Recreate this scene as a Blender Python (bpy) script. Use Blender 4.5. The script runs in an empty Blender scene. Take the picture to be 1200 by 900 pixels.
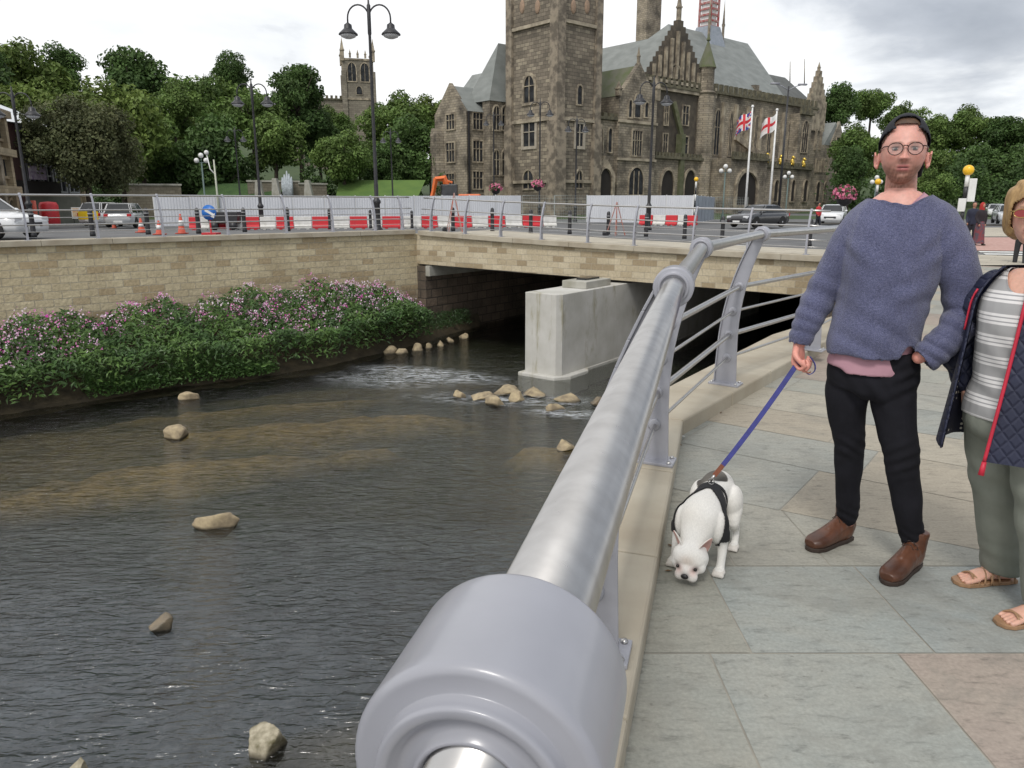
import bpy, bmesh, math, random
import numpy as np
from mathutils import Vector, Matrix
D = bpy.data
SC = bpy.context.scene
COL = SC.collection
RNG = random.Random(7)
PI = math.pi
# ------------------------------------------------------------ camera numbers
TH = math.radians(13.7); FPX = 870.0; HC = 1.55
_c, _s = math.cos(TH), math.sin(TH)
def ray(px, py):
    u = (px-600)/FPX; v = (450-py)/FPX
    return (u, _c+v*_s, -_s+v*_c)
def P(px, py, z):
    d = ray(px, py); t = (z-HC)/d[2]
    return Vector((d[0]*t, d[1]*t, z))
def PY(px, py, Y):
    d = ray(px, py); t = Y/d[1]
    return Vector((d[0]*t, Y, HC+d[2]*t))
def on_line(px, a, b, py=240):
    """plan point of the line a-b seen in column px"""
    d = ray(px, py); k = d[0]/d[1]
    ax, ay, bx, by = a[0], a[1], b[0], b[1]
    t = (k*ay-ax)/((bx-ax)-k*(by-ay))
    return Vector((ax+(bx-ax)*t, ay+(by-ay)*t, 0))
def zat(py, Y, px=600):
    d = ray(px, py); return HC+d[2]/d[1]*Y
# ------------------------------------------------------------ objects
def tag(o, label=None, cat=None, group=None, kind=None):
    if label: o['label'] = label
    if cat: o['category'] = cat
    if group: o['group'] = group
    if kind: o['kind'] = kind
    return o
def thing(name, label, cat, loc=(0, 0, 0), rotz=0.0, group=None, kind=None):
    o = D.objects.new(name, None); COL.objects.link(o)
    o.location = loc; o.rotation_euler = (0, 0, rotz)
    return tag(o, label, cat, group, kind)
def copy_tree(o, parent=None):
    c = o.copy(); COL.objects.link(c)
    if parent is not None: c.parent = parent
    for ch in list(o.children):
        copy_tree(ch, c)
    return c
ORD = 'first second third fourth fifth sixth seventh eighth ninth tenth eleventh twelfth thirteenth fourteenth fifteenth sixteenth seventeenth eighteenth nineteenth twentieth'.split()
ORD += ['twenty-'+w for w in ORD[:9]]

class MB:
    def __init__(s): s.v = []; s.f = []; s.m = []; s.mi = 0; s.sm = []; s.smooth = False
    def add(s, vs, fs):
        n = len(s.v); s.v += [tuple(p) for p in vs]
        for f in fs:
            s.f.append(tuple(n+i for i in f)); s.m.append(s.mi); s.sm.append(s.smooth)
        return s
    def mat(s, i, smooth=None):
        s.mi = i
        if smooth is not None: s.smooth = smooth
        return s
    def box(s, x0, y0, z0, x1, y1, z1):
        v = [(x, y, z) for z in (z0, z1) for y in (y0, y1) for x in (x0, x1)]
        return s.add(v, [(0, 2, 3, 1), (4, 5, 7, 6), (0, 1, 5, 4), (2, 6, 7, 3), (0, 4, 6, 2), (1, 3, 7, 5)])
    def obox(s, c, ax, ay, az):
        """box centred at c with half-extent vectors"""
        c, ax, ay, az = map(Vector, (c, ax, ay, az))
        v = [c+ax*i+ay*j+az*k for k in (-1, 1) for j in (-1, 1) for i in (-1, 1)]
        return s.add(v, [(0, 2, 3, 1), (4, 5, 7, 6), (0, 1, 5, 4), (2, 6, 7, 3), (0, 4, 6, 2), (1, 3, 7, 5)])
    def beam(s, p, q, w, h, up=(0, 0, 1)):
        p, q = Vector(p), Vector(q); d = (q-p); L = d.length; d.normalize()
        up = Vector(up); sx = d.cross(up)
        if sx.length < 1e-4: sx = Vector((1, 0, 0))
        sx.normalize(); uz = sx.cross(d)
        return s.obox((p+q)/2, d*L/2, sx*w/2, uz*h/2)
    def prism(s, poly, fn, d):
        """poly 2-D list -> 3-D by fn(u,v); extruded by vector d"""
        d = Vector(d); a = [Vector(fn(*p)) for p in poly]; n = len(a)
        b = [p+d for p in a]
        fs = [tuple(range(n-1, -1, -1)), tuple(range(n, 2*n))]
        fs += [(i, (i+1) % n, n+(i+1) % n, n+i) for i in range(n)]
        return s.add(a+b, fs)
    def cyl(s, p, q, r0, r1=None, n=12, cap=True):
        return s.tube([p, q], [r0, r0 if r1 is None else r1], n, cap)
    def tube(s, pts, r, n=12, cap=True, flat=None):
        pts = [Vector(p) for p in pts]; N = len(pts)
        if not hasattr(r, '__len__'): r = [r]*N
        vs = []; ref = None
        for i, p in enumerate(pts):
            if i == 0: t = pts[1]-p
            elif i == N-1: t = p-pts[-2]
            else:
                t = (pts[i+1]-p).normalized()+(p-pts[i-1]).normalized()
            if t.length < 1e-9: t = Vector((0, 0, 1))
            t.normalize()
            if ref is None:
                ref = Vector((0, 0, 1)) if abs(t.z) < .9 else Vector((1, 0, 0))
            e1 = (ref-t*ref.dot(t)).normalized(); e2 = t.cross(e1); ref = e1
            for k in range(n):
                a = 2*PI*k/n; x, y = math.cos(a)*r[i], math.sin(a)*r[i]
                if flat: x *= flat
                vs.append(p+e1*x+e2*y)
        fs = []
        for i in range(N-1):
            for k in range(n):
                a, b = i*n+k, i*n+(k+1) % n
                fs.append((a, b, b+n, a+n))
        if cap:
            fs.append(tuple(range(n-1, -1, -1))); fs.append(tuple((N-1)*n+k for k in range(n)))
        return s.add(vs, fs)
    def lathe(s, prof, c=(0, 0, 0), n=16, axis=(0, 0, 1)):
        """prof: list of (radius, height)"""
        c = Vector(c); az = Vector(axis).normalized()
        ref = Vector((1, 0, 0)) if abs(az.x) < .9 else Vector((0, 1, 0))
        e1 = (ref-az*ref.dot(az)).normalized(); e2 = az.cross(e1)
        vs = []; N = len(prof)
        for (r, h) in prof:
            r = max(r, 1e-4)
            for k in range(n):
                a = 2*PI*k/n
                vs.append(c+az*h+e1*math.cos(a)*r+e2*math.sin(a)*r)
        fs = []
        for i in range(N-1):
            for k in range(n):
                a, b = i*n+k, i*n+(k+1) % n
                fs.append((a, b, b+n, a+n))
        fs.append(tuple(range(n-1, -1, -1))); fs.append(tuple((N-1)*n+k for k in range(n)))
        return s.add(vs, fs)
    def ball(s, c, r, n=12, m=8):
        if not hasattr(r, '__len__'): r = (r, r, r)
        vs = []; fs = []
        for i in range(m+1):
            ph = PI*i/m
            for k in range(n):
                a = 2*PI*k/n
                vs.append((c[0]+r[0]*math.sin(ph)*math.cos(a), c[1]+r[1]*math.sin(ph)*math.sin(a), c[2]+r[2]*math.cos(ph)))
        for i in range(m):
            for k in range(n):
                a, b = i*n+k, i*n+(k+1) % n
                fs.append((a, a+n, b+n, b))
        return s.add(vs, fs)
    def build(s, name, mats, parent=None, bevel=0, sharp=40, tris=False):
        me = D.meshes.new(name); me.from_pydata(s.v, [], s.f)
        if not isinstance(mats, (list, tuple)): mats = [mats]
        for m in mats: me.materials.append(m)
        me.polygons.foreach_set('material_index', s.m)
        me.polygons.foreach_set('use_smooth', [bool(x) for x in s.sm])
        me.update()
        o = D.objects.new(name, me); COL.objects.link(o)
        if parent is not None: o.parent = parent
        if bevel:
            b = o.modifiers.new('b', 'BEVEL'); b.width = bevel; b.segments = 2; b.limit_method = 'ANGLE'; b.angle_limit = math.radians(sharp)
        return o
def mesh_obj(name, V, Fq, mats, parent=None, attr=None, smooth=False, mi=None):
    """numpy mesh: V (n,3), Fq (m,3 or 4); attr: {name: (m,4) face colours}"""
    V = np.asarray(V, dtype=np.float32); Fq = np.asarray(Fq, dtype=np.int32); k = Fq.shape[1]; m = len(Fq)
    me = D.meshes.new(name)
    me.vertices.add(len(V)); me.vertices.foreach_set('co', V.ravel())
    me.loops.add(m*k); me.loops.foreach_set('vertex_index', Fq.ravel())
    me.polygons.add(m); me.polygons.foreach_set('loop_start', np.arange(0, m*k, k, dtype=np.int32))
    try: me.polygons.foreach_set('loop_total', np.full(m, k, dtype=np.int32))
    except Exception: pass
    if not isinstance(mats, (list, tuple)): mats = [mats]
    for mm in mats: me.materials.append(mm)
    if mi is not None: me.polygons.foreach_set('material_index', np.asarray(mi, dtype=np.int32))
    me.polygons.foreach_set('use_smooth', np.full(m, smooth))
    me.update(calc_edges=True)
    if attr:
        for nm, arr in attr.items():
            a = me.color_attributes.new(nm, 'FLOAT_COLOR', 'CORNER')
            a.data.foreach_set('color', np.repeat(np.asarray(arr, dtype=np.float32), k, axis=0).ravel())
    me.validate()
    o = D.objects.new(name, me); COL.objects.link(o)
    if parent is not None: o.parent = parent
    return o
def struct(o, kind='structure'):
    o['kind'] = kind; return o

# ------------------------------------------------------------ materials
def newmat(name):
    m = D.materials.new(name); m.use_nodes = True
    nt = m.node_tree; nt.nodes.clear()
    out = nt.nodes.new('ShaderNodeOutputMaterial'); b = nt.nodes.new('ShaderNodeBsdfPrincipled')
    nt.links.new(b.outputs[0], out.inputs[0])
    return m, nt, b
def N(nt, t, **kw):
    n = nt.nodes.new('ShaderNode'+t)
    for k, v in kw.items():
        if k.startswith('i_'):
            key = k[2:]; key = int(key) if key.isdigit() else key.replace('_', ' ')
            n.inputs[key].default_value = v
        else: setattr(n, k, v)
    return n
def c4(c): return (c[0], c[1], c[2], 1)
def mixc(nt, fac, a, b, blend='MIX'):
    n = nt.nodes.new('ShaderNodeMix'); n.data_type = 'RGBA'; n.blend_type = blend
    for sock, val in ((n.inputs[0], fac), (n.inputs[6], a), (n.inputs[7], b)):
        if hasattr(val, 'node'): nt.links.new(val, sock)
        elif hasattr(val, '__len__'): sock.default_value = c4(val)
        else: sock.default_value = val
    return n.outputs[2]
def ramp(nt, fac, stops):
    n = nt.nodes.new('ShaderNodeValToRGB'); nt.links.new(fac, n.inputs[0])
    els = n.color_ramp.elements
    while len(els) < len(stops): els.new(.5)
    for e, (p, c) in zip(els, stops):
        e.position = p; e.color = c4(c) if hasattr(c, '__len__') else (c, c, c, 1)
    return n.outputs[0]
def noise(nt, vec, scale, detail=4, rough=.55, dist=0):
    n = N(nt, 'TexNoise'); n.inputs['Scale'].default_value = scale; n.inputs['Detail'].default_value = detail
    n.inputs['Roughness'].default_value = rough; n.inputs['Distortion'].default_value = dist
    if vec is not None: nt.links.new(vec, n.inputs['Vector'])
    return n.outputs[0]
def coords(nt, kind='Object', scale=None):
    t = N(nt, 'TexCoord').outputs[kind]
    if scale:
        mp = N(nt, 'Mapping'); mp.inputs['Scale'].default_value = scale; nt.links.new(t, mp.inputs[0]); t = mp.outputs[0]
    return t
def bump(nt, b, h, strength, dist=.01):
    n = N(nt, 'Bump'); n.inputs['Strength'].default_value = strength; n.inputs['Distance'].default_value = dist
    nt.links.new(h, n.inputs['Height']); nt.links.new(n.outputs[0], b.inputs['Normal']); return n
_M = {}
def mat(name, c1, c2=None, scale=6, rough=.7, metal=0, bmp=0, bdist=.004, bscale=None, coat=0, stretch=None, rvar=0, spec=None, attr=None, lo=.35, hi=.65):
    if name in _M: return _M[name]
    m, nt, b = newmat(name)
    b.inputs['Roughness'].default_value = rough; b.inputs['Metallic'].default_value = metal
    if spec is not None: b.inputs['Specular IOR Level'].default_value = spec
    if coat: b.inputs['Coat Weight'].default_value = coat; b.inputs['Coat Roughness'].default_value = .15
    co = coords(nt, 'Object', stretch)
    n1 = noise(nt, co, scale)
    fac = ramp(nt, n1, [(lo, 0), (hi, 1)])
    c2 = c2 or tuple(x*.82 for x in c1)
    col = mixc(nt, fac, c1, c2)
    if attr:
        a = N(nt, 'VertexColor', layer_name=attr).outputs[0]
        col = mixc(nt, 1.0, col, a, 'MULTIPLY')
    nt.links.new(col, b.inputs['Base Color'])
    if rvar:
        mr = N(nt, 'MapRange'); nt.links.new(noise(nt, co, scale*2.3), mr.inputs[0])
        mr.inputs[3].default_value = max(0, rough-rvar); mr.inputs[4].default_value = min(1, rough+rvar)
        nt.links.new(mr.outputs[0], b.inputs['Roughness'])
    if bmp: bump(nt, b, noise(nt, co, bscale or scale*4), bmp, bdist)
    _M[name] = m; return m
def brickmat(name, ca, cb, mortar, bw, bh, msize=.012, stain=(.1, .09, .07), stain_amt=.5, stain_scale=.6, bmp=.5, bdist=.02, cc=None, rough=.9, wet=None):
    """coursed stone; u = x+y of the object's own frame, v = z"""
    m, nt, b = newmat(name); b.inputs['Roughness'].default_value = rough
    co = coords(nt); sp = N(nt, 'SeparateXYZ'); nt.links.new(co, sp.inputs[0])
    ad = N(nt, 'Math', operation='ADD'); nt.links.new(sp.outputs[0], ad.inputs[0]); nt.links.new(sp.outputs[1], ad.inputs[1])
    # wobble of joints
    cb_ = N(nt, 'CombineXYZ'); nt.links.new(ad.outputs[0], cb_.inputs[0]); nt.links.new(sp.outputs[2], cb_.inputs[1])
    br = N(nt, 'TexBrick'); nt.links.new(cb_.outputs[0], br.inputs['Vector'])
    br.inputs['Scale'].default_value = 1; br.inputs['Brick Width'].default_value = bw; br.inputs['Row Height'].default_value = bh
    br.inputs['Mortar Size'].default_value = msize; br.inputs['Mortar Smooth'].default_value = .3; br.inputs['Bias'].default_value = 0
    br.inputs['Color1'].default_value = c4(ca); br.inputs['Color2'].default_value = c4(cb); br.inputs['Mortar'].default_value = c4(mortar)
    br.offset = .5; br.squash = 1.0
    col = br.outputs[0]
    if cc:
        # second brick texture of the same lattice picks out odd stones
        b2 = N(nt, 'TexBrick'); nt.links.new(cb_.outputs[0], b2.inputs['Vector'])
        for k in ('Scale', 'Brick Width', 'Row Height', 'Mortar Size'): b2.inputs[k].default_value = br.inputs[k].default_value
        b2.inputs['Mortar Size'].default_value = 0; b2.inputs['Color1'].default_value = (0, 0, 0, 1); b2.inputs['Color2'].default_value = (1, 1, 1, 1)
        b2.inputs['Bias'].default_value = 0
        f = ramp(nt, b2.outputs[0], [(.72, 0), (.8, 1)])
        f2 = N(nt, 'Math', operation='MULTIPLY'); nt.links.new(f, f2.inputs[0]); nt.links.new(br.outputs['Fac'], f2.inputs[1])
        inv = N(nt, 'Math', operation='SUBTRACT'); nt.links.new(f, inv.inputs[0]); nt.links.new(f2.outputs[0], inv.inputs[1])
        col = mixc(nt, inv.outputs[0], col, cc)
    n1 = noise(nt, co, stain_scale, 6, .65)
    f = ramp(nt, n1, [(.42, 0), (.68, stain_amt)])
    col = mixc(nt, f, col, stain)
    n2 = noise(nt, co, 14, 3)
    col = mixc(nt, .35, col, ramp(nt, n2, [(.3, .55), (.7, 1.25)]), 'MULTIPLY')
    if wet is not None:
        mr = N(nt, 'MapRange'); nt.links.new(sp.outputs[2], mr.inputs[0]); mr.inputs[1].default_value = wet[0]; mr.inputs[2].default_value = wet[1]
        mr.inputs[3].default_value = 1; mr.inputs[4].default_value = 0
        col = mixc(nt, mr.outputs[0], col, wet[2])
    nt.links.new(col, b.inputs['Base Color'])
    h = mixc(nt, .5, br.outputs['Fac'], ramp(nt, noise(nt, co, 9, 4), [(.2, 1), (.8, 0)]))
    bm = bump(nt, b, h, bmp, bdist); bm.invert = True
    _M[name] = m; return m

# ------------------------------------------------------------ camera, light, sky
cam = D.cameras.new('camera'); co_ = D.objects.new('camera', cam); COL.objects.link(co_)
co_.location = (0, 0, HC); co_.rotation_euler = (PI/2-TH, 0, 0)
cam.sensor_width = 36; cam.lens = 36*FPX/1200; cam.clip_start = .03; cam.clip_end = 4000
SC.camera = co_
SC.view_settings.view_transform = 'Standard'; SC.view_settings.look = 'None'; SC.view_settings.gamma = 1; SC.view_settings.exposure = .18
SUN_EL, SUN_AZ = math.radians(52), math.radians(200)   # behind the camera, a little to its right
w = D.worlds.new('World'); SC.world = w; w.use_nodes = True
nt = w.node_tree; nt.nodes.clear()
out = nt.nodes.new('ShaderNodeOutputWorld')
sky = N(nt, 'TexSky', sky_type='NISHITA', sun_disc=False, sun_elevation=SUN_EL, sun_rotation=SUN_AZ)
bg1 = N(nt, 'Background'); bg1.inputs[1].default_value = .12; nt.links.new(sky.outputs[0], bg1.inputs[0])
tc = N(nt, 'TexCoord').outputs['Generated']
sp = N(nt, 'SeparateXYZ'); nt.links.new(tc, sp.inputs[0])
zz = N(nt, 'Math', operation='ADD', i_1=.22); nt.links.new(sp.outputs[2], zz.inputs[0])
zm = N(nt, 'Math', operation='MAXIMUM', i_1=.05); nt.links.new(zz.outputs[0], zm.inputs[0])
dv = N(nt, 'VectorMath', operation='DIVIDE'); nt.links.new(tc, dv.inputs[0])
cx = N(nt, 'CombineXYZ')
for i in range(3): nt.links.new(zm.outputs[0], cx.inputs[i])
nt.links.new(cx.outputs[0], dv.inputs[1])
n1 = noise(nt, dv.outputs[0], 1.1, 7, .55, .3)
n2 = noise(nt, dv.outputs[0], 3.0, 6, .55, .2)
# darker cloud to the east (right), brilliant to the west
# share of grey by azimuth: x component of the direction
mr = N(nt, 'MapRange'); nt.links.new(sp.outputs[0], mr.inputs[0]); mr.inputs[1].default_value = .05; mr.inputs[2].default_value = .5
mr.inputs[3].default_value = -.10; mr.inputs[4].default_value = .22
mz = N(nt, 'MapRange'); nt.links.new(sp.outputs[2], mz.inputs[0]); mz.inputs[1].default_value = .10; mz.inputs[2].default_value = .2
mz.inputs[3].default_value = -.25; mz.inputs[4].default_value = 0
s1 = N(nt, 'Math', operation='ADD'); nt.links.new(n1, s1.inputs[0]); nt.links.new(mr.outputs[0], s1.inputs[1])
s2 = N(nt, 'Math', operation='ADD'); nt.links.new(s1.outputs[0], s2.inputs[0]); nt.links.new(mz.outputs[0], s2.inputs[1])
base = ramp(nt, s2.outputs[0], [(.44, (1.0, 1.0, 1.0)), (.57, (.90, .92, .94)), (.68, (.56, .59, .64)), (.86, (.36, .39, .44))])
base = mixc(nt, .5, base, ramp(nt, n2, [(.3, .86), (.7, 1.12)]), 'MULTIPLY')
bg2 = N(nt, 'Background'); bg2.inputs[1].default_value = 1.0; nt.links.new(base, bg2.inputs[0])
mx = N(nt, 'MixShader', i_0=.94); nt.links.new(bg1.outputs[0], mx.inputs[1]); nt.links.new(bg2.outputs[0], mx.inputs[2])
nt.links.new(mx.outputs[0], out.inputs[0])
sl = D.lights.new('sun', 'SUN'); sl.energy = 1.5; sl.angle = math.radians(14); sl.color = (1, .96, .9)
so = D.objects.new('sun', sl); COL.objects.link(so)
sd = Vector((math.sin(SUN_AZ)*math.cos(SUN_EL), math.cos(SUN_AZ)*math.cos(SUN_EL), math.sin(SUN_EL)))
so.rotation_euler = sd.to_track_quat('Z', 'Y').to_euler()

# ------------------------------------------------------------ shared materials
M_STEEL = mat('brushed_steel', (.54, .53, .52), (.46, .45, .44), 30, .29, 1, .05, .0004, 140, stretch=(1, 1, 1), rvar=.04)
M_GREY = mat('grey_paint', (.33, .335, .375), (.29, .295, .33), 9, .34, 0, .16, .0012, 45, coat=.35, rvar=.14)
M_BLACK = mat('black_iron', (.016, .016, .019), (.03, .03, .033), 6, .42)
M_WHITE = mat('white_paint', (.78, .78, .77), (.66, .66, .64), 4, .45)
M_RED = mat('red_plastic', (.62, .025, .035), (.5, .03, .04), 3, .45)
M_WPL = mat('white_plastic', (.72, .71, .69), (.55, .54, .50), 3, .5)
M_GLASSD = mat('dark_glass', (.02, .022, .025), (.04, .042, .045), 2, .12)
M_ASPH = mat('asphalt', (.105, .107, .11), (.15, .15, .15), .9, .9, 0, .5, .01, 60)
M_COPE = mat('coping_stone', (.43, .39, .31), (.33, .285, .215), 1.8, .85, 0, .3, .004, 40, rvar=.05)
M_CONC = mat('concrete', (.42, .41, .37), (.27, .26, .21), 1.4, .85, 0, .25, .004, 30)
# ============================================================ THE SETTING
ZW = -3.45
WA = P(0, 283, .56); WC = P(487, 270, .54); WJ = P(967, 300, .13)
wd = (WC-WA); wd.z = 0; LWALL = wd.length; wd.normalize()
bd = (WJ-WC); bd.z = 0; LBR = bd.length; bd.normalize()
TW = Vector((.6, .8, 0))                       # direction of the channel under the bridge
def bridge_z(t): return .54-.66*t+.25*t*t
def clamp(x, a=0., b=1.): return max(a, min(b, x))
def fground(X, Y):
    s = (X-WC.x)*bd.x+(Y-WC.y)*bd.y
    t = clamp(s/LBR)
    a = bridge_z(t)-.13
    a = a*clamp((50-Y)/16) if Y > 34 else a
    return max(0, a)
# near kerb: inner edge (pavement side) polyline and river-side edge
K_IN = [(-.62, -1.6), (.335, 1.85), (1.17, 4.87), (3.40, 7.9), (4.75, 9.4), (5.9, 11.2), (7.0, 13.8), (8.0, 16.6), (9.25, 19.2)]
def offset_poly(pts, d):
    out = []
    for i, p in enumerate(pts):
        a = Vector(pts[max(i-1, 0)]); b = Vector(pts[min(i+1, len(pts)-1)]); p = Vector(p)
        t1 = (p-a).normalized() if i > 0 else (b-p).normalized()
        t2 = (b-p).normalized() if i < len(pts)-1 else t1
        n = (t1+t2).normalized(); n = Vector((-n.y, n.x)); k = 1/max(.5, n.dot(Vector((-t1.y, t1.x))))
        out.append((p+n*d*k))
    return out
K_OUT = [a_.lerp(b_, k_) for a_, b_, k_ in zip(offset_poly(K_IN, .38), offset_poly(K_IN, .60), (0, 0, .35, 1, 1, 1, 1, 1, 1))]; K_OUT[-1] = Vector((WJ.x, WJ.y)); K_OUT[-2] = Vector((7.35, 16.9))
K_POST = offset_poly(K_IN, .20)
# --- ground (road) sheet, radial about a point in the river, with the channel left open
C0 = Vector((-3.0, 8.0))
bnd = []
A0 = WA-wd*40
def seg(a, b, n):
    for i in range(n): bnd.append(Vector((a[0]+(b[0]-a[0])*i/n, a[1]+(b[1]-a[1])*i/n)))
bi = .25
seg(A0, WA, 12); seg(WA, WC, 12); seg(WC, WJ, 18)
ko = [Vector(p) for p in offset_poly(K_IN, .3)][::-1]; ko[0] = Vector((WJ.x+.1, WJ.y+.1))
for i in range(len(ko)-1): seg(ko[i], ko[i+1], 3)
bnd.append(ko[-1])
R0, R1 = (bnd[0]-C0), (bnd[-1]-C0)
rs = [0, .9, 2, 3.5, 5.5, 8, 11, 15, 20, 27, 36, 50, 75, 120, 200, 350, 700, 1500]
V = []; Fq = []
for p in bnd:
    d = (p-C0).normalized()
    for r in rs:
        q = p+d*(r+(.22 if r == 0 else 0)); V.append((q.x, q.y, fground(q.x, q.y)-.11))
nr = len(rs)
for i in range(len(bnd)-1):
    for j in range(nr-1):
        a = i*nr+j; Fq.append((a, a+1, a+nr+1, a+nr))
Fq = [f[::-1] for f in Fq]
struct(mesh_obj('road', V, Fq, M_ASPH, smooth=True))
# far ground behind the camera side (left bank downstream is out of view)
# --- river bed and water
random.seed(3)
m, nt, b = newmat('river_bed'); b.inputs['Roughness'].default_value = .95
vc = N(nt, 'VertexColor', layer_name='Col').outputs[0]
co = coords(nt); nn = ramp(nt, noise(nt, co, 3.2, 6, .7), [(.3, .55), (.7, 1.35)])
nt.links.new(mixc(nt, 1, vc, nn, 'MULTIPLY'), b.inputs['Base Color'])
M_BED = m
from mathutils import noise as mnoise
def nz(x, y, z=0, o=4): return mnoise.fractal(Vector((x, y, z)), 1.0, 2.0, o)
shoals = [(P(70, 565, ZW), 3.0, .42, .32, 1), (P(230, 535, ZW), 3.2, .5, .32, 1), (P(380, 490, ZW), 3.6, .8, .3, 1), (P(300, 465, ZW), 3.2, .45, .35, .7), (P(200, 500, ZW), 5.5, 2.4, .35, .4), (P(660, 515, ZW), 1.0, .5, .2, .9), (P(450, 440, ZW), 4.0, .8, .3, .3), (P(400, 850, ZW), 1.2, .6, .1, .25)]
xs = np.linspace(-34, 16, 201); ys = np.linspace(-6, 40, 185)
V = []; Cc = []
for y in ys:
    for x in xs:
        h = 0
        for (c, ra, rb, an, am) in shoals:
            dx, dy = x-c.x, y-c.y; ca, sa = math.cos(an), math.sin(an)
            e = ((dx*ca+dy*sa)/ra)**2+((-dx*sa+dy*ca)/rb)**2
            h = max(h, am*clamp(.85*(1.55-e+.9*nz(x*.8, y*.8)+.3*nz(x*3, y*3))))
        n0 = nz(x*.25+9, y*.25)
        V.append((x, y, ZW-.55+.35*h+.05*nz(x, y, 3)))
        sand = Vector((.30, .20, .06)); mud_depth_tone = Vector((.125, .14, .17)) if y < 12.5 else Vector((.032, .034, .018))  # mud colour also holds the water's depth darkening and, nearby, its scattered light
        mud_depth_tone = mud_depth_tone*(1+.45*n0)
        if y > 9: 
            k = clamp((y-9)/5); mud_depth_tone = mud_depth_tone.lerp(Vector((.035, .040, .016))*(1+.5*n0), k)
        c = mud_depth_tone.lerp(sand, clamp(h)); Cc.append((max(c.x, .01), max(c.y, .01), max(c.z, .008), 1))
nx, ny = len(xs), len(ys); Fq = []; fc = []
for j in range(ny-1):
    for i in range(nx-1):
        a = j*nx+i; Fq.append((a, a+1, a+nx+1, a+nx)); fc.append(Cc[a])
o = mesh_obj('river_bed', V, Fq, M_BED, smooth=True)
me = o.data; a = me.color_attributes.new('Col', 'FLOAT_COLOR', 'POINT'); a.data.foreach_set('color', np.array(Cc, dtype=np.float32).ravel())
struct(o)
m, nt, b = newmat('river_water'); nt.nodes.remove(b)
M_BED2 = mat('bed_mud', (.03, .032, .02), None, 2, .95); struct(MB().add([(-60, -40, ZW-1.1), (60, -40, ZW-1.1), (60, 90, ZW-1.1), (-60, 90, ZW-1.1)], [(0, 1, 2, 3)]).build('river_bed', M_BED2))
outn = [n for n in nt.nodes if n.type == 'OUTPUT_MATERIAL'][0]
tr = N(nt, 'BsdfTransparent'); tr.inputs[0].default_value = (.80, .83, .80, 1)
gl = N(nt, 'BsdfGlossy'); gl.inputs['Roughness'].default_value = .13; gl.inputs[0].default_value = (1, 1, 1, 1)
fr = N(nt, 'Fresnel', i_IOR=1.58)
co = coords(nt, 'Object', (1, 1, 1))
mp = N(nt, 'Mapping'); mp.inputs['Rotation'].default_value = (0, 0, math.radians(-22)); mp.inputs['Scale'].default_value = (.5, 1.5, 1); nt.links.new(co, mp.inputs[0])
w1 = noise(nt, mp.outputs[0], 3.6, 3, .5, .9); w2 = noise(nt, mp.outputs[0], 8.5, 3, .55, .6); w3 = noise(nt, co, .9, 3, .6)
h = mixc(nt, .42, w1, w2); 
bn = N(nt, 'Bump'); bn.inputs['Distance'].default_value = .145
mr = N(nt, 'MapRange'); nt.links.new(w3, mr.inputs[0]); mr.inputs[1].default_value = .3; mr.inputs[2].default_value = .65; mr.inputs[3].default_value = .55; mr.inputs[4].default_value = 1.0
nt.links.new(mr.outputs[0], bn.inputs['Strength'])
nt.links.new(h, bn.inputs['Height'])
nt.links.new(bn.outputs[0], gl.inputs['Normal']); nt.links.new(bn.outputs[0], fr.inputs['Normal'])
mxx = N(nt, 'MixShader'); nt.links.new(fr.outputs[0], mxx.inputs[0]); nt.links.new(tr.outputs[0], mxx.inputs[1]); nt.links.new(gl.outputs[0], mxx.inputs[2])
nt.links.new(mxx.outputs[0], outn.inputs[0]); M_WATER = m
mb = MB(); mb.add([(-34, -6, ZW), (16, -6, ZW), (16, 26, ZW), (40, 66, ZW), (-4, 66, ZW), (-34, 26, ZW)], [(0, 1, 2, 3, 4, 5)])
struct(mb.build('river_water', M_WATER))
# white water where the river drops over stones: a rumpled foam sheet broken by holes
m, nt, b = newmat('foam'); b.inputs['Roughness'].default_value = .5; b.inputs['Base Color'].default_value = (.55, .58, .60, 1)
co = coords(nt, 'Object'); mpf = N(nt, 'Mapping'); mpf.inputs['Rotation'].default_value = (0, 0, .42); mpf.inputs['Scale'].default_value = (1, 4.5, 1); nt.links.new(co, mpf.inputs[0]); f1 = noise(nt, mpf.outputs[0], 2.6, 7, .72, 1.0)
vcol = N(nt, 'VertexColor', layer_name='Col').outputs[0]
pr = N(nt, 'Math', operation='MULTIPLY'); nt.links.new(ramp(nt, f1, [(.47, 0), (.60, .9)]), pr.inputs[0]); nt.links.new(vcol, pr.inputs[1])
nt.links.new(pr.outputs[0], b.inputs['Alpha']); M_FOAM = m
def foam(c, ra, rb, an, label, amp=1.0):
    V = []; Cc = []; Fq = []; nu, nv = 44, 18; ca, sa = math.cos(an), math.sin(an)
    for j in range(nv+1):
        for i in range(nu+1):
            u, v = i/nu*2-1, j/nv*2-1
            x, y = u*ra, v*rb; X = c.x+x*ca-y*sa; Y = c.y+x*sa+y*ca
            V.append((X, Y, ZW+.015+.035*abs(nz(X*2, Y*2, 5))+.03*max(0, v)))
            e = clamp((1.6-1.6*(u*u+v*v)**.5)*amp); Cc.append((e, e, e, 1))
    for j in range(nv):
        for i in range(nu):
            a = j*(nu+1)+i; Fq.append((a, a+1, a+nu+2, a+nu+1))
    o = mesh_obj('river_foam', V, Fq, M_FOAM, smooth=True)
    a = o.data.color_attributes.new('Col', 'FLOAT_COLOR', 'POINT'); a.data.foreach_set('color', np.array(Cc, dtype=np.float32).ravel())
    tag(o, label, 'foam', kind='stuff')
foam(P(505, 440, ZW), 3.1, .95, -.42, 'white water spilling over the shallow step in the river', .95)
foam(P(460, 446, ZW), 2.6, 1.3, -.2, 'thin broken foam upstream of the shoal beside the flowers', .6)
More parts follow.
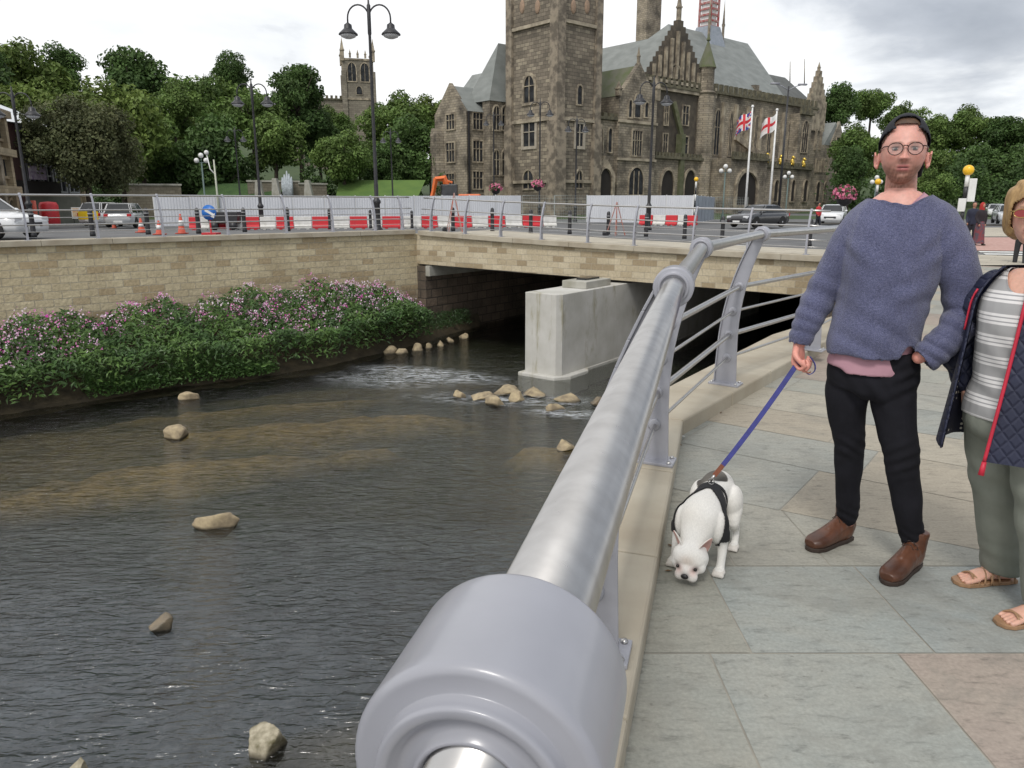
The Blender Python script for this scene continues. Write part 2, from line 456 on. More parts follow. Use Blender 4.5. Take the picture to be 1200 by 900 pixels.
foam(P(600, 470, ZW), 3.4, .8, -.15, 'broken foam threads running between the riffle boulders', .55)
foam(P(672, 487, ZW), 1.5, .45, -.2, 'small foam streaks among the pale boulders', .9)
# --- left wall, coping
M_WALL = brickmat('sandstone_courses', (.60, .52, .35), (.50, .42, .27), (.46, .41, .31), .46, .215, .012, stain=(.33, .26, .16), stain_amt=.5, stain_scale=.5, cc=(.43, .34, .21), bmp=.9, bdist=.03, wet=(-2.3, -1.5, (.13, .085, .06)))
M_SPAN = brickmat('pale_coursed_stone', (.58, .51, .37), (.47, .39, .26), (.42, .37, .29), .42, .20, .010, stain=(.32, .26, .17), stain_amt=.4, stain_scale=.7, cc=(.34, .27, .17), bmp=.7, bdist=.02)
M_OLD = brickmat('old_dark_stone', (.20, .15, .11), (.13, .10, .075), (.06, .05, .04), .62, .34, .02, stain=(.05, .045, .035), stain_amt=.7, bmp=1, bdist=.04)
ang = math.atan2(wd.y, wd.x)
EXT = 40
t = thing('river_wall', 'long sandstone wall with pale coping above the flowering bank', 'wall', (WA-wd*EXT)[:2]+(0,), ang)
L = LWALL+EXT
mb = MB(); mb.box(0, .12, ZW-1, L+.35, .9, .40); mb.build('wall_face', M_WALL, t)
mb = MB()
x = 0; k = 0; rr = random.Random(2)
while x < L-.01:
    n = min(L, x+rr.uniform(1.5, 2.3)); 
    if L-n < .6: n = L
    mb.box(x+.004, .0, .402, n-.004, .62, .56+rr.uniform(-.002, .002)); x = n
o = mb.build('coping', M_COPE, t, bevel=.012)
# --- bridge
t = thing('road_bridge', 'low stone faced road bridge with pale coping over the dark channel', 'bridge', (WC.x, WC.y, 0), math.atan2(bd.y, bd.x))
Bl = LBR
def bz(x): return bridge_z(clamp(x/Bl))
mb = MB(); n = 14
for i in range(n):
    x0, x1 = Bl*i/n-(.4 if i == 0 else 0), Bl*(i+1)/n
    def b0(x): return -.72-.30*(x/Bl)
    vs = []
    for (x, ) in ((x0,), (x1,)):
        for y in (.14, .75):
            vs += [(x, y, b0(x)), (x, y, bz(x)-.17)]
    # indices: x0:y0 b,t ; x0:y1 b,t ; x1:y0 b,t ; x1:y1 b,t
    mb.add(vs, [(0, 4, 5, 1), (2, 3, 7, 6), (0, 2, 6, 4), (1, 5, 7, 3)])
mb.build('spandrel', M_SPAN, t)
mb = MB(); x = .1; rr = random.Random(5)
while x < Bl-.01:
    nx_ = min(Bl, x+rr.uniform(1.6, 2.4))
    vs = [(xx, yy, bz(xx)+zz) for xx in (x+.004, nx_-.004) for yy in (0, .62) for zz in (-.17, 0)]
    mb.add(vs, [(0, 4, 5, 1), (2, 3, 7, 6), (0, 2, 6, 4), (1, 5, 7, 3), (0, 1, 3, 2), (4, 6, 7, 5)]); x = nx_
mb.build('coping', M_COPE, t, bevel=.012)
# soffit and channel walls, in the frame of the channel
mb = MB(); wx = TW
def wl(p, s): return (p.x+TW.x*s, p.y+TW.y*s)
J2 = Vector((WJ.x+.3, WJ.y-.2, 0))
def quadz(p, q, z0, z1, z0b=None, z1b=None):
    return [(p[0], p[1], z0), (q[0], q[1], z0 if z0b is None else z0b), (q[0], q[1], z1 if z1b is None else z1b), (p[0], p[1], z1)]
rt = t.matrix_basis.inverted() if False else None
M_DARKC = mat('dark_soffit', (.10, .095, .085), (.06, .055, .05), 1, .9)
a, bq = WC+TW*.2, J2+TW*.2
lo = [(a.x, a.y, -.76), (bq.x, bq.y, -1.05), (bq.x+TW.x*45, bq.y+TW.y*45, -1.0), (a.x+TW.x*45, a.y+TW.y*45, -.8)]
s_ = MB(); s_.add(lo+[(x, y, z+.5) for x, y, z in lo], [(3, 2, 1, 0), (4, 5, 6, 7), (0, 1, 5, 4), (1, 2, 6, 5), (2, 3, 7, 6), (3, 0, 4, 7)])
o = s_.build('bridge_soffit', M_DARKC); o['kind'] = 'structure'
def chan_wall(name, p0, side, label, beam=False):
    tt = thing(name, label, 'wall', (p0.x, p0.y, 0), math.atan2(TW.y, TW.x))
    q = MB(); y0, y1 = (0, .8) if side > 0 else (-.8, 0)
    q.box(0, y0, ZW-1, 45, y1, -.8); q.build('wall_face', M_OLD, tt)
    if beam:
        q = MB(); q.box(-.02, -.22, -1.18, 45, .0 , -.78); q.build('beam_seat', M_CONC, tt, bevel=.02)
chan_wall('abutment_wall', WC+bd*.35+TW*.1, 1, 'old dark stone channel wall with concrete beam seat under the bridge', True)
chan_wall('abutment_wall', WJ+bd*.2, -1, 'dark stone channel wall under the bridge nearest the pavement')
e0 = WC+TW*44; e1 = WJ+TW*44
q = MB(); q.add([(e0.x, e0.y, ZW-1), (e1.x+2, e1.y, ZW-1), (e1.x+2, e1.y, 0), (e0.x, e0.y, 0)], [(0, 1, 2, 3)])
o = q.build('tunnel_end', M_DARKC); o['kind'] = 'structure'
# pier
pp = P(634, 442, ZW)
m, nt, b = newmat('pier_concrete'); b.inputs['Roughness'].default_value = .85
co = coords(nt); base = mixc(nt, ramp(nt, noise(nt, co, 1.1, 5), [(.35, 0), (.65, 1)]), (.54, .53, .50), (.43, .42, .38))
gr = ramp(nt, noise(nt, coords(nt, 'Object', (2.2, 1.1, .35)), 1.2, 6, .7), [(.56, 0), (.66, .5)]); base = mixc(nt, gr, base, (.20, .17, .055))
gr = ramp(nt, noise(nt, coords(nt, 'Object', (7, 7, .4)), 1.6, 4, .6), [(.6, 0), (.75, .22)]); base = mixc(nt, gr, base, (.15, .14, .12))
nt.links.new(base, b.inputs['Base Color']); bump(nt, b, noise(nt, co, 12, 5), .3, .01)
t = thing('bridge_pier', 'pale concrete pier with green stains standing in the river under the bridge', 'bridge pier', (pp.x, pp.y, 0), math.atan2(TW.y, TW.x)-PI/2)
W2 = .62
mb = MB(); poly = [(-W2+.05, 0), (W2-.12, 0), (W2, .16), (W2, 17), (-W2, 17), (-W2, .05)]
mb.prism(poly, lambda u, v: (u, v, ZW-.3), (0, 0, 3.45-.98+.3)); mb.build('pier_shaft', m, t, bevel=.015)
mb = MB(); poly = [(-W2-.12, -.16), (W2-.05, -.16), (W2+.22, .3), (W2+.22, 1.3), (W2+.02, 1.6), (W2+.02, 17), (-W2-.1, 17)]
mb.prism(poly, lambda u, v: (u, v, ZW-.5), (0, 0, .60)); mb.build('footing', m, t, bevel=.03)
mb = MB(); mb.box(-.42, 1.7, -.982, .45, 3.2, -.76); mb.build('bearing_block', M_CONC, t, bevel=.02)
mb = MB(); mb.box(-.15, 2.1, -.762, .2, 2.9, -.70); mb.build('bearing', M_GLASSD, t)
# --- near bank: quay wall under the kerb, coping, flagstones
t = thing('quay_wall', 'stone river wall dropping from the pavement kerb to the water', 'wall')
for i in range(len(K_OUT)-1):
    a, b2 = K_OUT[i], K_OUT[i+1]; d = (b2-a); Lq = d.length; an = math.atan2(d.y, d.x)
    mb = MB(); mb.box(0, -.34, ZW-1, Lq, -.06, -.03); o = mb.build('wall_face', M_OLD, t); o.location = (a.x, a.y, 0); o.rotation_euler = (0, 0, an)
t = thing('kerb_coping', 'sandy coping stones of the pavement kerb carrying the near railing', 'kerb')
mb = MB(); rr = random.Random(4)
cuts = []
for i in range(len(K_IN)-1):
    a0, a1, c0, c1 = Vector(K_IN[i]), Vector(K_IN[i+1]), K_OUT[i], K_OUT[i+1]
    n = max(1, round((a1-a0).length/1.05))
    for k in range(n):
        u0, u1 = k/n, (k+1)/n; g = .0022/(a1-a0).length*1.0
        g0 = 0 if k == 0 else g; 
        q = [a0.lerp(a1, u0+g0), a0.lerp(a1, u1-g), c0.lerp(c1, u1-g), c0.lerp(c1, u0+g0)]
        zt = .11+rr.uniform(-.001, .001)
        vs = [(p.x, p.y, z) for z in (-.25, zt) for p in q]
        mb.add(vs, [(3, 2, 1, 0), (4, 5, 6, 7), (0, 1, 5, 4), (1, 2, 6, 5), (2, 3, 7, 6), (3, 0, 4, 7)])
mb.build('coping_stones', M_COPE, t, bevel=.014)
# flagstones: coloured cells clipped to convex pieces
def clip(poly, p, n):
    out = []
    for i in range(len(poly)):
        a, b2 = poly[i], poly[(i+1) % len(poly)]
        da, db = (a-p).dot(n), (b2-p).dot(n)
        if da >= 0: out.append(a)
        if (da >= 0) != (db >= 0): out.append(a.lerp(b2, da/(da-db)))
    return out
def clip_convex(poly, conv):
    for i in range(len(conv)):
        a, b2 = Vector(conv[i]), Vector(conv[(i+1) % len(conv)])
        d = b2-a; n = Vector((-d.y, d.x))
        poly = clip(poly, a, n)
        if len(poly) < 3: return []
    return poly
KE = offset_poly(K_IN, .12)     # flags run a little under the coping
zb0, zbd = Vector((1.34, 3.62)), Vector((.86, -.51)).normalized()
zbn = Vector((-zbd.y, zbd.x))   # pointing to larger Y
Z1 = [(-.7, -3), (14, -3), (14, 9), (1.3, 9), (1.25, 4.9), (.28, 1.85), (-.7, -1.7)]
pieces = []
S_, Cq, MI = [], [], []
V = []; Fp = []; colr = []
PAL = [(.29, .295, .265), (.31, .31, .275), (.275, .285, .26), (.36, .325, .26), (.34, .30, .235), (.33, .27, .225), (.30, .30, .26), (.37, .34, .275), (.29, .285, .25)]
frr = random.Random(11)
def emit(cell, col):
    n = len(V)
    for p in cell: V.append((p.x, p.y, 0))
    Fp.append(tuple(range(n, n+len(cell)))); colr.append(col)
def cellrect(o, ex, ey, x0, x1, y0, y1, g=.0035):
    return [o+ex*(x0+g)+ey*(y0+g), o+ex*(x1-g)+ey*(y0+g), o+ex*(x1-g)+ey*(y1-g), o+ex*(x0+g)+ey*(y1-g)]
ex, ey = Vector((1, 0)), Vector((0, 1)); O2 = Vector((0, 0))
rows = [(-3, -1.9, None), (-1.9, -.9, None), (-.9, .3, None), (.3, 1.42, None), (1.42, 2.33, [-1, .70, 1.365, 2.3, 3.3]), (2.33, 2.98, [-1, .85, 1.50, 2.7, 3.5]), (2.98, 3.7, [-1, .98, 1.40, 2.45, 3.6]), (3.7, 4.5, [-1, 1.0, 1.3])]
fixed = {(4, 0): (.30, .305, .27), (4, 1): (.295, .31, .285), (4, 2): (.33, .275, .235), (5, 0): (.285, .285, .245), (5, 1): (.29, .31, .29), (5, 2): (.275, .30, .29), (6, 0): (.30, .295, .25), (6, 1): (.305, .30, .26), (6, 2): (.30, .295, .255), (6, 3): (.31, .30, .26), (7, 0): (.30, .295, .25), (7, 1): (.30, .295, .25), (7, 2): (.30, .295, .25)}
near1 = [clip([Vector(p) for p in [(-1.5, -3), (14, -3), (14, 5), (-1.5, 5)]], Vector(KE[1]), Vector((Vector(KE[2])-Vector(KE[1])).y, ) if False else Vector((1, -.276)))]
for r, (y0, y1, xs_) in enumerate(rows):
    xs_ = list(xs_) if xs_ else [-1.2]
    while xs_[-1] < 13: xs_.append(xs_[-1]+frr.uniform(.6, 1.25))
    for k in range(len(xs_)-1):
        cell = cellrect(O2, ex, ey, xs_[k], xs_[k+1], y0, y1)
        cell = clip_convex(cell, near1[0]); 
        if len(cell) >= 3: cell = clip(cell, zb0-zbn*.002, -zbn)
        if len(cell) >= 3: emit(cell, fixed.get((r, k), frr.choice(PAL)))
# rotated zone
rex, rey = Vector((.80, -.60)), Vector((.60, .80))
conv = []
ks = [Vector(p) for p in KE]
wed = []
for i in range(1, len(ks)-1):
    a, b2 = ks[i], ks[i+1]
    # piece to the right of edge a-b, bounded by horizontals through a and b
    wed.append([a, Vector((45, a.y)), Vector((45, b2.y)), b2])
y = -14.0; r = 0
while y < 26:
    hgt = frr.choice([.52, .6, .68, .78]) if y < 7 else frr.choice([.5, .6]); x = -20+frr.uniform(0, 1)
    while x < 40:
        wdt = frr.uniform(.6, 1.25); cell0 = cellrect(Vector((1.17, 4.87)), rex, rey, x, x+wdt, y, y+hgt); col = frr.choice(PAL); x += wdt
        cy = sum(p.y for p in cell0)/4; cxx = sum(p.x for p in cell0)/4
        if cy > 22 or cy < -3 or cxx > 40 or cxx < 0: continue
        base = clip(list(cell0), zb0+zbn*.002, zbn)
        if len(base) < 3: continue
        base = clip(base, Vector((0, 20.6)), Vector((.0, -1)))
        if len(base) < 3: continue
        for wv in wed:
            c2 = clip_convex(list(base), wv)
            if len(c2) >= 3: emit(c2, col)
    y += hgt; r += 1
me = D.meshes.new('pavement'); me.from_pydata(V, [], Fp)
m, nt, b = newmat('flagstone'); b.inputs['Roughness'].default_value = .82
vc = N(nt, 'VertexColor', layer_name='Col').outputs[0]; co = coords(nt)
str_ = N(nt, 'Mapping'); str_.inputs['Rotation'].default_value = (0, 0, .5); str_.inputs['Scale'].default_value = (1, 3.2, 1); nt.links.new(co, str_.inputs[0])
n1 = noise(nt, co, 2.2, 6, .65, .8); n2 = noise(nt, str_.outputs[0], 9, 5, .7, .4); n3 = noise(nt, co, 70, 3, .6)
c = mixc(nt, ramp(nt, n1, [(.38, 0), (.68, .32)]), vc, (.38, .345, .28))
c = mixc(nt, 1, c, ramp(nt, n2, [(.30, .62), (.44, .96), (.7, 1.08)]), 'MULTIPLY')
c = mixc(nt, 1, c, ramp(nt, n3, [(.3, .86), (.7, 1.1)]), 'MULTIPLY')
n4 = noise(nt, co, 1.1, 7, .7, 1.5); c = mixc(nt, ramp(nt, n4, [(.52, 0), (.62, .35)]), c, (.17, .165, .145))
n5 = noise(nt, co, 24, 2, .5); c = mixc(nt, ramp(nt, n5, [(.70, 0), (.74, .45)]), c, (.12, .115, .10))
nt.links.new(c, b.inputs['Base Color'])
mr = N(nt, 'MapRange'); nt.links.new(n1, mr.inputs[0]); mr.inputs[3].default_value = .62; mr.inputs[4].default_value = .95; nt.links.new(mr.outputs[0], b.inputs['Roughness'])
bump(nt, b, mixc(nt, .5, n2, n3), .35, .006)
me.materials.append(m)
a = me.color_attributes.new('Col', 'FLOAT_COLOR', 'CORNER'); arr = []
for f, cc_ in zip(Fp, colr): arr += list(cc_)+[1] if False else [v for _ in f for v in (*cc_, 1)]
a.data.foreach_set('color', arr)
o = D.objects.new('pavement', me); COL.objects.link(o); struct(o)
# mortar bed just below the flags
mb = MB(); M_MORT = mat('mortar', (.27, .255, .22), (.36, .34, .29), 6, .95)
mb.add([(Vector(p).x, Vector(p).y, -.0025) for p in KE]+[(45, 20.58, -.0025), (45, -3, -.0025), (-.62, -3, -.0025)], [tuple(range(len(KE)+3))[::-1]])
struct(mb.build('pavement_bed', M_MORT))
# footway on the bridge and behind the wall
M_FOOT = brickmat('footway_flags', (.50, .46, .37), (.42, .38, .30), (.30, .27, .22), .9, .6, .008, stain=(.3, .26, .2), stain_amt=.3, bmp=.2, bdist=.004)
def strip(name, a, d, L, off0, off1, zf, m, z_off=0, n=20, skirt=.12):
    nrm = Vector((-d.y, d.x)); V = []; F_ = []
    for i in range(n+1):
        p = Vector(a[:2])+Vector(d[:2])*L*i/n
        for j, of in enumerate((off0, (off0+off1)/2, off1, off1)):
            q = p+Vector((nrm.x, nrm.y))*of; V.append((q.x, q.y, zf(q.x, q.y)+z_off-(skirt if j == 3 else 0)))
    for i in range(n):
        for j in range(3):
            k = i*4+j; F_.append((k, k+4, k+5, k+1))
    return mesh_obj(name, V, F_, m)
# mapping of the footway uses plan coordinates
m, nt, b = newmat('footway_paving'); b.inputs['Roughness'].default_value = .88
co = coords(nt); br = N(nt, 'TexBrick'); mpp = N(nt, 'Mapping'); mpp.inputs['Rotation'].default_value = (0, 0, .64); nt.links.new(co, mpp.inputs[0]); nt.links.new(mpp.outputs[0], br.inputs[0])
for k, v in (('Scale', 1), ('Brick Width', .9), ('Row Height', .6), ('Mortar Size', .008)): br.inputs[k].default_value = v
br.inputs['Color1'].default_value = (.46, .42, .34, 1); br.inputs['Color2'].default_value = (.38, .345, .28, 1); br.inputs['Mortar'].default_value = (.25, .22, .18, 1)
nt.links.new(mixc(nt, .6, br.outputs[0], ramp(nt, noise(nt, co, 1.5, 5), [(.3, .75), (.7, 1.2)]), 'MULTIPLY'), b.inputs['Base Color']); M_FOOT = m
struct(strip('bridge_footway', WC, bd, LBR+6, .35, 5.2, fground, M_FOOT, .0))
struct(strip('wall_footway', WA-wd*EXT, wd, LWALL+EXT+.3, .35, 2.3, fground, M_FOOT, .004, 40))
# crossing, blister paving and road markings to the right
M_PINK = mat('pink_blister_paving', (.40, .22, .19), (.50, .33, .28), 8, .85)
M_PAINT = mat('road_paint', (.74, .74, .71), (.55, .55, .53), 5, .7, lo=.45, hi=.7)
def sheet(name, pts, z, m): return struct(MB().add([(p.x, p.y, z) for p in pts], [tuple(range(len(pts)))]).build(name, m))
sheet('blister_paving', [P(1085, 290, 0), P(1290, 292, 0), P(1300, 276, 0), P(1120, 276, 0)][::1], -.098+.012, M_PINK)
for i in range(6):
    y0, y1 = 291.5+i*2.6, 291.5+i*2.6+1.45
    x0 = 1140+i*6
    sheet('zebra_stripe', [P(x0, y0, -.09), P(1300, y0+2, -.09), P(1300, y1+2, -.09), P(x0+3, y1, -.09)][::-1], -.092, M_PAINT)
sheet('far_pavement', [P(1100, 275, 0), P(1320, 275, 0), P(1330, 265, 0), P(1120, 265, 0)], -.09, M_FOOT)
for (a, b2) in (((600, 272), (760, 279)), ((800, 281), (950, 290)), ((700, 265), (900, 272))):
    p, q = P(a[0], a[1], .1), P(b2[0], b2[1], .02); d = (q-p).normalized(); nn_ = Vector((-d.y, d.x, 0))*.06
    mb = MB(); vs = []
    K = 10; 
    for i in range(K+1):
        c = p.lerp(q, i/K)
        for s in (-1, 1): vs.append((c.x+nn_.x*s, c.y+nn_.y*s, fground(c.x, c.y)-.085))
    mb.add(vs, [(2*i, 2*i+1, 2*i+3, 2*i+2) for i in range(K)]); struct(mb.build('road_marking', M_PAINT))
# --- river bank under the flowers
M_SOIL = mat('bank_soil', (.05, .04, .025), (.09, .07, .04), 3, .95, bmp=.6, bdist=.03)
wn = Vector((wd.y, -wd.x, 0))          # from the wall towards the river
BANK = [(-22, 3.6), (-14, 3.3), (-4, 3.0), (0, 2.9), (2.5, 2.9), (5, 3.2), (7.5, 3.3), (9.5, 2.6), (LWALL-1.2, 1.9), (LWALL+.3, 1.4), (LWALL+2.0, .8), (LWALL+3.4, .2)]
def bank_edge(s):
    for (a, wa), (b2, wb) in zip(BANK, BANK[1:]):
        if s <= b2: return wa+(wb-wa)*(s-a)/(b2-a)
    return BANK[-1][1]
V = []; Fq = []; S0, S1, ns, nt_ = -30, LWALL+3.2, 90, 8
for i in range(ns+1):
    s = S0+(S1-S0)*i/ns; we = bank_edge(s)
    for j in range(nt_+1):
        u = j/nt_; p = WA+wd*s+wn*(we+.25)*u-wn*.2
        if s > LWALL: p = WA+wd*s+wn*(we+.25)*u-wn*.5
        z = ZW+.55*(1-u**2.2)-.1*u+.08*nz(p.x, p.y)
        V.append((p.x, p.y, z))
for i in range(ns):
    for j in range(nt_):
        a = i*(nt_+1)+j; Fq.append((a, a+nt_+1, a+nt_+2, a+1)[::-1])
struct(mesh_obj('river_bank', V, Fq, M_SOIL, smooth=True))
# --- distant hill
M_HILL = mat('hill_grass', (.035, .06, .018), (.055, .085, .025), .2, .95)
def hillz(X, Y):
    if Y < 75: return 0
    k = clamp((Y-75)/110); k = k*k*(3-2*k)
    left = clamp((20-X)/60)*1.0
    right = clamp((X-45)/60)
    far = clamp((-48-X)/50)
    return k*(9*left+17*far+14*right)
V = []; Fq = []
hx = np.linspace(-330, 380, 90); hy = np.linspace(74, 420, 50)
for y in hy:
    for x in hx: V.append((x, y, hillz(x, y)+.8*nz(x*.03, y*.03)*clamp((y-80)/40)-.09-(.2 if y < 76 else 0)))
for j in range(len(hy)-1):
    for i in range(len(hx)-1):
        a = j*len(hx)+i; Fq.append((a, a+1, a+len(hx)+1, a+len(hx)))
struct(mesh_obj('hill', V, Fq, M_HILL, smooth=True))
# ============================================================ RAILINGS
def lean(h): return 0 if h < .3 else .21*((h-.3)/.92)**2.1
RAILH = [(.22, .0105), (.41, .019), (.60, .0105), (.80, .019)]
def make_railing(name, label, posts, cat='railing', near=False, ends=True, top=1.21, last_open=False):
    """posts: list of (base point Vector, unit normal towards the footway)"""
    t = thing(name, label, cat, posts[0][0][:2]+(0,) if False else (0, 0, 0))
    base0 = posts[0][0]
    t.location = (base0.x, base0.y, base0.z); off = Vector((base0.x, base0.y, base0.z))
    n_r = 24 if near else 8
    def at(i, h):
        b, n = posts[i]; return b+n*lean(h)+Vector((0, 0, h))-off
    pts = [at(i, top) for i in range(len(posts))]
    d0 = (pts[0]-pts[1]).normalized(); d1 = (pts[-1]-pts[-2]).normalized()
    e0 = pts[0]+d0*(1.2 if near else .5); e1 = pts[-1]+d1*.5
    M = M_STEEL
    mb = MB().mat(0, True); mb.tube([e0, pts[0]+d0*.010, pts[0]+d0*.009]+pts[1:]+[e1] if near else [e0]+pts+[e1], ([.0225, .0225]+[.0305]*(len(pts)+1)) if near else .028, n_r*2 if near else 10); mb.build('handrail', M, t)
    for h, r in RAILH:
        q = [at(i, h) for i in range(len(posts))]
        mb = MB().mat(0, True); mb.tube([q[0]+d0*.5]+q+[q[-1]+d1*.5], r, 14 if near else 6); mb.build('rail', M, t)
    for i, (b, n) in enumerate(posts):
        b = b-off
        if i == 0: d = (pts[1]-pts[0]).normalized()
        elif i == len(posts)-1: d = d1
        else: d = ((pts[i+1]-pts[i]).normalized()+(pts[i]-pts[i-1]).normalized()).normalized()
        dh = Vector((d.x, d.y, 0)).normalized(); nn = Vector((n.x, n.y, 0))
        mb = MB().mat(0, True)
        K = 14 if near else 7
        hs = [top*k/K for k in range(K+1)]
        def wd_(h): return .088-.050*(h/top)
        th = .008
        L_, R_ = [], []
        for h in hs:
            c = b+nn*lean(h)+Vector((0, 0, h)); w_ = wd_(h)
            # edges follow the normal of the curve
            g = Vector((0, 0, 1))+nn*((lean(h+.02)-lean(h-.02 if h > .02 else 0))/.04); g.normalize()
            e = nn*g.z-Vector((0, 0, 1))*g.dot(nn)
            L_.append(c-e*w_); R_.append(c+e*w_)
        mb.smooth = False
        for k in range(K):
            a, a2, c, c2 = L_[k], R_[k], R_[k+1], L_[k+1]
            vs = [a-dh*th, a2-dh*th, c-dh*th, c2-dh*th, a+dh*th, a2+dh*th, c+dh*th, c2+dh*th]
            mb.add(vs, [(0, 3, 2, 1), (4, 5, 6, 7), (1, 2, 6, 5), (0, 4, 7, 3)])
            # flange on the river side
            f = .026
            vs = [a-dh*f, a+dh*f, c2+dh*f, c2-dh*f]; o_ = -(nn*.010)
            vs = vs+[v+o_ for v in vs]
            mb.add(vs, [(0, 1, 2, 3), (7, 6, 5, 4), (0, 4, 5, 1), (3, 2, 6, 7), (1, 5, 6, 2), (0, 3, 7, 4)])
        pst = mb.build('post', M_GREY, t, bevel=.0025 if near else 0)
        # base plate
        mb = MB(); mb.obox(b+Vector((0, 0, .008)), nn*.125, dh*.075, (0, 0, .008))
        pl = mb.build('base_plate', M_GREY, pst, bevel=.003 if near else 0)
        if near:
            for sx in (-1, 1):
                for sy in (-1, 1):
                    mb = MB().mat(0, True); q = b+nn*.10*sx+dh*.052*sy; mb.lathe([(.013, .016), (.013, .02), (.010, .028), (0.001, .029)], q, 8)
                    mb.build('bolt', M_STEEL, pl)
            for h, r in RAILH:
                mb = MB().mat(0, True)
                mb.lathe([(.02, -.017), (.028, -.016), (.036, -.013), (.036, .013), (.028, .016), (.02, .017)], b+nn*lean(h)+Vector((0, 0, h)), 16, dh)
                mb.build('rail_boss', M_GREY, pst)
        # collar round the handrail
        c = pts[i]
        mb = MB().mat(0, True)
        if near:
            R = .0570; hl = .042
            pr = []
            def arc(cx, cy, r, a0, a1, k=5): return [(cx+r*math.cos(math.radians(a0+(a1-a0)*j/k)), cy+r*math.sin(math.radians(a0+(a1-a0)*j/k))) for j in range(k+1)]
            half = [(R, hl-.012)]+arc(R-.005, hl-.005, .005, 0, 90, 6)+[(.0445, hl), (.0438, hl+.0005)]+[(.0432, hl+.005)]+arc(.0410, hl+.006, .002, 0, 90, 4)+[(.0375, hl+.008), (.0362, hl+.0075), (.0352, hl+.002), (.031, hl+.001)]
            back = list(half)
            if i == 0: half = half[:-4]+[(.0385, hl+.0078), (.0370, hl+.0070), (.0345, hl+.003), (.0270, hl+.002), (.0262, hl+.006), (.0245, hl+.0065), (.0232, hl+.004), (.0226, hl+.001)]
            prof = ([(r, -h) for r, h in half[::-1]]+back) if i == 0 else [(r, -h) for r, h in back[::-1]]+back
            mb.lathe(prof, c, 64, d)
            # neck joining collar and post
            mb2 = MB(); 
        else:
            mb.lathe([(.03, -.03), (.05, -.03), (.055, -.02), (.055, .02), (.05, .03), (.03, .03)], c, 12, d)
        mb.build('collar', M_GREY, pst)
    return t
def vr(a): return Vector((a[1], -a[0], 0))
K2 = [Vector((-.285, .395, .11)), Vector((.265, 2.18, .11)), Vector((.81, 4.04, .11))]
n1_ = Vector((.96, -.28, 0)); n12 = Vector((.90, -.43, 0)).normalized()
cb = P(850, 450, .11); db = P(951, 410, .11)
posts = [(Vector((-.203, .366, .0985)), n1_), (K2[1], n1_), (K2[2], n12), (cb, Vector((.80, -.60, 0))), (db, Vector((.74, -.67, 0)).normalized())]
kp = [Vector((p.x, p.y, .11)) for p in offset_poly(K_IN, .22)]
for i in range(4, len(kp)):
    a, b2 = kp[i-1], kp[i]
    d = (b2-a).normalized(); posts.append((b2 if i < len(kp)-1 else b2-d*.3, Vector((d.y, -d.x, 0))))
make_railing('railing', 'big near railing with thick steel handrail and grey collars on kerb coping', posts, near=True)
def river_normal(d): return Vector((-d.y, d.x, 0))
# left wall railing: posts where the photo shows them, regular beyond
pxs = [26, 110, 187, 264, 333, 388, 438, 470]
qa, qb = WA+river_normal(wd)*.22, WC+river_normal(wd)*.22
ps = []
sp_ = [((on_line(x, qa, qb))-Vector((qa.x, qa.y, 0))).dot(wd) for x in pxs]
for k in range(8, 0, -1): ps.append(sp_[0]-k*1.9)
ps += sp_
posts = [(Vector((qa.x, qa.y, .56))+wd*s-Vector((0, 0, .004)), river_normal(wd)) for s in ps]
make_railing('railing', 'long grey curved-post railing along top of the sandstone river wall', posts)
pxs = [505, 545, 587, 635, 690, 745, 815, 880, 950]
qa, qb = WC+river_normal(bd)*.22, WJ+river_normal(bd)*.22
posts = []
for x in pxs:
    q = on_line(x, qa, qb); s = (q-Vector((WC.x, WC.y, 0))).dot(bd); posts.append((Vector((q.x, q.y, bridge_z(clamp(s/LBR))-.002)), river_normal(bd)))
make_railing('railing', 'grey curved-post railing along the coping of the road bridge', posts)

# ============================================================ STREET THINGS
def ground_at(px, py, it=5):
    z = 0
    for _ in range(it):
        p = P(px, py, z); z = fground(p.x, p.y)
    p.z = z; return p
# bollards
def make_bollard():
    t = thing('bollard', '', 'bollard')
    mb = MB().mat(0, True)
    mb.lathe([(.095, 0), (.095, .10), (.082, .13), (.078, .74), (.088, .76), (.088, .80), (.078, .82), (.078, .88), (.066, .94), (.035, .975), (0, .98)], n=14); mb.build('shaft', M_BLACK, t)
    mb = MB().mat(0, True); mb.lathe([(.0905, .762), (.0905, .798)], n=14); mb.build('band', mat('pale_band', (.35, .35, .36), None, 3, .4), t)
    return t
BOL = [(40, 278), (109, 277), (174, 275), (233, 274), (287, 272), (338, 271), (387, 269.5), (434.5, 268.5), (483, 268), (531, 271), (577, 272), (622, 273), (667.5, 274.5), (712.5, 275), (757, 277.5), (802, 280), (846, 283), (948, 289)]
b0 = None
for i, (px, py) in enumerate(BOL):
    p = ground_at(px, py-.5)
    o = make_bollard() if b0 is None else copy_tree(b0)
    b0 = b0 or o; o.location = (p.x, p.y, p.z-.012)
    tag(o, 'black road bollard behind the river railings, %s from the left' % ORD[i], 'bollard', 'bollards along the footway')
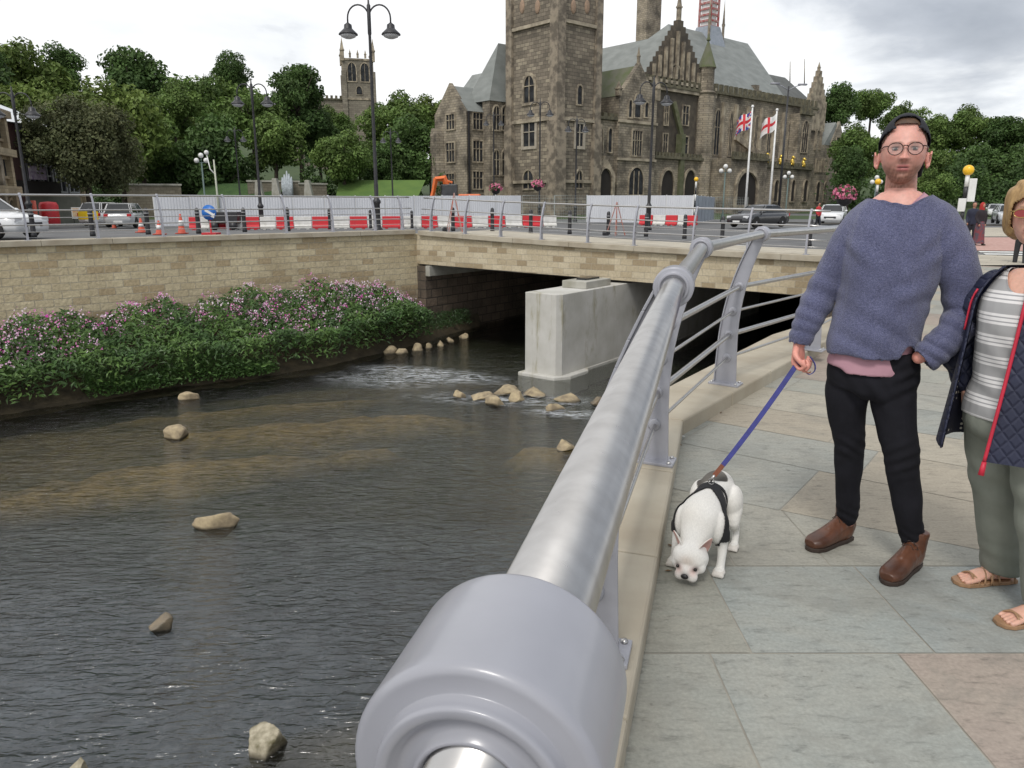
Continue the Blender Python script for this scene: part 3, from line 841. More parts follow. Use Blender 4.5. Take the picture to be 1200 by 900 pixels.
# red and white barriers
def barrier(p, q, red, i):
    p, q = Vector(p), Vector(q); d = q-p; L = d.length
    m_ = M_RED if red else M_WPL
    t = MB(); h = .70
    prof = [(-.2, .06), (-.2, .16), (-.09, .26), (-.075, h), (.075, h), (.09, .26), (.2, .16), (.2, .06)]
    t.prism(prof, lambda u, v: (0.02, u, v), (L-.04, 0, 0))
    t.box(.15, -.19, 0, .32, .19, .06); t.box(L-.32, -.19, 0, L-.15, .19, .06)
    o = t.build('road_barrier', m_, bevel=.02); o.location = p; o.rotation_euler = (0, 0, math.atan2(d.y, d.x))
    return o
def bar_chain(cuts, y0, y1, first_red, lab, grp, zf=.12):
    k = first_red
    for i in range(len(cuts)-1):
        yy0 = y0+(y1-y0)*(cuts[i]-cuts[0])/(cuts[-1]-cuts[0]); yy1 = y0+(y1-y0)*(cuts[i+1]-cuts[0])/(cuts[-1]-cuts[0])
        p, q = P(cuts[i], yy0, zf), P(cuts[i+1], yy1, zf)
        o = barrier(p, q, k, i)
        tag(o, lab % ('red' if k else 'white', ORD[i]), 'road barrier', grp); k = not k
bar_chain([222, 236, 247, 274, 286, 305, 324, 345, 366, 391, 410, 431, 448, 473, 494, 513, 530, 553, 572, 592, 612, 636, 652], 270, 266.5, True, '%s plastic road barrier in the long row before the hoarding, %s from its left end', 'long row of red and white barriers')
bar_chain([749, 765, 780, 794, 803, 817], 264, 265, True, '%s plastic barrier in the short row before the pale hoarding, %s from its left', 'short row of red and white barriers', .05)
# hoarding
M_HOARD = mat('pale_hoarding', (.62, .635, .67), (.54, .555, .59), .7, .5, stretch=(1, 1, .3))
def hoarding(name, label, pxs_, base, top, m_, zf=.0, posts=True, panel_w=2.3, thick=.05):
    a, b2 = P(pxs_[0], base[0], zf), P(pxs_[1], base[1], zf)
    d = b2-a; L = d.length; H0 = zat(top[0], a.y, pxs_[0])-zf; H1 = zat(top[1], b2.y, pxs_[1])-zf
    t = thing(name, label, 'hoarding', a, math.atan2(d.y, d.x))
    n = max(1, round(L/panel_w))
    for i in range(n):
        x0, x1 = L*i/n, L*(i+1)/n; h = H0+(H1-H0)*(i+.5)/n
        mb = MB(); K = 12; pts = []
        for k in range(K):
            xa = x0+.02+(x1-x0-.04)*k/K; xb = x0+.02+(x1-x0-.04)*(k+.55)/K; xc = x0+.02+(x1-x0-.04)*(k+1)/K
            pts += [(xa, -.03), (xb, -.03), (xb+.03, 0), (xc-.03, 0)]
        N_ = len(pts); vs = [(x, y, z) for z in (.05, h) for x, y in pts]
        mb.add(vs, [(k, k+1, N_+k+1, N_+k) for k in range(N_-1)]); 
        mb.box(x0+.02, .01, .05, x1-.02, .03, h)
        mb.build('panel', m_, t)
        mb = MB(); mb.box(x0-.03, .03, 0, x0+.03, .09, h+.05); mb.build('post', M_WHITE, t)
    return t
M_HO2 = mat('blue_grey_hoarding', (.30, .34, .39), (.26, .29, .34), .7, .5)
hoarding('hoarding', 'long run of pale grey ribbed hoarding behind the red and white barriers', (183, 611), (266, 261), (231, 229), M_HOARD)
hoarding('hoarding', 'pale grey ribbed hoarding in front of the town hall arches', (687, 812), (261, 262), (229, 229), M_HOARD)
hoarding('hoarding', 'short darker blue grey hoarding turning away beside the flagpoles', (812, 836), (262, 258), (229, 231), M_HO2)
def meshfence(label, pxs_, base, top, m_):
    a, b2 = P(pxs_[0], base[0], 0), P(pxs_[1], base[1], 0); d = b2-a; L = d.length; H = zat(top, (a.y+b2.y)/2, pxs_[0])
    t = thing('mesh_fence', label, 'fence', a, math.atan2(d.y, d.x)); n = max(1, round(L/2.2))
    for i in range(n):
        x0, x1 = L*i/n+.03, L*(i+1)/n-.03
        mb = MB(); mb.tube([(x0, 0, .05), (x0, 0, H), (x1, 0, H), (x1, 0, .05), (x0, 0, .05)], .03, 6); mb.build('frame', m_, t)
        mb = MB()
        for k in range(1, 18): x = x0+(x1-x0)*k/18; mb.beam((x, 0, .1), (x, 0, H), .012, .012, (0, 1, 0))
        for k in range(1, 9): z = H*k/9; mb.beam((x0, 0, z), (x1, 0, z), .012, .012)
        mb.build('wire_mesh', m_, t)
M_FEN = mat('fence_metal', (.33, .36, .34), None, 3, .5)
meshfence('open mesh site fence between the two pale hoardings below the clock tower', (612, 687), (261, 261), 229, M_FEN)
meshfence('open mesh site fence between the blue grey hoarding and the black saloon', (837, 875), (258, 258), 231, M_FEN)
# lamp posts
def make_lamp(H, S=1.0, arm=.62, basket=False):
    t = thing('street_lamp', '', 'street lamp')
    mb = MB().mat(0, True)
    mb.lathe([(.21, 0), (.21, .12), (.16, .2), (.135, .3), (.13, 1.15), (.17, 1.2), (.17, 1.28), (.11, 1.36), (.085, 1.45), (.09, 1.9), (.075, 2.0), (.055, H-.9*S), (.075, H-.85*S), (.075, H-.1*S), (.04, H-.05*S), (.03, H+.12*S), (0, H+.16*S)], n=14)
    mb.build('column', M_BLACK, t)
    for s in (-1, 1):
        mb = MB().mat(0, True); pts = []
        for k in range(13):
            a = PI*k/12; r = arm*S/2
            pts.append((s*(r-r*math.cos(a)), 0, H-.45*S+(1.0*r*math.sin(a) if True else 0)*1.15+.02))
        pts.append((s*arm*S, 0, H-.55*S))
        pts = [(0, 0, H-.8*S)]+pts
        mb.tube(pts, .024*S, 8)
        am = mb.build('arm', M_BLACK, t)
        mb = MB().mat(0, True); c = (s*arm*S, 0, H-.55*S)
        mb.lathe([(.03*S, 0), (.05*S, -.02*S), (.11*S, -.06*S), (.12*S, -.16*S), (.15*S, -.19*S), (.27*S, -.30*S), (.28*S, -.33*S), (.2*S, -.33*S)], c, 16)
        ln = mb.build('lantern', M_BLACK, am)
        mb = MB().mat(0, True); mb.lathe([(.24*S, -.332*S), (.2*S, -.39*S), (.1*S, -.43*S), (0, -.44*S)], c, 14); mb.build('glass_bowl', M_BOWL, ln)
    return t
M_BOWL = mat('lamp_bowl', (.55, .56, .58), (.4, .42, .44), 3, .15)
LAMPS = [(442, 268, 2, 31.5, 'tall black twin-arm street lamp against the sky beside church tower', 1.35, 0),
         (760, 270, 94, 41, 'slim black twin-arm street lamp in front of the town hall gable', 1.25, .3),
         (306, 270, 96, 43, 'black twin-arm street lamp before the trees above the hoarding', 1.3, 0),
         (35, 275, 106, 38, 'black twin-arm street lamp beside the dark brick building', 1.3, .1),
         (283, 262, 151, 70, 'small distant twin-arm lamp below the taller lamp at the tree line', 1.15, 0),
         (78, 262, 153, 68, 'distant twin-arm lamp against the drooping tree on the left', 1.15, .2),
         (461, 262, 153, 70, 'distant twin-arm lamp just right of the tall street lamp', 1.1, 0),
         (632, 262, 118, 66, 'twin-arm lamp standing before left face of the clock tower', 1.3, 0),
         (674, 262, 138, 66, 'twin-arm lamp standing before right face of the clock tower', 1.2, .2),
         (579, 262, 133, 72, 'twin-arm lamp in front of the dark gothic windows left of tower', 1.1, 0)]
for (px, py, pt_, Y, lab, S, rz) in LAMPS:
    b_ = PY(px, 250, Y); z = fground(b_.x, Y)-.05 if Y < 60 else -.05
    H = zat(pt_, Y, px)-z
    o = make_lamp(H, S); o.location = (b_.x, Y, z); o.rotation_euler = (0, 0, rz); tag(o, lab, 'street lamp', 'heritage street lamps')
M_PINKF = mat('petunias', (.55, .06, .16), (.70, .30, .42), 14, .8, bmp=1, bdist=.05, bscale=25)
def basket(px, py, Y, r, label):
    c = PY(px, py, Y); rr = random.Random(px); t = thing('hanging_basket', label, 'hanging basket', c)
    mb = MB().mat(0, True); mb.lathe([(0.05, -r), (r*.6, -r*.7), (r*.8, -.1*r), (r*.7, 0)], n=12); mb.build('bowl', M_BLACK, t)
    V, F_, mi = [], [], []
    for k in range(420):
        a = rr.uniform(0, 2*PI); ph = math.acos(rr.uniform(-.35, 1)); q = Vector((math.sin(ph)*math.cos(a), math.sin(ph)*math.sin(a), .85*math.cos(ph)))*r*rr.uniform(.75, 1.12)
        u = Vector((rr.gauss(0, 1), rr.gauss(0, 1), rr.gauss(0, 1))).normalized(); w_ = u.cross(q.normalized()).normalized(); s = r*.13
        n = len(V); V += [q-u*s-w_*s, q+u*s-w_*s, q+u*s+w_*s, q-u*s+w_*s]; F_.append((n, n+1, n+2, n+3)); mi.append(0 if rr.random() < .6 else 1)
    mesh_obj('flowers', [tuple(v) for v in V], F_, [M_PINKF, mat('basket_leaf', (.05, .09, .03), None, 4, .8)], t, mi=mi)
basket(630, 217, 64, .5, 'pink flower basket in front of the clock tower lamp'); basket(581, 221, 70, .55, 'pink flower basket left of the clock tower')
basket(990, 229, 30, .42, 'pink and purple flower ball beside the man in the blue jumper')
# church of flags: poles
M_BLUE = mat('flag_blue', (.05, .07, .32), None, 3, .8)
def flagpole(px, py_t, Y, lab, kind):
    b_ = PY(px, 250, Y); H = zat(py_t, Y, px+10)
    t = thing('flagpole', lab, 'flagpole', (b_.x, Y, -.1)); mb = MB().mat(0, True); mb.tube([(0, 0, 0), (0, 0, H)], [.10, .055], 10); mb.ball((0, 0, H+.06), .11, 8, 6); mb.build('pole', M_WHITE, t)
    mb = MB(); W, Hh = 1.45, 1.15; nx_, nz_ = 14, 10
    for j in range(nz_):
        for i in range(nx_):
            u0, u1, v0, v1 = i/nx_, (i+1)/nx_, j/nz_, (j+1)/nz_; uc, vc_ = (u0+u1)/2-.5, (v0+v1)/2-.5
            if kind == 'george': mi = 1 if abs(uc) < .09 or abs(vc_) < .11 else 0
            else:
                if abs(uc) < .07 or abs(vc_) < .1: mi = 1
                elif abs(uc) < .14 or abs(vc_) < .2: mi = 0
                elif abs(abs(uc)-abs(vc_)) < .08: mi = 0 if (i+j) % 2 else 1
                else: mi = 2
            def q(u, v):
                x = u*W*.78; return (-x, .16*math.sin(u*9+v*2)*u*1.5, H-.15-Hh*(1-v)-u*.75-.1*math.sin(u*7))
            mb.mi = mi; mb.add([q(u0, v0), q(u1, v0), q(u1, v1), q(u0, v1)], [(0, 1, 2, 3)])
    fl = mb.build('flag', [M_WHITE, M_RED, M_BLUE], t); fl['label'] = 'white flag with a red cross' if kind == 'george' else 'blue flag with red and white crosses'
flagpole(873, 124, 58, 'white flagpole flying a blue red and white crossed flag', 'union')
flagpole(901, 128, 60, 'white flagpole flying a white flag with red cross', 'george')
t = None
b_ = PY(912, 250, 63); H = zat(101, 63, 915)
t = thing('street_light', 'tall modern street light with two flat heads beside flagpoles', 'street light', (b_.x, 63, 0), .2)
mb = MB().mat(0, True); mb.tube([(0, 0, 0), (0, 0, H)], [.11, .06], 10); mb.build('pole', M_BLACK, t)
for s in (-1, 1):
    mb = MB().mat(0, True); mb.tube([(0, 0, H-.3), (s*.6, 0, H), (s*1.2, 0, H+.15)], .035, 6); mb.box(s*1.2-.35, -.12, H+.1, s*1.2+.35, .12, H+.22); mb.build('lamp_head', M_GREY, t)
# globe lamp standards
for k, (px, py, Y, lab) in enumerate([(850, 201, 70, 'cluster lamp with white globes by the big town hall arch'), (924, 208, 80, 'cluster lamp with white globes beside the golden lions'), (236, 189, 62, 'cluster lamp with white globes in front of the dark trees'), (1027, 214, 70, 'cluster lamp with white globes beside the yellow crossing beacon')]):
    c = PY(px, py, Y); t = thing('globe_lamp', lab, 'street lamp', (c.x, Y, -.1), 0, 'globe lamp clusters'); H = c.z
    mb = MB().mat(0, True); mb.lathe([(.2, 0), (.12, .6), (.07, .8), (.06, H)], n=10); mb.beam((-.36, 0, H), (.36, 0, H), .05, .05); mb.beam((0, 0, H), (0, 0, H+.4), .05, .05, (1, 0, 0)); mb.build('column', mat('verdigris', (.10, .15, .14), None, 3, .5), t)
    for s in ((-.38, .16), (.38, .16), (0, .55)):
        mb = MB().mat(0, True); mb.ball((s[0], 0, H+s[1]), .2, 12, 8); mb.build('globe', M_WHITE, t)
# belisha beacons
def beacon(px, py, Y, lab, box=False):
    c = PY(px, py, Y); z0 = fground(c.x, Y)-.1 if Y < 50 else -.1; H = c.z-z0; t = thing('crossing_beacon', lab, 'crossing beacon', (c.x, Y, z0), 0, 'crossing beacons')
    n = 7
    for k in range(n):
        mb = MB().mat(0, True); mb.cyl((0, 0, H*k/n*.95), (0, 0, H*(k+1)/n*.95), .06); mb.build('pole_band', M_WHITE if k % 2 == 0 else M_BLACK, t)
    mb = MB().mat(0, True); mb.ball((0, 0, H), .16, 18, 12); mb.build('globe', mat('beacon_yellow', (.85, .52, .02), (.8, .45, .02), 3, .3), t)
    if box:
        mb = MB(); mb.box(.03, -.12, H-.95, .25, -.06, H-.25); mb.build('sign_plate', M_WHITE, t, bevel=.01); mb = MB(); mb.box(-.22, -.1, H-1.25, .0, -.05, H-.85); mb.build('sign_plate', M_WHITE, t, bevel=.01)
beacon(1135, 199.5, 24, 'yellow globe crossing beacon with white plates right of the man', True)
beacon(1029, 213, 40, 'small yellow globe beacon just left of the man\'s neck'); beacon(816, 210, 56, 'pale yellow beacon in front of the town hall arches')
# cones
M_CONE = mat('cone_orange', (.55, .09, .05), None, 3, .5)
for k, (px, py, h, lab) in enumerate([(166, 270, .6, 'traffic cone beside rear of the silver car'), (187, 272, .55, 'traffic cone at left end of the hoarding'), (213, 271, .8, 'tall traffic cone before the hoarding beside the blue sign'), (134, 266, .6, 'low traffic cone beneath the yellow backed car')]):
    p = ground_at(px, py); t = thing('traffic_cone', lab, 'traffic cone', p, 0, 'traffic cones')
    t.location.z -= .1
    mb = MB().mat(0, True); mb.lathe([(.2, 0.04), (.15, .05), (.035, h), (.02, h+.01)], n=12); mb.box(-.2, -.2, 0, .2, .2, .04); mb.build('body', M_CONE, t)
    mb = MB().mat(0, True); mb.lathe([(.117*1.02, .04+h*.35), (.075*1.05, h*.68)], n=12); mb.build('sleeve', M_WHITE, t)
# blue direction sign
p = ground_at(247, 272); t = thing('keep_left_sign', 'round blue sign with white arrow standing before the hoarding', 'road sign', (p.x, p.y, p.z-.1), math.radians(-5))
zc = zat(249, p.y, 247)-p.z+.1
mb = MB().mat(0, True); mb.lathe([(.30, -.015), (.30, .015)], (0, 0, zc), 28, (0, -1, 0)); mb.build('disc', mat('sign_blue', (.02, .16, .55), None, 3, .4), t)
mb = MB(); mb.obox((0.02, -.02, zc), Vector((.17, 0, -.10))*1, (0, .004, 0), Vector((.02, 0, .034))*1.2)
mb.add([(.20, -.025, zc-.22), (.26, -.025, zc-.02), (.06, -.025, zc-.16)], [(0, 1, 2)]); mb.build('arrow', M_WHITE, t)
mb = MB(); mb.tube([(0, .03, 0), (0, .03, zc)], .03, 8); mb.box(-.3, -.2, 0, .3, .25, .08); mb.build('stand', M_RED, t)
p = ground_at(262, 268); t = thing('skip_trailer', 'low dark works trailer between the barriers and the hoarding', 'trailer', (p.x, p.y, p.z-.1), .02)
mb = MB(); mb.prism([(-.8, .35), (.75, .35), (.8, .95), (-.8, .95)], lambda u, v: (u, 0, v), (0, 1.1, 0)); mb.build('body', M_BLACK, t, bevel=.02)
for s in (-.5, .5):
    mb = MB().mat(0, True); mb.cyl((s, -.05, .22), (s, .12, .22), .22, n=14); mb.build('wheel', M_BLACK, t)
# folding sign stands seen from behind
for k, (px, py, yt, lab) in enumerate([(533, 272, 226, 'folding metal sign stand behind the bridge corner railing'), (722, 276, 237, 'folding metal sign stand before the pale hoarding seen from behind')]):
    p = ground_at(px, py); H = zat(yt, p.y, px)-p.z; t = thing('sign_stand', lab, 'sign stand', (p.x, p.y, p.z), .4*k+.2, 'folding sign stands')
    mb = MB()
    for s in (-1, 1):
        mb.beam((s*.28, -.25, 0), (0, 0, H), .03, .03, (0, 1, 0)); mb.beam((s*.3, .3, 0), (0, .02, H), .03, .03, (0, 1, 0))
    mb.beam((-.17, -.15, H*.4), (.17, -.15, H*.4), .03, .03); mb.build('frame', mat('weathered_steel', (.32, .27, .25), (.45, .12, .08), 5, .6), t)
    mb = MB(); mb.prism([(-.38, 0), (-.2, 0), (-.2, .12), (-.25, .2), (-.33, .2), (-.38, .12)], lambda u, v: (u-.1, .1, v), (0, .25, 0)); mb.build('sandbag', M_BLACK, t, bevel=.03)
# excavator behind the hoarding
M_OR = mat('excavator_orange', (.75, .16, .03), (.6, .13, .03), 3, .45)
Yx = 68; c = PY(540, 229, Yx); t = thing('excavator', 'orange excavator with dark cab standing behind the long hoarding', 'excavator', (c.x, Yx, 0), 0)
k_ = Yx/FPX*1.03
def ex(px, py): return ((px-540)*k_, 0, zat(py, Yx, 540))
mb = MB(); a = ex(513, 228); mb.box(ex(538, 229)[0], -1, ex(0, 230)[2]-1.0, ex(562, 229)[0], 1, ex(0, 227.5)[2]+.0); mb.build('body', M_OR, t, bevel=.1)
mb = MB(); mb.box(ex(519, 0)[0], -.6, ex(0, 230)[2]-1, ex(537, 0)[0], .6, ex(0, 216)[2]); mb.build('cab', M_GLASSD, t, bevel=.1)
mb = MB(); mb.tube([ex(526, 222), ex(522, 209), ex(512, 210)], [.28, .3, .2], 4); mb.build('boom', M_OR, t)
mb = MB(); mb.tube([ex(513, 209), ex(510, 224), ex(508, 232)], [.22, .18, .2], 4); mb.tube([ex(521, 211), (ex(531, 214))], .1, 6); mb.build('dipper_arm', M_OR, t)
mb = MB(); mb.box(ex(519, 0)[0], -1.2, 0, ex(560, 0)[0], 1.2, .7); mb.build('tracks', M_BLACK, t, bevel=.15)

# ============================================================ CARS
M_TYRE = mat('tyre', (.02, .02, .02), None, 5, .85); M_RIM = mat('alloy', (.5, .5, .52), None, 3, .35, .8)
M_CGL = mat('car_glass', (.015, .018, .02), (.03, .033, .036), 1, .05)
M_HL = mat('headlamp_lens', (.75, .76, .78), None, 3, .1); M_TL = mat('tail_lamp_lens', (.5, .01, .015), None, 3, .2)
def carpaint(n, c): return mat('car_paint_'+n, c, tuple(x*.93 for x in c), .8, .25, 0, coat=.8)
def make_car(paint, L=4.5, W=1.8, H=1.45, hatch=False, estate=False):
    t = thing('parked_car', '', 'car'); h2 = W/2
    # stations along x (front at -L/2)
    top = [(-.5, .60), (-.485, .72), (-.40, .82), (-.24, .93), (-.1, .95), (.2, .96), (.36, .97), (.46, .92), (.495, .80), (.5, .62)]
    bot = .22
    mb = MB().mat(0, True); vs = []; prof = []
    for (fx, zt) in top:
        w_ = h2*(.80 if abs(fx) > .49 else (.90 if abs(fx) > .47 else (.97 if abs(fx) > .38 else 1.0)))
        ring = [(-w_*.92, bot), (-w_, .40), (-w_*1.0, zt*.72), (-w_*.95, zt*.96), (-w_*.80, zt), (0, zt+.02), (w_*.80, zt), (w_*.95, zt*.96), (w_, zt*.72), (w_, .40), (w_*.92, bot)]
        vs += [(fx*L, y, z) for y, z in ring]
    R = 11; fs = []
    for i in range(len(top)-1):
        for k in range(R-1): a = i*R+k; fs.append((a, a+1, a+R+1, a+R))
        fs.append((i*R, i*R+R, i*R+2*R-1, i*R+R-1))
    fs.append(tuple(range(R))[::-1]); fs.append(tuple((len(top)-1)*R+k for k in range(R)))
    mb.add(vs, fs); mb.build('body', paint, t)
    # cabin: glass house with body coloured roof
    if hatch: cb_ = [(-.24, -.10, .38, .47)]
    elif estate: cb_ = [(-.25, -.10, .42, .48)]
    else: cb_ = [(-.22, -.07, .24, .40)]
    x0, x1, x2, x3 = [v*L for v in cb_[0]]; zb = .93
    def ring(z, xa, xb, w_): return [(xa, -w_*.9, z), (xa+.1, -w_, z), (xb-.1, -w_, z), (xb, -w_*.9, z), (xb, w_*.9, z), (xb-.1, w_, z), (xa+.1, w_, z), (xa, w_*.9, z)]
    a = ring(zb, x0, x3, h2*.93); b_ = ring(H-.06, x1, x2, h2*.74); c_ = ring(H, x1+.25, x2-.2, h2*.6)
    mb = MB().mat(0, False); mb.add(a+b_, [(i, (i+1) % 8, 8+(i+1) % 8, 8+i) for i in range(8)]); mb.build('window_band', M_CGL, t)
    mb = MB().mat(0, True); mb.add(b_+c_, [(i, (i+1) % 8, 8+(i+1) % 8, 8+i) for i in range(8)]+[tuple(range(8, 16))])
    mb.smooth = False
    for i in (0, 3, 4, 7, 1, 2, 5, 6):
        p, q = Vector(a[i]), Vector(b_[i]); nrm = Vector((0, 1 if p.y > 0 else -1, 0)); mb.beam(p+nrm*.012, q+nrm*.012, .07, .03, nrm)
    for s in (-1, 1):
        xm = (x1+x2)/2-.05; mb.beam((xm, s*h2*.935, zb), (xm, s*h2*.75, H-.06), .07, .03, (0, s, 0))
    mb.build('roof', paint, t)
    for sx in (-.31, .30):
        for s in (-1, 1):
            mb = MB().mat(0, True); y = s*(h2-.10); mb.lathe([(.2, -.1), (.31, -.1), (.325, -.07), (.325, .07), (.31, .1), (.2, .1)], (sx*L, y, .325), 20, (0, s, 0)); wh = mb.build('wheel', M_TYRE, t)
            mb = MB().mat(0, True); mb.lathe([(.205, .095), (.2, .1), (.12, .085), (.05, .11), (0, .11)], (sx*L, y, .325), 16, (0, s, 0)); mb.build('rim', M_RIM, wh)
            # wheel arch
            mb = MB(); arc = [(sx*L+.39*math.cos(PI*k/10), .33+.39*math.sin(PI*k/10)) for k in range(11)]
            mb.prism([(x, z) for x, z in arc]+[(sx*L-.39, .2), (sx*L+.39, .2)], lambda u, v: (u, s*(h2-.02), v), (0, s*.022, 0)); mb.build('wheel_arch', M_TYRE, t)
    for s in (-1, 1):
        mb = MB(); mb.box(-L/2+.02, min(s*h2*.5, s*h2*.88), .58, -L/2+.24, max(s*h2*.5, s*h2*.88), .74); mb.build('headlight', M_HL, t, bevel=.03)
        mb = MB(); mb.box(L/2-.16, min(s*h2*.62, s*h2*.9), .68, L/2+.005, max(s*h2*.62, s*h2*.9), .88); mb.build('tail_light', M_TL, t, bevel=.02)
        mb = MB(); mb.ball((x0+.25, s*(h2+.08), .98), (.09, .1, .07), 8, 6); mb.build('mirror', paint, t)
    mb = MB(); mb.box(-L/2-.012, -.42, .42, -L/2+.05, .42, .56); mb.build('grille', M_BLACK, t)
    for s, xx in ((-1, -L/2-.015), (1, L/2-.01)):
        mb = MB(); mb.box(min(xx, xx+s*.02), -.26, .34, max(xx, xx+s*.02), .26, .45); mb.build('number_plate', M_WHITE, t)
    return t
def place_car(px, py, z, rz, lab, paint, **kw):
    p = P(px, py, z); o = make_car(paint, **kw); o.location = p; o.rotation_euler = (0, 0, rz); tag(o, lab, 'car', 'cars on the road'); return o
place_car(888, 266, 0, math.radians(38), 'black saloon car driving past the hoarding end', carpaint('black', (.02, .021, .024)), L=4.8)
place_car(975, 262, 0, math.radians(62), 'white car partly hidden by the man in the jumper', carpaint('white', (.72, .73, .74)), L=4.2, hatch=True)
place_car(-22, 279, .33, math.radians(172), 'white car at the left behind the wall railing', carpaint('white2', (.72, .73, .74)), L=4.3, H=1.5)
o = place_car(150, 266, .0, math.radians(-78), 'silver hatchback seen from behind beside the cones', carpaint('silver', (.45, .46, .47)), L=4.2, H=1.55, hatch=True)
place_car(154, 252, .0, math.radians(12), 'dark car parked beyond the silver hatchback', carpaint('navy', (.03, .035, .05)), L=4.4, H=1.5)
o = place_car(127, 264, .0, math.radians(-95), 'white car with bright yellow rear beside the silver hatchback', carpaint('white3', (.7, .7, .7)), L=4.2, H=1.6, hatch=True)
mb = MB(); mb.box(2.08, -.72, .45, 2.12, .72, 1.0); mb.build('rear_panel', mat('high_vis_yellow', (.85, .6, .02), None, 3, .5), o)
place_car(1180, 262, 0, math.radians(65), 'silver car driving behind the woman\'s hair', carpaint('silver2', (.5, .52, .54)), L=4.2, hatch=True)
place_car(1166, 254, 0, math.radians(60), 'white car in the distant line of traffic', carpaint('white4', (.7, .7, .7)), L=4.2, hatch=True)
place_car(1158, 251, 0, math.radians(60), 'distant grey car at head of the traffic line', carpaint('grey', (.25, .27, .3)), L=4.2, hatch=True)
# red plastic cabinets and board at the left
for k, (px, py, w_, h_, lab) in enumerate([(60, 264, .75, 1.5, 'tall round red plastic tank beside dark doorway'), (43, 266, .3, 1.6, 'narrow red barrier board on end near the white car')]):
    p = P(px, py, .1); t = MB().mat(0, True)
    if k == 0: t.lathe([(w_/1.4, 0), (w_/1.3, .1), (w_/1.3, h_-.2), (w_/1.6, h_), (0, h_+.05)], n=14)
    else: t.box(-.12, -.1, 0, .12, .1, h_)
    o = t.build('plastic_tank' if k == 0 else 'barrier_board', M_RED if k == 0 else M_CONE, bevel=0); o.location = p; tag(o, lab, 'plastic tank' if k == 0 else 'barrier board')
p = P(92, 262, .1); t = thing('notice_board', 'white framed notice board on legs with orange poster', 'notice board', p)
mb = MB(); mb.box(-.4, 0, .35, .4, .04, 1.15); mb.build('frame', M_WHITE, t); mb = MB(); mb.box(-.32, -.012, .5, .15, -.002, 1.08); mb.build('poster', mat('poster', (.6, .28, .12), (.7, .6, .4), 3, .7), t)
mb = MB(); mb.beam((-.3, .02, 0), (-.3, .02, .36), .04, .04, (0, 1, 0)); mb.beam((.3, .02, 0), (.3, .02, .36), .04, .04, (0, 1, 0)); mb.build('legs', M_BLACK, t)
# cctv mast
p = PY(257, 250, 52); t = thing('camera_mast', 'pale mast with small cameras above the hoarding', 'mast', (p.x, 52, 0)); H = zat(187, 52, 255)
mb = MB().mat(0, True); mb.tube([(0, 0, 0), (-.05, 0, H)], [.09, .05], 8); mb.build('pole', mat('pale_green_paint', (.5, .52, .42), None, 3, .5), t)
mb = MB().mat(0, True); mb.tube([(0, 0, H-1), (-.35, 0, H-.6), (-.5, 0, H+.4)], .04, 6); mb.ball((-.5, 0, H+.45), .16, 8, 6); mb.build('camera_bracket', M_WHITE, t)
# ============================================================ BUILDINGS
M_HSTONE = brickmat('blackened_hall_stone', (.42, .36, .27), (.22, .19, .14), (.15, .13, .1), .62, .30, .025, stain=(.055, .047, .038), stain_amt=.95, stain_scale=.38, bmp=.6, bdist=.06, cc=(.36, .31, .24))
M_HTOWER = brickmat('tower_stone', (.29, .245, .185), (.13, .11, .085), (.11, .095, .075), .8, .40, .03, stain=(.05, .043, .035), stain_amt=.7, stain_scale=.16, bmp=.6, bdist=.06, cc=(.36, .31, .23))
M_CARVED = mat('carved_stone', (.42, .36, .265), (.15, .125, .095), 1.1, .9, bmp=.8, bdist=.08, bscale=5)
M_SLATE = mat('slate_roof', (.225, .24, .228), (.165, .178, .168), .5, .6, stretch=(1, 1, 2), bmp=.3, bdist=.03, bscale=6)
M_MOSS = mat('mossy_slate', (.14, .14, .10), (.10, .12, .05), .8, .85)
M_HWIN = mat('leaded_window', (.016, .017, .019), (.045, .048, .052), 1.5, .65, spec=.15)
M_BATT = mat('mossy_parapet', (.16, .145, .095), (.07, .065, .045), 1.6, .95, bmp=.6, bdist=.06, bscale=6)
M_PALES = mat('pale_dressing', (.44, .385, .29), (.19, .16, .12), .7, .9, bmp=.5, bdist=.05, bscale=5)
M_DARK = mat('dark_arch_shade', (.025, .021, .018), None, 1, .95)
M_GOLDL = mat('gilded_lion', (.75, .52, .10), None, 4, .3, .6)
HS = 1.24
HO = PY(651, 250, 73*HS); HO.z = -.1; HR = math.radians(40.9)
hall = thing('town_hall', 'large blackened gothic town hall with slate roofs and stepped gables behind the hoarding', 'town hall', HO, HR)
def TH_(px, py, b=None, a=None):
    """pixel -> (a, b, z) of the hall's frame on plane b=const or a=const"""
    d = ray(px, py); cr_, sr = math.cos(HR), math.sin(HR)
    def loc(x, y): return (x*cr_+y*sr, -x*sr+y*cr_)
    oa, ob = loc(-HO.x, -HO.y); da, db = loc(d[0], d[1])
    t = (b-ob)/db if b is not None else (a-oa)/da
    return (oa+da*t, ob+db*t, HC+d[2]*t-HO.z)
def hbox(name, a0, b0, z0, a1, b1, z1, m_, par=hall, bevel=0):
    return MB().box(a0, b0, z0, a1, b1, z1).build(name, m_, par, bevel=bevel)
def pw(w0, w1, z0, z1, k=7, pointed=True):
    """outline of a pointed-arch opening in (u, z)"""
    w = w1-w0; c = (w0+w1)/2; hs = min(w*.8, (z1-z0)*.5) if pointed else 0
    if not pointed: return [(w0, z0), (w1, z0), (w1, z1), (w0, z1)]
    zs = z1-hs; pts = [(w0, z0), (w1, z0), (w1, zs)]
    for i in range(1, k): t = i/k; pts.append((w1-(w/2)*(1-math.cos(t*PI/2)), zs+hs*math.sin(t*PI/2)**1.0))
    pts.append((c, z1))
    for i in range(k-1, 0, -1): t = i/k; pts.append((w0+(w/2)*(1-math.cos(t*PI/2)), zs+hs*math.sin(t*PI/2)))
    pts.append((w0, zs)); return pts
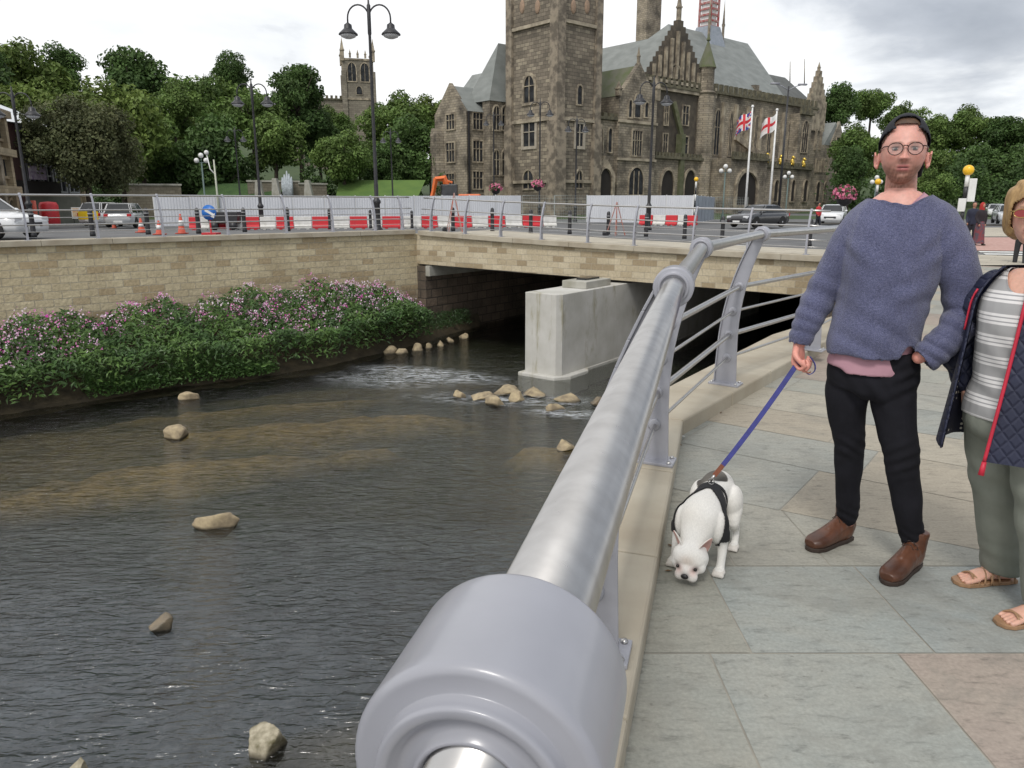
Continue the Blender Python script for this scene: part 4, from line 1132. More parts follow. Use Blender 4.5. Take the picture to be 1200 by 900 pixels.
def window(par, face, plane, u0, u1, z0, z1, pointed=True, lights=2, transoms=1, fr=.16, proud=.16, m_frame=None, m_glass=None, name='window', hood=True):
    """stone surround proud of the wall, glazing set back inside it, mullions"""
    m_frame = m_frame or M_CARVED; m_glass = m_glass or M_HWIN
    out = pw(u0-fr, u1+fr, z0-fr, z1+fr*1.2, pointed=pointed); inn = pw(u0, u1, z0, z1, pointed=pointed); n = len(out)
    def f3(u, d, z): return (u, plane-d, z) if face == 'b' else (plane-d, u, z)
    mb = MB(); vs = [f3(u, proud, z) for u, z in out]+[f3(u, proud, z) for u, z in inn]+[f3(u, -.02, z) for u, z in out]+[f3(u, .02, z) for u, z in inn]
    fs = []
    for i in range(n):
        j = (i+1) % n; fs += [(i, j, n+j, n+i), (2*n+i, 2*n+j, j, i), (n+i, n+j, 3*n+j, 3*n+i)]
    mb.add(vs, fs)
    w = u1-u0
    for k in range(1, lights):
        u = u0+w*k/lights; zt = z1-(w*.8*.5 if pointed else 0)*(abs(k/lights-.5)*2*.8+.1); q0, q1 = f3(u-.05, .03, z0), f3(u+.05, proud*.8, zt)
        mb.box(*[min(x, y) for x, y in zip(q0, q1)], *[max(x, y) for x, y in zip(q0, q1)])
    for k in range(1, transoms+1):
        z = z0+(z1-z0)*.62*k/transoms if transoms > 0 else z0; q0, q1 = f3(u0, .025, z-.05), f3(u1, proud*.7, z+.05)
        mb.box(*[min(x, y) for x, y in zip(q0, q1)], *[max(x, y) for x, y in zip(q0, q1)])
    mb.mat(1); N_ = len(mb.v); mb.add([f3(u, .02, z) for u, z in inn], [tuple(range(n))])
    return mb.build(name, [m_frame, m_glass], par)
def gable_roof(name, a0, b0, a1, b1, ze, zr, axis, m_, par=hall, over=.25, hip0=0, hip1=0):
    if axis == 'a': c = (b0+b1)/2; vs = [(a0-over, b0-over, ze), (a1+over, b0-over, ze), (a1+over, b1+over, ze), (a0-over, b1+over, ze), (a0-over+hip0, c, zr), (a1+over-hip1, c, zr)]; fs = [(0, 1, 5, 4), (2, 3, 4, 5), (1, 2, 5), (3, 0, 4), (3, 2, 1, 0)]
    else: c = (a0+a1)/2; vs = [(a0-over, b0-over, ze), (a0-over, b1+over, ze), (a1+over, b1+over, ze), (a1+over, b0-over, ze), (c, b0-over+hip0, zr), (c, b1+over-hip1, zr)]; fs = [(1, 0, 4, 5), (3, 2, 5, 4), (0, 3, 4), (2, 1, 5), (0, 1, 2, 3)]
    return MB().add(vs, fs).build(name, m_, par)
def gable_wall(name, u0, u1, ze, zr, face, plane, m_, th=.5, par=hall, z0=0, steps=0):
    c = (u0+u1)/2
    if steps:
        pts = [(u0, z0), (u1, z0), (u1, ze)]
        for k in range(steps): x = u1+(c-u1)*k/steps; x2 = u1+(c-u1)*(k+1)/steps; z = ze+(zr-ze)*(k+1)/steps; pts += [(x, z), (x2, z)]
        for k in range(steps-1, -1, -1): x = u0+(c-u0)*(k+1)/steps; x2 = u0+(c-u0)*k/steps; z = ze+(zr-ze)*(k+1)/steps; pts += [(x, z), (x2, z)] if k != steps-1 else [(x2, z)]
        q = [pts[0]]
        for p in pts[1:]:
            if abs(p[0]-q[-1][0])+abs(p[1]-q[-1][1]) > 1e-4: q.append(p)
        pts = q
    else: pts = [(u0, z0), (u1, z0), (u1, ze), (c, zr), (u0, ze)]
    mb = MB()
    if face == 'b': mb.prism(pts, lambda u, z: (u, plane, z), (0, th, 0))
    else: mb.prism(pts[::-1], lambda u, z: (plane, u, z), (th, 0, 0))
    return mb.build(name, m_, par)
def pinnacle(a, b, z0, h, w, name='pinnacle', par=hall, m_=None):
    mb = MB(); mb.box(a-w/2, b-w/2, z0, a+w/2, b+w/2, z0+h*.45); mb.box(a-w*.65, b-w*.65, z0+h*.42, a+w*.65, b+w*.65, z0+h*.47)
    mb.add([(a-w/2, b-w/2, z0+h*.47), (a+w/2, b-w/2, z0+h*.47), (a+w/2, b+w/2, z0+h*.47), (a-w/2, b+w/2, z0+h*.47), (a, b, z0+h)], [(0, 1, 4), (1, 2, 4), (2, 3, 4), (3, 0, 4)])
    return mb.build(name, m_ or M_CARVED, par)
def battlement(a0, a1, b, z, par=hall, face='b', step=1.1, h=.8, w=.35):
    mb = MB(); L = abs(a1-a0); n = max(2, int(L/step)); 
    for k in range(n):
        u0, u1 = a0+(a1-a0)*k/n, a0+(a1-a0)*(k+.55)/n
        if face == 'b': mb.box(min(u0, u1), b-w, z, max(u0, u1), b, z+h)
        else: mb.box(b-w, min(u0, u1), z, b, max(u0, u1), z+h)
    if face == 'b': mb.box(min(a0, a1), b-w-.1, z-.35, max(a0, a1), b+.02, z+.003)
    else: mb.box(b-w-.1, min(a0, a1), z-.35, b+.02, max(a0, a1), z+.003)
    return mb.build('battlement', M_BATT, par)
# ---- clock tower (its own parts)
tA = TH_(697, 200, b=0)[0]; tB = TH_(598, 200, a=0)[1]
HT = 34.0
tw = MB().box(0, 0, 0, tA, tB, HT).build('tower_shaft', M_HTOWER, hall)
bz_ = lambda py: TH_(651, py, b=0)[2]
mb = MB()
for (a, b) in ((0, 0), (tA, 0), (0, tB)):
    pass
for nm, (a0, b0, a1, b1) in {'c': (-.45, -.45, .85, .85), 'r': (tA-.55, -.35, tA+.45, .7), 'l': (-.35, tB-.6, .7, tB+.45)}.items():
    q = MB(); q.box(a0, b0, 0, a1, b1, HT+.3); q.box(a0-.22, b0-.22, 0, a1+.1, b1+.1, bz_(141)); q.build('buttress', mat('tower_dressing', (.29, .245, .185), (.13, .11, .085), 1.1, .9, bmp=.6, bdist=.05, bscale=4, lo=.42, hi=.58), hall)
for py in (22, 138, 212):
    z = bz_(py); MB().box(-.30, -.30, z-.18, tA+.28, tB+.28, z+.18).build('string_course', M_PALES, hall)
def wA_(px0, px1, py0, py1, face, plane, **kw):
    if face == 'b': p, q = TH_(px0, py1, b=plane), TH_(px1, py0, b=plane); return window(hall, 'b', plane, min(p[0], q[0]), max(p[0], q[0]), p[2], TH_(px0, py0, b=plane)[2], **kw)
    p, q = TH_(px0, py1, a=plane), TH_(px1, py0, a=plane); return window(hall, 'a', plane, min(p[1], q[1]), max(p[1], q[1]), p[2], TH_(px0, py0, a=plane)[2], **kw)
wA_(614, 627.5, 145, 172, 'a', 0, pointed=False, m_frame=mat('pale_window_surround', (.42, .38, .31), (.34, .30, .24), 2, .9), lights=2, fr=.35)
wA_(674.5, 683, 145, 171, 'b', 0, pointed=False, m_frame=mat('pale_window_surround', (.42, .38, .31)), lights=2, fr=.35)
wA_(614.5, 627, 90, 121, 'a', 0, lights=2, fr=.3); wA_(676, 682, 100, 122, 'b', 0, lights=1, transoms=0)
wA_(614, 625.5, 200, 221, 'a', 0, lights=2, transoms=0, fr=.2); wA_(674, 682, 200, 220, 'b', 0, lights=2, transoms=0, fr=.2)
M_COPP = mat('carved_shield', (.38, .26, .18), (.28, .2, .14), 5, .8, bmp=1, bdist=.05)
for (px, f) in ((612, 'a'), (630, 'a'), (672, 'b'), (688, 'b')):
    p = TH_(px, 8, a=0) if f == 'a' else TH_(px, 8, b=0); mb = MB().mat(0, True)
    if f == 'a': mb.ball((-.02, p[1], p[2]), (.15, .42, .75), 12, 8)
    else: mb.ball((p[0], -.02, p[2]), (.42, .15, .75), 12, 8)
    mb.build('shield', M_COPP, hall)
MB().box(-.8, -.8, HT, tA+.8, tB+.8, HT+.8).build('tower_cornice', M_CARVED, hall)
# ---- left wing
b1 = 10.9; aL0 = TH_(547, 150, b=b1)[0]; bL1 = TH_(510, 150, a=aL0)[1]
zeL = TH_(547, 130, b=b1)[2]; zgr = TH_(527.5, 97, a=aL0)[2]
hbox('left_wing_wall', aL0, b1, 0, aL0+14, bL1, zeL-.02, M_HSTONE)
gable_wall('left_wing_gable', b1, bL1, zeL, zgr, 'a', aL0-.06, M_HSTONE, th=.5, z0=0)
gable_roof('left_wing_roof', aL0+.4, b1, aL0+15, bL1, zeL, zgr-.3, 'a', M_SLATE)
for py0, py1 in ((135, 152), (168, 190), (204, 222)):
    wA_(524, 533, py0, py1, 'a', aL0-.06, pointed=False, lights=3, transoms=1); wA_(554, 565, py0-3, py1-1, 'b', b1, pointed=False, lights=3, transoms=1)
hbox('downpipe', aL0+.1, b1-.25, 0, aL0+.3, b1-.08, zeL, M_BLACK)
c_ = TH_(513, 155, a=aL0-1)
MB().mat(0, False).lathe([(1.1, 0), (1.1, TH_(513, 160, a=aL0)[2]), (.9, TH_(513, 155, a=aL0)[2]+.4)], (aL0-.1, bL1-.8, 0), 8).build('corner_turret', M_HSTONE, hall)
# stair hall behind the tower: tall gothic windows and steep slate roof
b2 = 9.5; aS0 = TH_(574, 150, b=b2)[0]; zeS = TH_(574, 118, b=b2)[2]; zaS = TH_(600, 64, b=b2+2.5)[2]
hbox('stair_hall_wall', aS0, b2, 0, tA+1, b1, zeS, M_HSTONE)
gable_roof('stair_hall_roof', aS0, b2, tA+10, b1+3, zeS+.01, zaS+1, 'a', M_SLATE, hip0=3.5, hip1=5)
for x0, x1 in ((578, 584.5), (588, 595)):
    wA_(x0, x1, 124, 152, 'b', b2, lights=2, transoms=1); wA_(x0, x1, 176, 205, 'b', b2, lights=2, transoms=1)
hbox('plinth_ramp', aS0-1.2, b2-1.5, 0, 0, b2-.3, TH_(590, 210, b=b2-1.5)[2]*.8, M_CARVED)
# ---- section A: lower gabled part right of the tower (b=1.2)
bA = 1.2; a0 = tA; a1 = TH_(727, 150, b=bA)[0]; a2 = TH_(771, 150, b=bA)[0]
zA1 = TH_(712, 137, b=bA)[2]
hbox('link_wall', a0, bA, 0, a1, bA+8, zA1, M_HSTONE); battlement(a0, a1, bA, zA1, h=.45)
# porch arch with steep gable
pz = TH_(708, 182, b=bA-.8)[2]; q0, q1 = TH_(698.5, 200, b=bA-.8)[0], TH_(719.5, 200, b=bA-.8)[0]
gable_wall('porch_gable', q0-.3, q1+.3, TH_(708, 204, b=bA-.8)[2], pz, 'b', bA-.8, M_CARVED, th=.8)
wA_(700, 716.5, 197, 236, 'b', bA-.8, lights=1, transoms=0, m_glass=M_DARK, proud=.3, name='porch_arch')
for x0, x1 in ((702, 706), (712, 717)): wA_(x0, x1, 150, 178, 'b', bA, lights=1, transoms=0)
zeA = TH_(727, 112, b=bA-.6)[2]; zrA = TH_(749, 73, b=bA-.6)[2]; ag0, ag1 = TH_(726, 120, b=bA-.6)[0], TH_(770, 120, b=bA-.6)[0]
gable_wall('low_gable', ag0, ag1, zeA, zrA, 'b', bA-.6, M_HSTONE, th=.7); gable_roof('low_gable_roof', ag0+.2, bA+.1, ag1-.2, bA+16, zeA, zrA-.3, 'b', M_MOSS)
hbox('gable_block_wall', ag0+.02, bA+.12, 0, ag1-.02, bA+14, zeA-.02, M_HSTONE)
pinnacle((ag0+ag1)/2, bA-.3, zrA-.2, 2.2, .3, 'finial'); pinnacle(ag0, bA-.4, zeA, 1.8, .6); pinnacle(ag1, bA-.4, zeA, 3.4, .8)
for x0, x1, y0 in ((736, 740.5, 117), (743, 751, 110), (755, 759.5, 120)): wA_(x0, x1, y0, 137, 'b', bA-.6, lights=1, transoms=0)
wA_(740, 752, 153, 182, 'b', bA-.6, pointed=False, lights=4, transoms=1); wA_(736, 754, 196, 228, 'b', bA-.6, lights=3, transoms=0)
for py in (143, 187): z = TH_(740, py, b=bA-.6)[2]; MB().box(ag0-.1, bA-.85, z-.15, ag1+.1, bA-.55, z+.15).build('string_course', M_PALES, hall)
# ---- section B: great stepped gable (b=3)
bB = 3.0; g0, g1 = TH_(759, 100, b=bB)[0], TH_(827, 100, b=bB)[0]; zeB = TH_(792, 96, b=bB)[2]; zrB = TH_(791, 22, b=bB)[2]
gable_wall('stepped_gable', g0, g1, zeB, zrB, 'b', bB, mat('recess_shade_stone', (.11, .092, .07), (.06, .052, .042), 1.2, .95), th=.8, steps=11)  # dark tone paints recess shade behind the ribs into the gable
hbox('gable_wing_wall', g0+.02, bB+.12, 0, TH_(835, 150, b=bB)[0], bB+20, zeB-.02, M_HSTONE)
gable_roof('gable_wing_roof', g0+.8, bB+.9, g1-.8, bB+46, zeB-.3, zrB-1.5, 'b', M_SLATE)
for k in range(9):
    px = 765+6.6*k; h_ = 1-abs(px-791)/36; zt = zeB+(zrB-zeB)*h_*.82
    p = TH_(px, 90, b=bB); MB().box(p[0]-.2, bB-.35, zeB+.3, p[0]+.2, bB+.01, max(zt, zeB+1.2)).build('blind_rib', M_CARVED, hall)
wA_(785, 797, 75, 96, 'b', bB, lights=3, transoms=0); 
pinnacle((g0+g1)/2, bB+.4, zrB-.3, 4.5, .5, 'finial')
gB1 = TH_(835, 150, b=bB)[0]; battlement(ag1, gB1, bB-.05, zeB-.6, h=.9)
for z_ in (99, 108): z = TH_(800, z_, b=bB)[2]; MB().box(ag1, bB-.4, z-.2, gB1, bB-.0, z+.2).build('string_course', M_PALES, hall)
for x0, x1, y0, y1 in ((778, 783, 123, 146), (799, 807, 124, 146), (776, 782, 157, 181), (797, 806, 160, 182)): wA_(x0, x1, y0, y1, 'b', bB, pointed=False, lights=2, transoms=1)
z0_ = TH_(800, 186, b=bB-.9)[2]
hbox('arcade_wall', ag1+.1, bB-.9, 0, gB1-1.5, bB-.02, z0_, M_HSTONE); battlement(ag1+.1, gB1-1.5, bB-.95, z0_+.2, h=.5, step=.7)
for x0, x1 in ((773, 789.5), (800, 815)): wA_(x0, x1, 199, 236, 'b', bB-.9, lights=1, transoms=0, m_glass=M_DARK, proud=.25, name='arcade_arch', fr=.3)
p = TH_(795, 160, b=bB-.6); mb = MB(); mb.beam((TH_(786, 120, b=bB)[0], bB-.5, TH_(786, 120, b=bB)[2]), (p[0]+.3, bB-.9, TH_(796, 160, b=bB)[2]), .5, .6); mb.box(p[0]-.1, bB-1.3, 0, p[0]+.8, bB-.3, TH_(796, 158, b=bB)[2]); mb.build('buttress', mat('mossy_stone', (.13, .13, .08), (.08, .09, .04), 1.5, .9), hall)
# turret with conical cap
c_ = TH_(828, 100, b=bB-.4); zt0 = TH_(828, 113, b=bB)[2]; zt1 = TH_(832, 83, b=bB)[2]; zt2 = TH_(832, 50, b=bB)[2]
MB().lathe([(1.5, 0), (1.5, zt0), (1.75, zt0+.3), (1.15, zt0+.6), (1.1, zt1), (1.3, zt1+.2)], (c_[0], bB-.3, 0), 8).build('turret', M_HSTONE, hall)
MB().lathe([(1.35, zt1+.2), (.75, zt1+(zt2-zt1)*.5), (.12, zt2), (.3, zt2+.2), (.05, zt2+1.1)], (c_[0], bB-.3, 0), 8).build('turret_cap', M_MOSS, hall)
# ---- great hall (b=3.6)
bC = 3.6; h0, h1 = TH_(836, 110, b=bC)[0], TH_(957, 130, b=bC)[0]; zc = TH_(845, 108, b=bC)[2]
hbox('great_hall_wall', h0-3, bC, 0, h1, bC+24, zc, M_HSTONE); battlement(h0, h1, bC, zc, h=1.0, step=1.25)
zr0 = TH_(797, 26, b=bC+12)[2]
r0 = TH_(797, 26, b=bC+12); r1 = TH_(876, 56, b=bC+12); zr = (r0[2]+r1[2])/2
ea = TH_(927, 126, b=bC)[0]
MB().add([(h0-8, bC+.3, zc-.1), (ea, bC+.3, zc-.1), (ea, bC+24, zc-.1), (h0-8, bC+24, zc-.1), (r0[0]-3, bC+12, zr), (r1[0], bC+12, zr)], [(0, 1, 5, 4), (2, 3, 4, 5), (1, 2, 5), (3, 0, 4)]).build('great_hall_roof', M_SLATE, hall)
wins = [(835, 845), (852.5, 860), (867, 873), (882, 889), (897, 905), (912, 917), (921, 929)]
for x0, x1 in wins: 
    k = (x0-835)/94; wA_(x0+.5, x1-.5, 128+16*k, 181+5*k, 'b', bC, lights=2, transoms=1, fr=.22, proud=.10)
for px in (845.5, 860.5, 874.5, 890, 905.5, 916.5, 930):
    k = (px-835)/94; p = TH_(px, 150, b=bC); hbox('buttress', p[0]-.22, bC-.4, 0, p[0]+.22, bC-.01, TH_(px, 118+16*k, b=bC)[2], M_PALES)
zb_ = TH_(880, 190, b=bC-2.2)[2]
p0, p1 = TH_(856, 200, b=bC-5)[0], TH_(898, 210, b=bC-5)[0]
# carriage porch in front
zpp = TH_(870, 186, b=bC-5)[2]
hbox('carriage_porch', p0, bC-5, 0, p1, bC-.8, zpp, M_HSTONE); battlement(p0, p1, bC-5, zpp+.2, h=.7, step=.8)
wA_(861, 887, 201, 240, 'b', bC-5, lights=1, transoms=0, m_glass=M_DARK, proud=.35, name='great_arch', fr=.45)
wA_(831, 840, 200, 229, 'b', bC, lights=2, transoms=1); wA_(848, 854, 205, 232, 'b', bC, lights=1, transoms=0)
q = MB(); a_, b_ = TH_(862, 160, b=bC-1), TH_(898, 188, b=bC-1); q.beam((a_[0], bC-1.0, a_[2]), (b_[0], bC-1.0, b_[2]), .5, 1.0); q.build('flying_stair', M_CARVED, hall)
# porch range with lions
l0, l1 = p1, TH_(951, 200, b=bC-4)[0]; zl = TH_(925, 196, b=bC-4)[2]
hbox('porch_range', l0+.02, bC-4, 0, l1, bC-.8, zl, M_HSTONE); battlement(l0, l1, bC-4, zl+.1, h=.6, step=.7)
for px, py in ((898, 190), (914, 192), (928, 193), (941, 195)):
    p = TH_(px, py, b=bC-4.3); L_ = MB().mat(0, True); x, y, z = p[0], bC-4.3, p[2]-.1
    L_.ball((x, y, z+.55), (.28, .30, .55), 10, 8); L_.ball((x, y-.12, z+1.2), (.26, .27, .28), 10, 8); L_.ball((x, y-.36, z+1.12), (.12, .12, .12), 8, 6)
    for s in (-1, 1): L_.cyl((x+s*.14, y-.25, z), (x+s*.13, y-.2, z+.7), .09, n=8); L_.ball((x+s*.22, y+.1, z+.15), (.13, .3, .18), 8, 6)
    L_.tube([(x, y+.3, z+.1), (x+.3, y+.4, z+.3), (x+.35, y+.35, z+.9)], .05, 6); L_.build('gilded_lion', M_GOLDL, hall)
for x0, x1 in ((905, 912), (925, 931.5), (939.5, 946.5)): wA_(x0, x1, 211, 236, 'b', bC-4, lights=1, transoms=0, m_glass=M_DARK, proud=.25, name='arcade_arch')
# bay and right end
e0, e1 = TH_(936, 150, b=bC-1.6)[0], TH_(951, 150, b=bC-1.6)[0]; zbay = TH_(940, 133, b=bC-1.6)[2]
hbox('bay', e0, bC-1.6, 0, e1, bC-.01, zbay, M_HSTONE); battlement(e0, e1, bC-1.6, zbay+.2, h=.8)
wA_(938, 948, 141, 178, 'b', bC-1.6, lights=3, transoms=1)
r0_, r1_ = TH_(905, 140, b=bC+2)[0], TH_(962, 140, b=bC+2)[0]; zrr = TH_(935, 92, b=bC+6)[2]
x0_ = TH_(948, 120, b=bC-.2)[0]; x1_ = TH_(969, 120, b=bC-.2)[0]; ze_ = TH_(958, 125, b=bC)[2]
hbox('end_wing_wall', x0_-.5, bC+.1, 0, x1_, bC+15, ze_-.05, M_HSTONE)
gable_wall('end_stepped_gable', x0_, x1_, ze_, TH_(957, 82, b=bC)[2], 'b', bC-.2, M_CARVED, th=.7, steps=6, z0=ze_-4)
MB().add([(x0_-6, bC+.5, ze_-.5), (x1_, bC+.5, ze_-.5), (x1_, bC+15, ze_-.5), (x0_-6, bC+15, ze_-.5), (x0_-2, bC+7, zrr), ((x0_+x1_)/2+1, bC+7, zrr)], [(0, 1, 5, 4), (2, 3, 4, 5), (1, 2, 5), (3, 0, 4)]).build('end_wing_roof', mat('dark_slate', (.12, .125, .12), (.09, .095, .09), .7, .7), hall)
for px, pt, b_ in ((926, 72, 7), (943, 69, 7)):
    p = TH_(px, 95, b=bC+b_); q = TH_(px, pt, b=bC+b_); MB().mat(0, True).tube([(p[0], bC+b_, p[2]-.6), (q[0], bC+b_, q[2])], [.1, .05], 6).build('finial', M_CARVED, hall)
pinnacle((x0_+x1_)/2, bC+.2, TH_(957, 82, b=bC)[2]-.3, 1.8, .4, 'finial')
# low end block with small gable
bE = bC-1.2; n0, n1 = TH_(969, 170, b=bE)[0], TH_(989.5, 170, b=bE)[0]; zn = TH_(972, 170, b=bE)[2]; znr = TH_(983, 142, b=bE)[2]
gable_wall('end_gable', TH_(974, 170, b=bE)[0], n1, TH_(980, 168, b=bE)[2], znr, 'b', bE, brickmat('pale_end_stone', (.36, .32, .25), (.22, .19, .15), (.15, .13, .1), .8, .4, .03, stain=(.08, .07, .055), stain_amt=.6, stain_scale=.4), th=.5)
hbox('end_block_wall', e1, bE+.3, 0, n1-.03, bE+9, zn-.02, M_HSTONE); gable_roof('end_roof', TH_(968, 170, b=bE)[0], bE+.5, n1, bE+9, zn, znr-.2, 'b', M_SLATE)
for y0, y1 in ((161, 172), (186, 203)): wA_(979, 984, y0, y1, 'b', bE, pointed=False, lights=1, transoms=0)
for x0, x1 in ((954, 957), (960, 963)): wA_(x0, x1, 152, 175, 'b', bE+.3, pointed=False, lights=1, transoms=0)
for k in range(4): wA_(955+3.4*k, 957.4+3.4*k, 187, 201, 'b', bE+.3, pointed=False, lights=1, transoms=0)
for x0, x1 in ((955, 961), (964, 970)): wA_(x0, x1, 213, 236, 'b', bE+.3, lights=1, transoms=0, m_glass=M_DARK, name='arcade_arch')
# chimneys, fleche
for (px0, px1, pt, pb, b_) in ((757, 776, -12, 36, 20), (884, 890, 100, 118, 2)):
    a, b_2 = TH_(px0, pb, b=bC+b_), TH_(px1, pt, b=bC+b_); mb = MB(); mb.box(a[0], bC+b_, a[2]-4, b_2[0], bC+b_+2.2, b_2[2]); mb.box(a[0]-.3, bC+b_-.3, b_2[2]-1.2, b_2[0]+.3, bC+b_+2.5, b_2[2]-.8); mb.build('chimney', M_HSTONE, hall)
f = TH_(829, 50, b=bC+12); fz = zr
w0 = 2.3; a = f[0]; b_ = bC+12
MB().add([(a-w0, b_-w0, fz-2.8), (a+w0, b_-w0, fz-2.8), (a+w0, b_+w0, fz-2.8), (a-w0, b_+w0, fz-2.8), (a-1.4, b_-1.4, TH_(829, 32, b=b_)[2]), (a+1.4, b_-1.4, TH_(829, 32, b=b_)[2]), (a+1.4, b_+1.4, TH_(829, 32, b=b_)[2]), (a-1.4, b_+1.4, TH_(829, 32, b=b_)[2])], [(0, 1, 5, 4), (1, 2, 6, 5), (2, 3, 7, 6), (3, 0, 4, 7), (4, 5, 6, 7)]).build('fleche_base', mat('lead_sheet', (.30, .33, .38), (.24, .27, .31), 2, .5), hall)
zz0 = TH_(829, 32, b=b_)[2]; mb = MB()
for k in range(8):
    z = zz0+k*.9
    for s in (-1, 1): mb.beam((a-1.1, b_+s*1.1, z), (a+1.1, b_+s*1.1, z), .12, .3); mb.beam((a+s*1.1, b_-1.1, z), (a+s*1.1, b_+1.1, z), .12, .3)
for s in (-1, 1):
    for t in (-1, 1): mb.beam((a+s*1.1, b_+t*1.1, zz0), (a+s*1.1, b_+t*1.1, zz0+8), .3, .3, (0, 1, 0))
mb.build('fleche_lantern', mat('red_woodwork', (.36, .05, .05), (.42, .30, .28), 2, .6), hall)
MB().box(a-.9, b_-.9, zz0, a+.9, b_+.9, zz0+8).build('fleche_core', M_WHITE, hall)
for s in (-1, 1): pinnacle(a+s*2.0, b_-1.6, fz-2, 7.5, .3, 'fleche_pinnacle')
# ============================================================ CHURCH ON THE HILL
Yc = 205; M_CH = brickmat('church_stone', (.30, .27, .21), (.19, .165, .13), (.14, .12, .1), 1.1, .5, .03, stain=(.10, .09, .07), stain_amt=.6, stain_scale=.15)
p = PY(422, 150, Yc); church = thing('church', 'pale stone parish church with square pinnacled tower above the trees', 'church', (p.x, Yc, 0), math.radians(14))
wch = 7.6; zt = zat(72, Yc, 422); hw = wch/2
MB().box(-hw, -hw, 6, hw, hw, zt).build('tower', M_CH, church)
for z in (zt-.2, zat(118, Yc, 422)-.1): MB().box(-hw-.2, -hw-.2, z-.2, hw+.2, hw+.2, z+.25).build('string_course', M_CARVED, church)
for sx in (-1, 1):
    for sy in (-1, 1): pinnacle(sx*hw, sy*hw, zt-.6, 5.6, .9, par=church); MB().box(min(sx*hw*.8, sx*(hw+.45)), min(sy*hw*.8, sy*(hw+.45)), 6, max(sx*hw*.8, sx*(hw+.45)), max(sy*hw*.8, sy*(hw+.45)), zt-3).build('buttress', M_CH, church)
for k in range(3): pinnacle(-hw+wch*(k+1)/4, -hw, zt+.2, 2.0, .5, par=church); pinnacle(-hw, -hw+wch*(k+1)/4, zt+.2, 2.0, .5, par=church)
for sgn in (-1, 1):
    window(church, 'b', -hw, sgn*1.6-1.0, sgn*1.6+1.0, zat(98, Yc, 422), zat(77, Yc, 422), lights=2, transoms=0, fr=.25); window(church, 'a', -hw, sgn*1.6-1.0, sgn*1.6+1.0, zat(98, Yc, 422), zat(77, Yc, 422), lights=2, transoms=0, fr=.25)
window(church, 'b', -hw, -.7, .7, zat(118, Yc, 422)+1, zat(104, Yc, 422), lights=1, transoms=0)
zn = zat(118, Yc, 400); MB().box(-hw-16, -hw+1, 5, -hw-.02, hw-1, zn).build('nave', M_CH, church); battlement(-hw-16, -hw, -hw+1, zn, par=church, h=.7)
# ============================================================ LEFT STREET BUILDINGS
def front(name, label, cat, pa, pb, Ya, Yb, pt, m_, depth=9, roof=None, zb=-.1):
    a, b_ = PY(pa, 240, Ya), PY(pb, 240, Yb); d = Vector((b_.x-a.x, b_.y-a.y, 0)); L = d.length
    t = thing(name, label, cat, (a.x, a.y, zb), math.atan2(d.y, d.x)); H = zat(pt, Ya, pa)-zb
    MB().box(0, 0, 0, L, depth, H).build('wall', m_, t); return t, L, H
M_PUB = brickmat('golden_stone', (.46, .38, .25), (.34, .27, .17), (.28, .23, .15), .7, .36, .02, stain=(.15, .12, .08), stain_amt=.6, stain_scale=.5)
M_DBR = brickmat('dark_red_brick', (.095, .035, .03), (.07, .027, .025), (.08, .06, .055), .22, .075, .01, stain=(.04, .02, .018), stain_amt=.4)
t, L, H = front('stone_building', 'golden carved stone building at the far left edge beside dark brickwork', 'building', -60, 15, 40, 50, 95, M_PUB)
for k in range(5):
    x = L*(k+.5)/5; MB().box(x-.25+L*.09, -.35, 0, x+.25+L*.09, -.01, H*.93).build('pilaster', M_CARVED if k % 2 else M_PUB, t)
for z in (.32, .62, .93): MB().box(-.3, -.6, H*z-.2, L+.3, 0, H*z+.25).build('cornice', M_PUB, t)
for k in range(5):
    for z in (.04, .37, .67): window(t, 'b', 0, L*k/5+.9, L*k/5+2.0, H*z+.5, H*z+H*.2, pointed=(z < .1), m_frame=M_PUB, lights=1, transoms=0)
MB().mat(0, True).lathe([(2.6, H), (2.6, H+.5), (2.2, H+2.2), (1.2, H+3.6), (.1, H+4.2)], (L-3, 2, 0), 16).build('dome_roof', mat('terracotta_dome', (.16, .09, .065), None, 3, .7), t)
t, L, H = front('brick_building', 'dark red brick block with sloping glass roof behind the drooping tree', 'building', 8, 31, 56, 58, 141, M_DBR, 16)
MB().box(L+.01, .4, 0, L+7, 15, H*.93).build('rear_wing', mat('grey_render', (.22, .22, .18), (.16, .165, .13), 1, .8), t)
MB().add([(-.4, -.6, H), (L+5, -.6, H), (L+5, 6, H+2.4), (-.4, 6, H+2.4), (-.4, 6, H), (L+5, 6, H)], [(0, 1, 2, 3), (0, 3, 4), (1, 5, 2), (3, 2, 5, 4)]).build('glass_roof', mat('sky_glass', (.50, .54, .58), (.32, .35, .38), .6, .12), t)
for k in range(4): window(t, 'b', .4, L+1.2+1.5*k, L+2.2+1.5*k, H*.35, H*.6, pointed=False, m_frame=M_GREY)
MB().box(1, -.1, 2.2, L+4, -.02, 3.3).build('shop_fascia', M_DARK, t); MB().box(L+.6, -.2, 3.4, L+2.4, -.11, 4.4).build('shop_sign', mat('pale_sign', (.6, .55, .6), (.3, .2, .35), 4, .6), t)
t, L, H = front('shop_terrace', 'row of sandstone shops partly hidden under the drooping tree', 'building', 44, 82, 62, 76, 166, M_PUB, 8)
for k in range(6):
    x = L*(k+.5)/6; window(t, 'b', 0, x-.6, x+.6, H*.55, H*.82, pointed=False, m_frame=M_PUB); MB().box(x-L/12+.3, -.12, .4, x+L/12-.3, -.02, 2.6).build('shop_window', M_HWIN, t); MB().box(x-L/12-.2, -.3, 0, x-L/12+.2, 0, H*.9).build('pilaster', M_PUB, t)
MB().box(-.2, -.5, H-.3, L+.2, 8, H+.2).build('cornice', M_PUB, t)
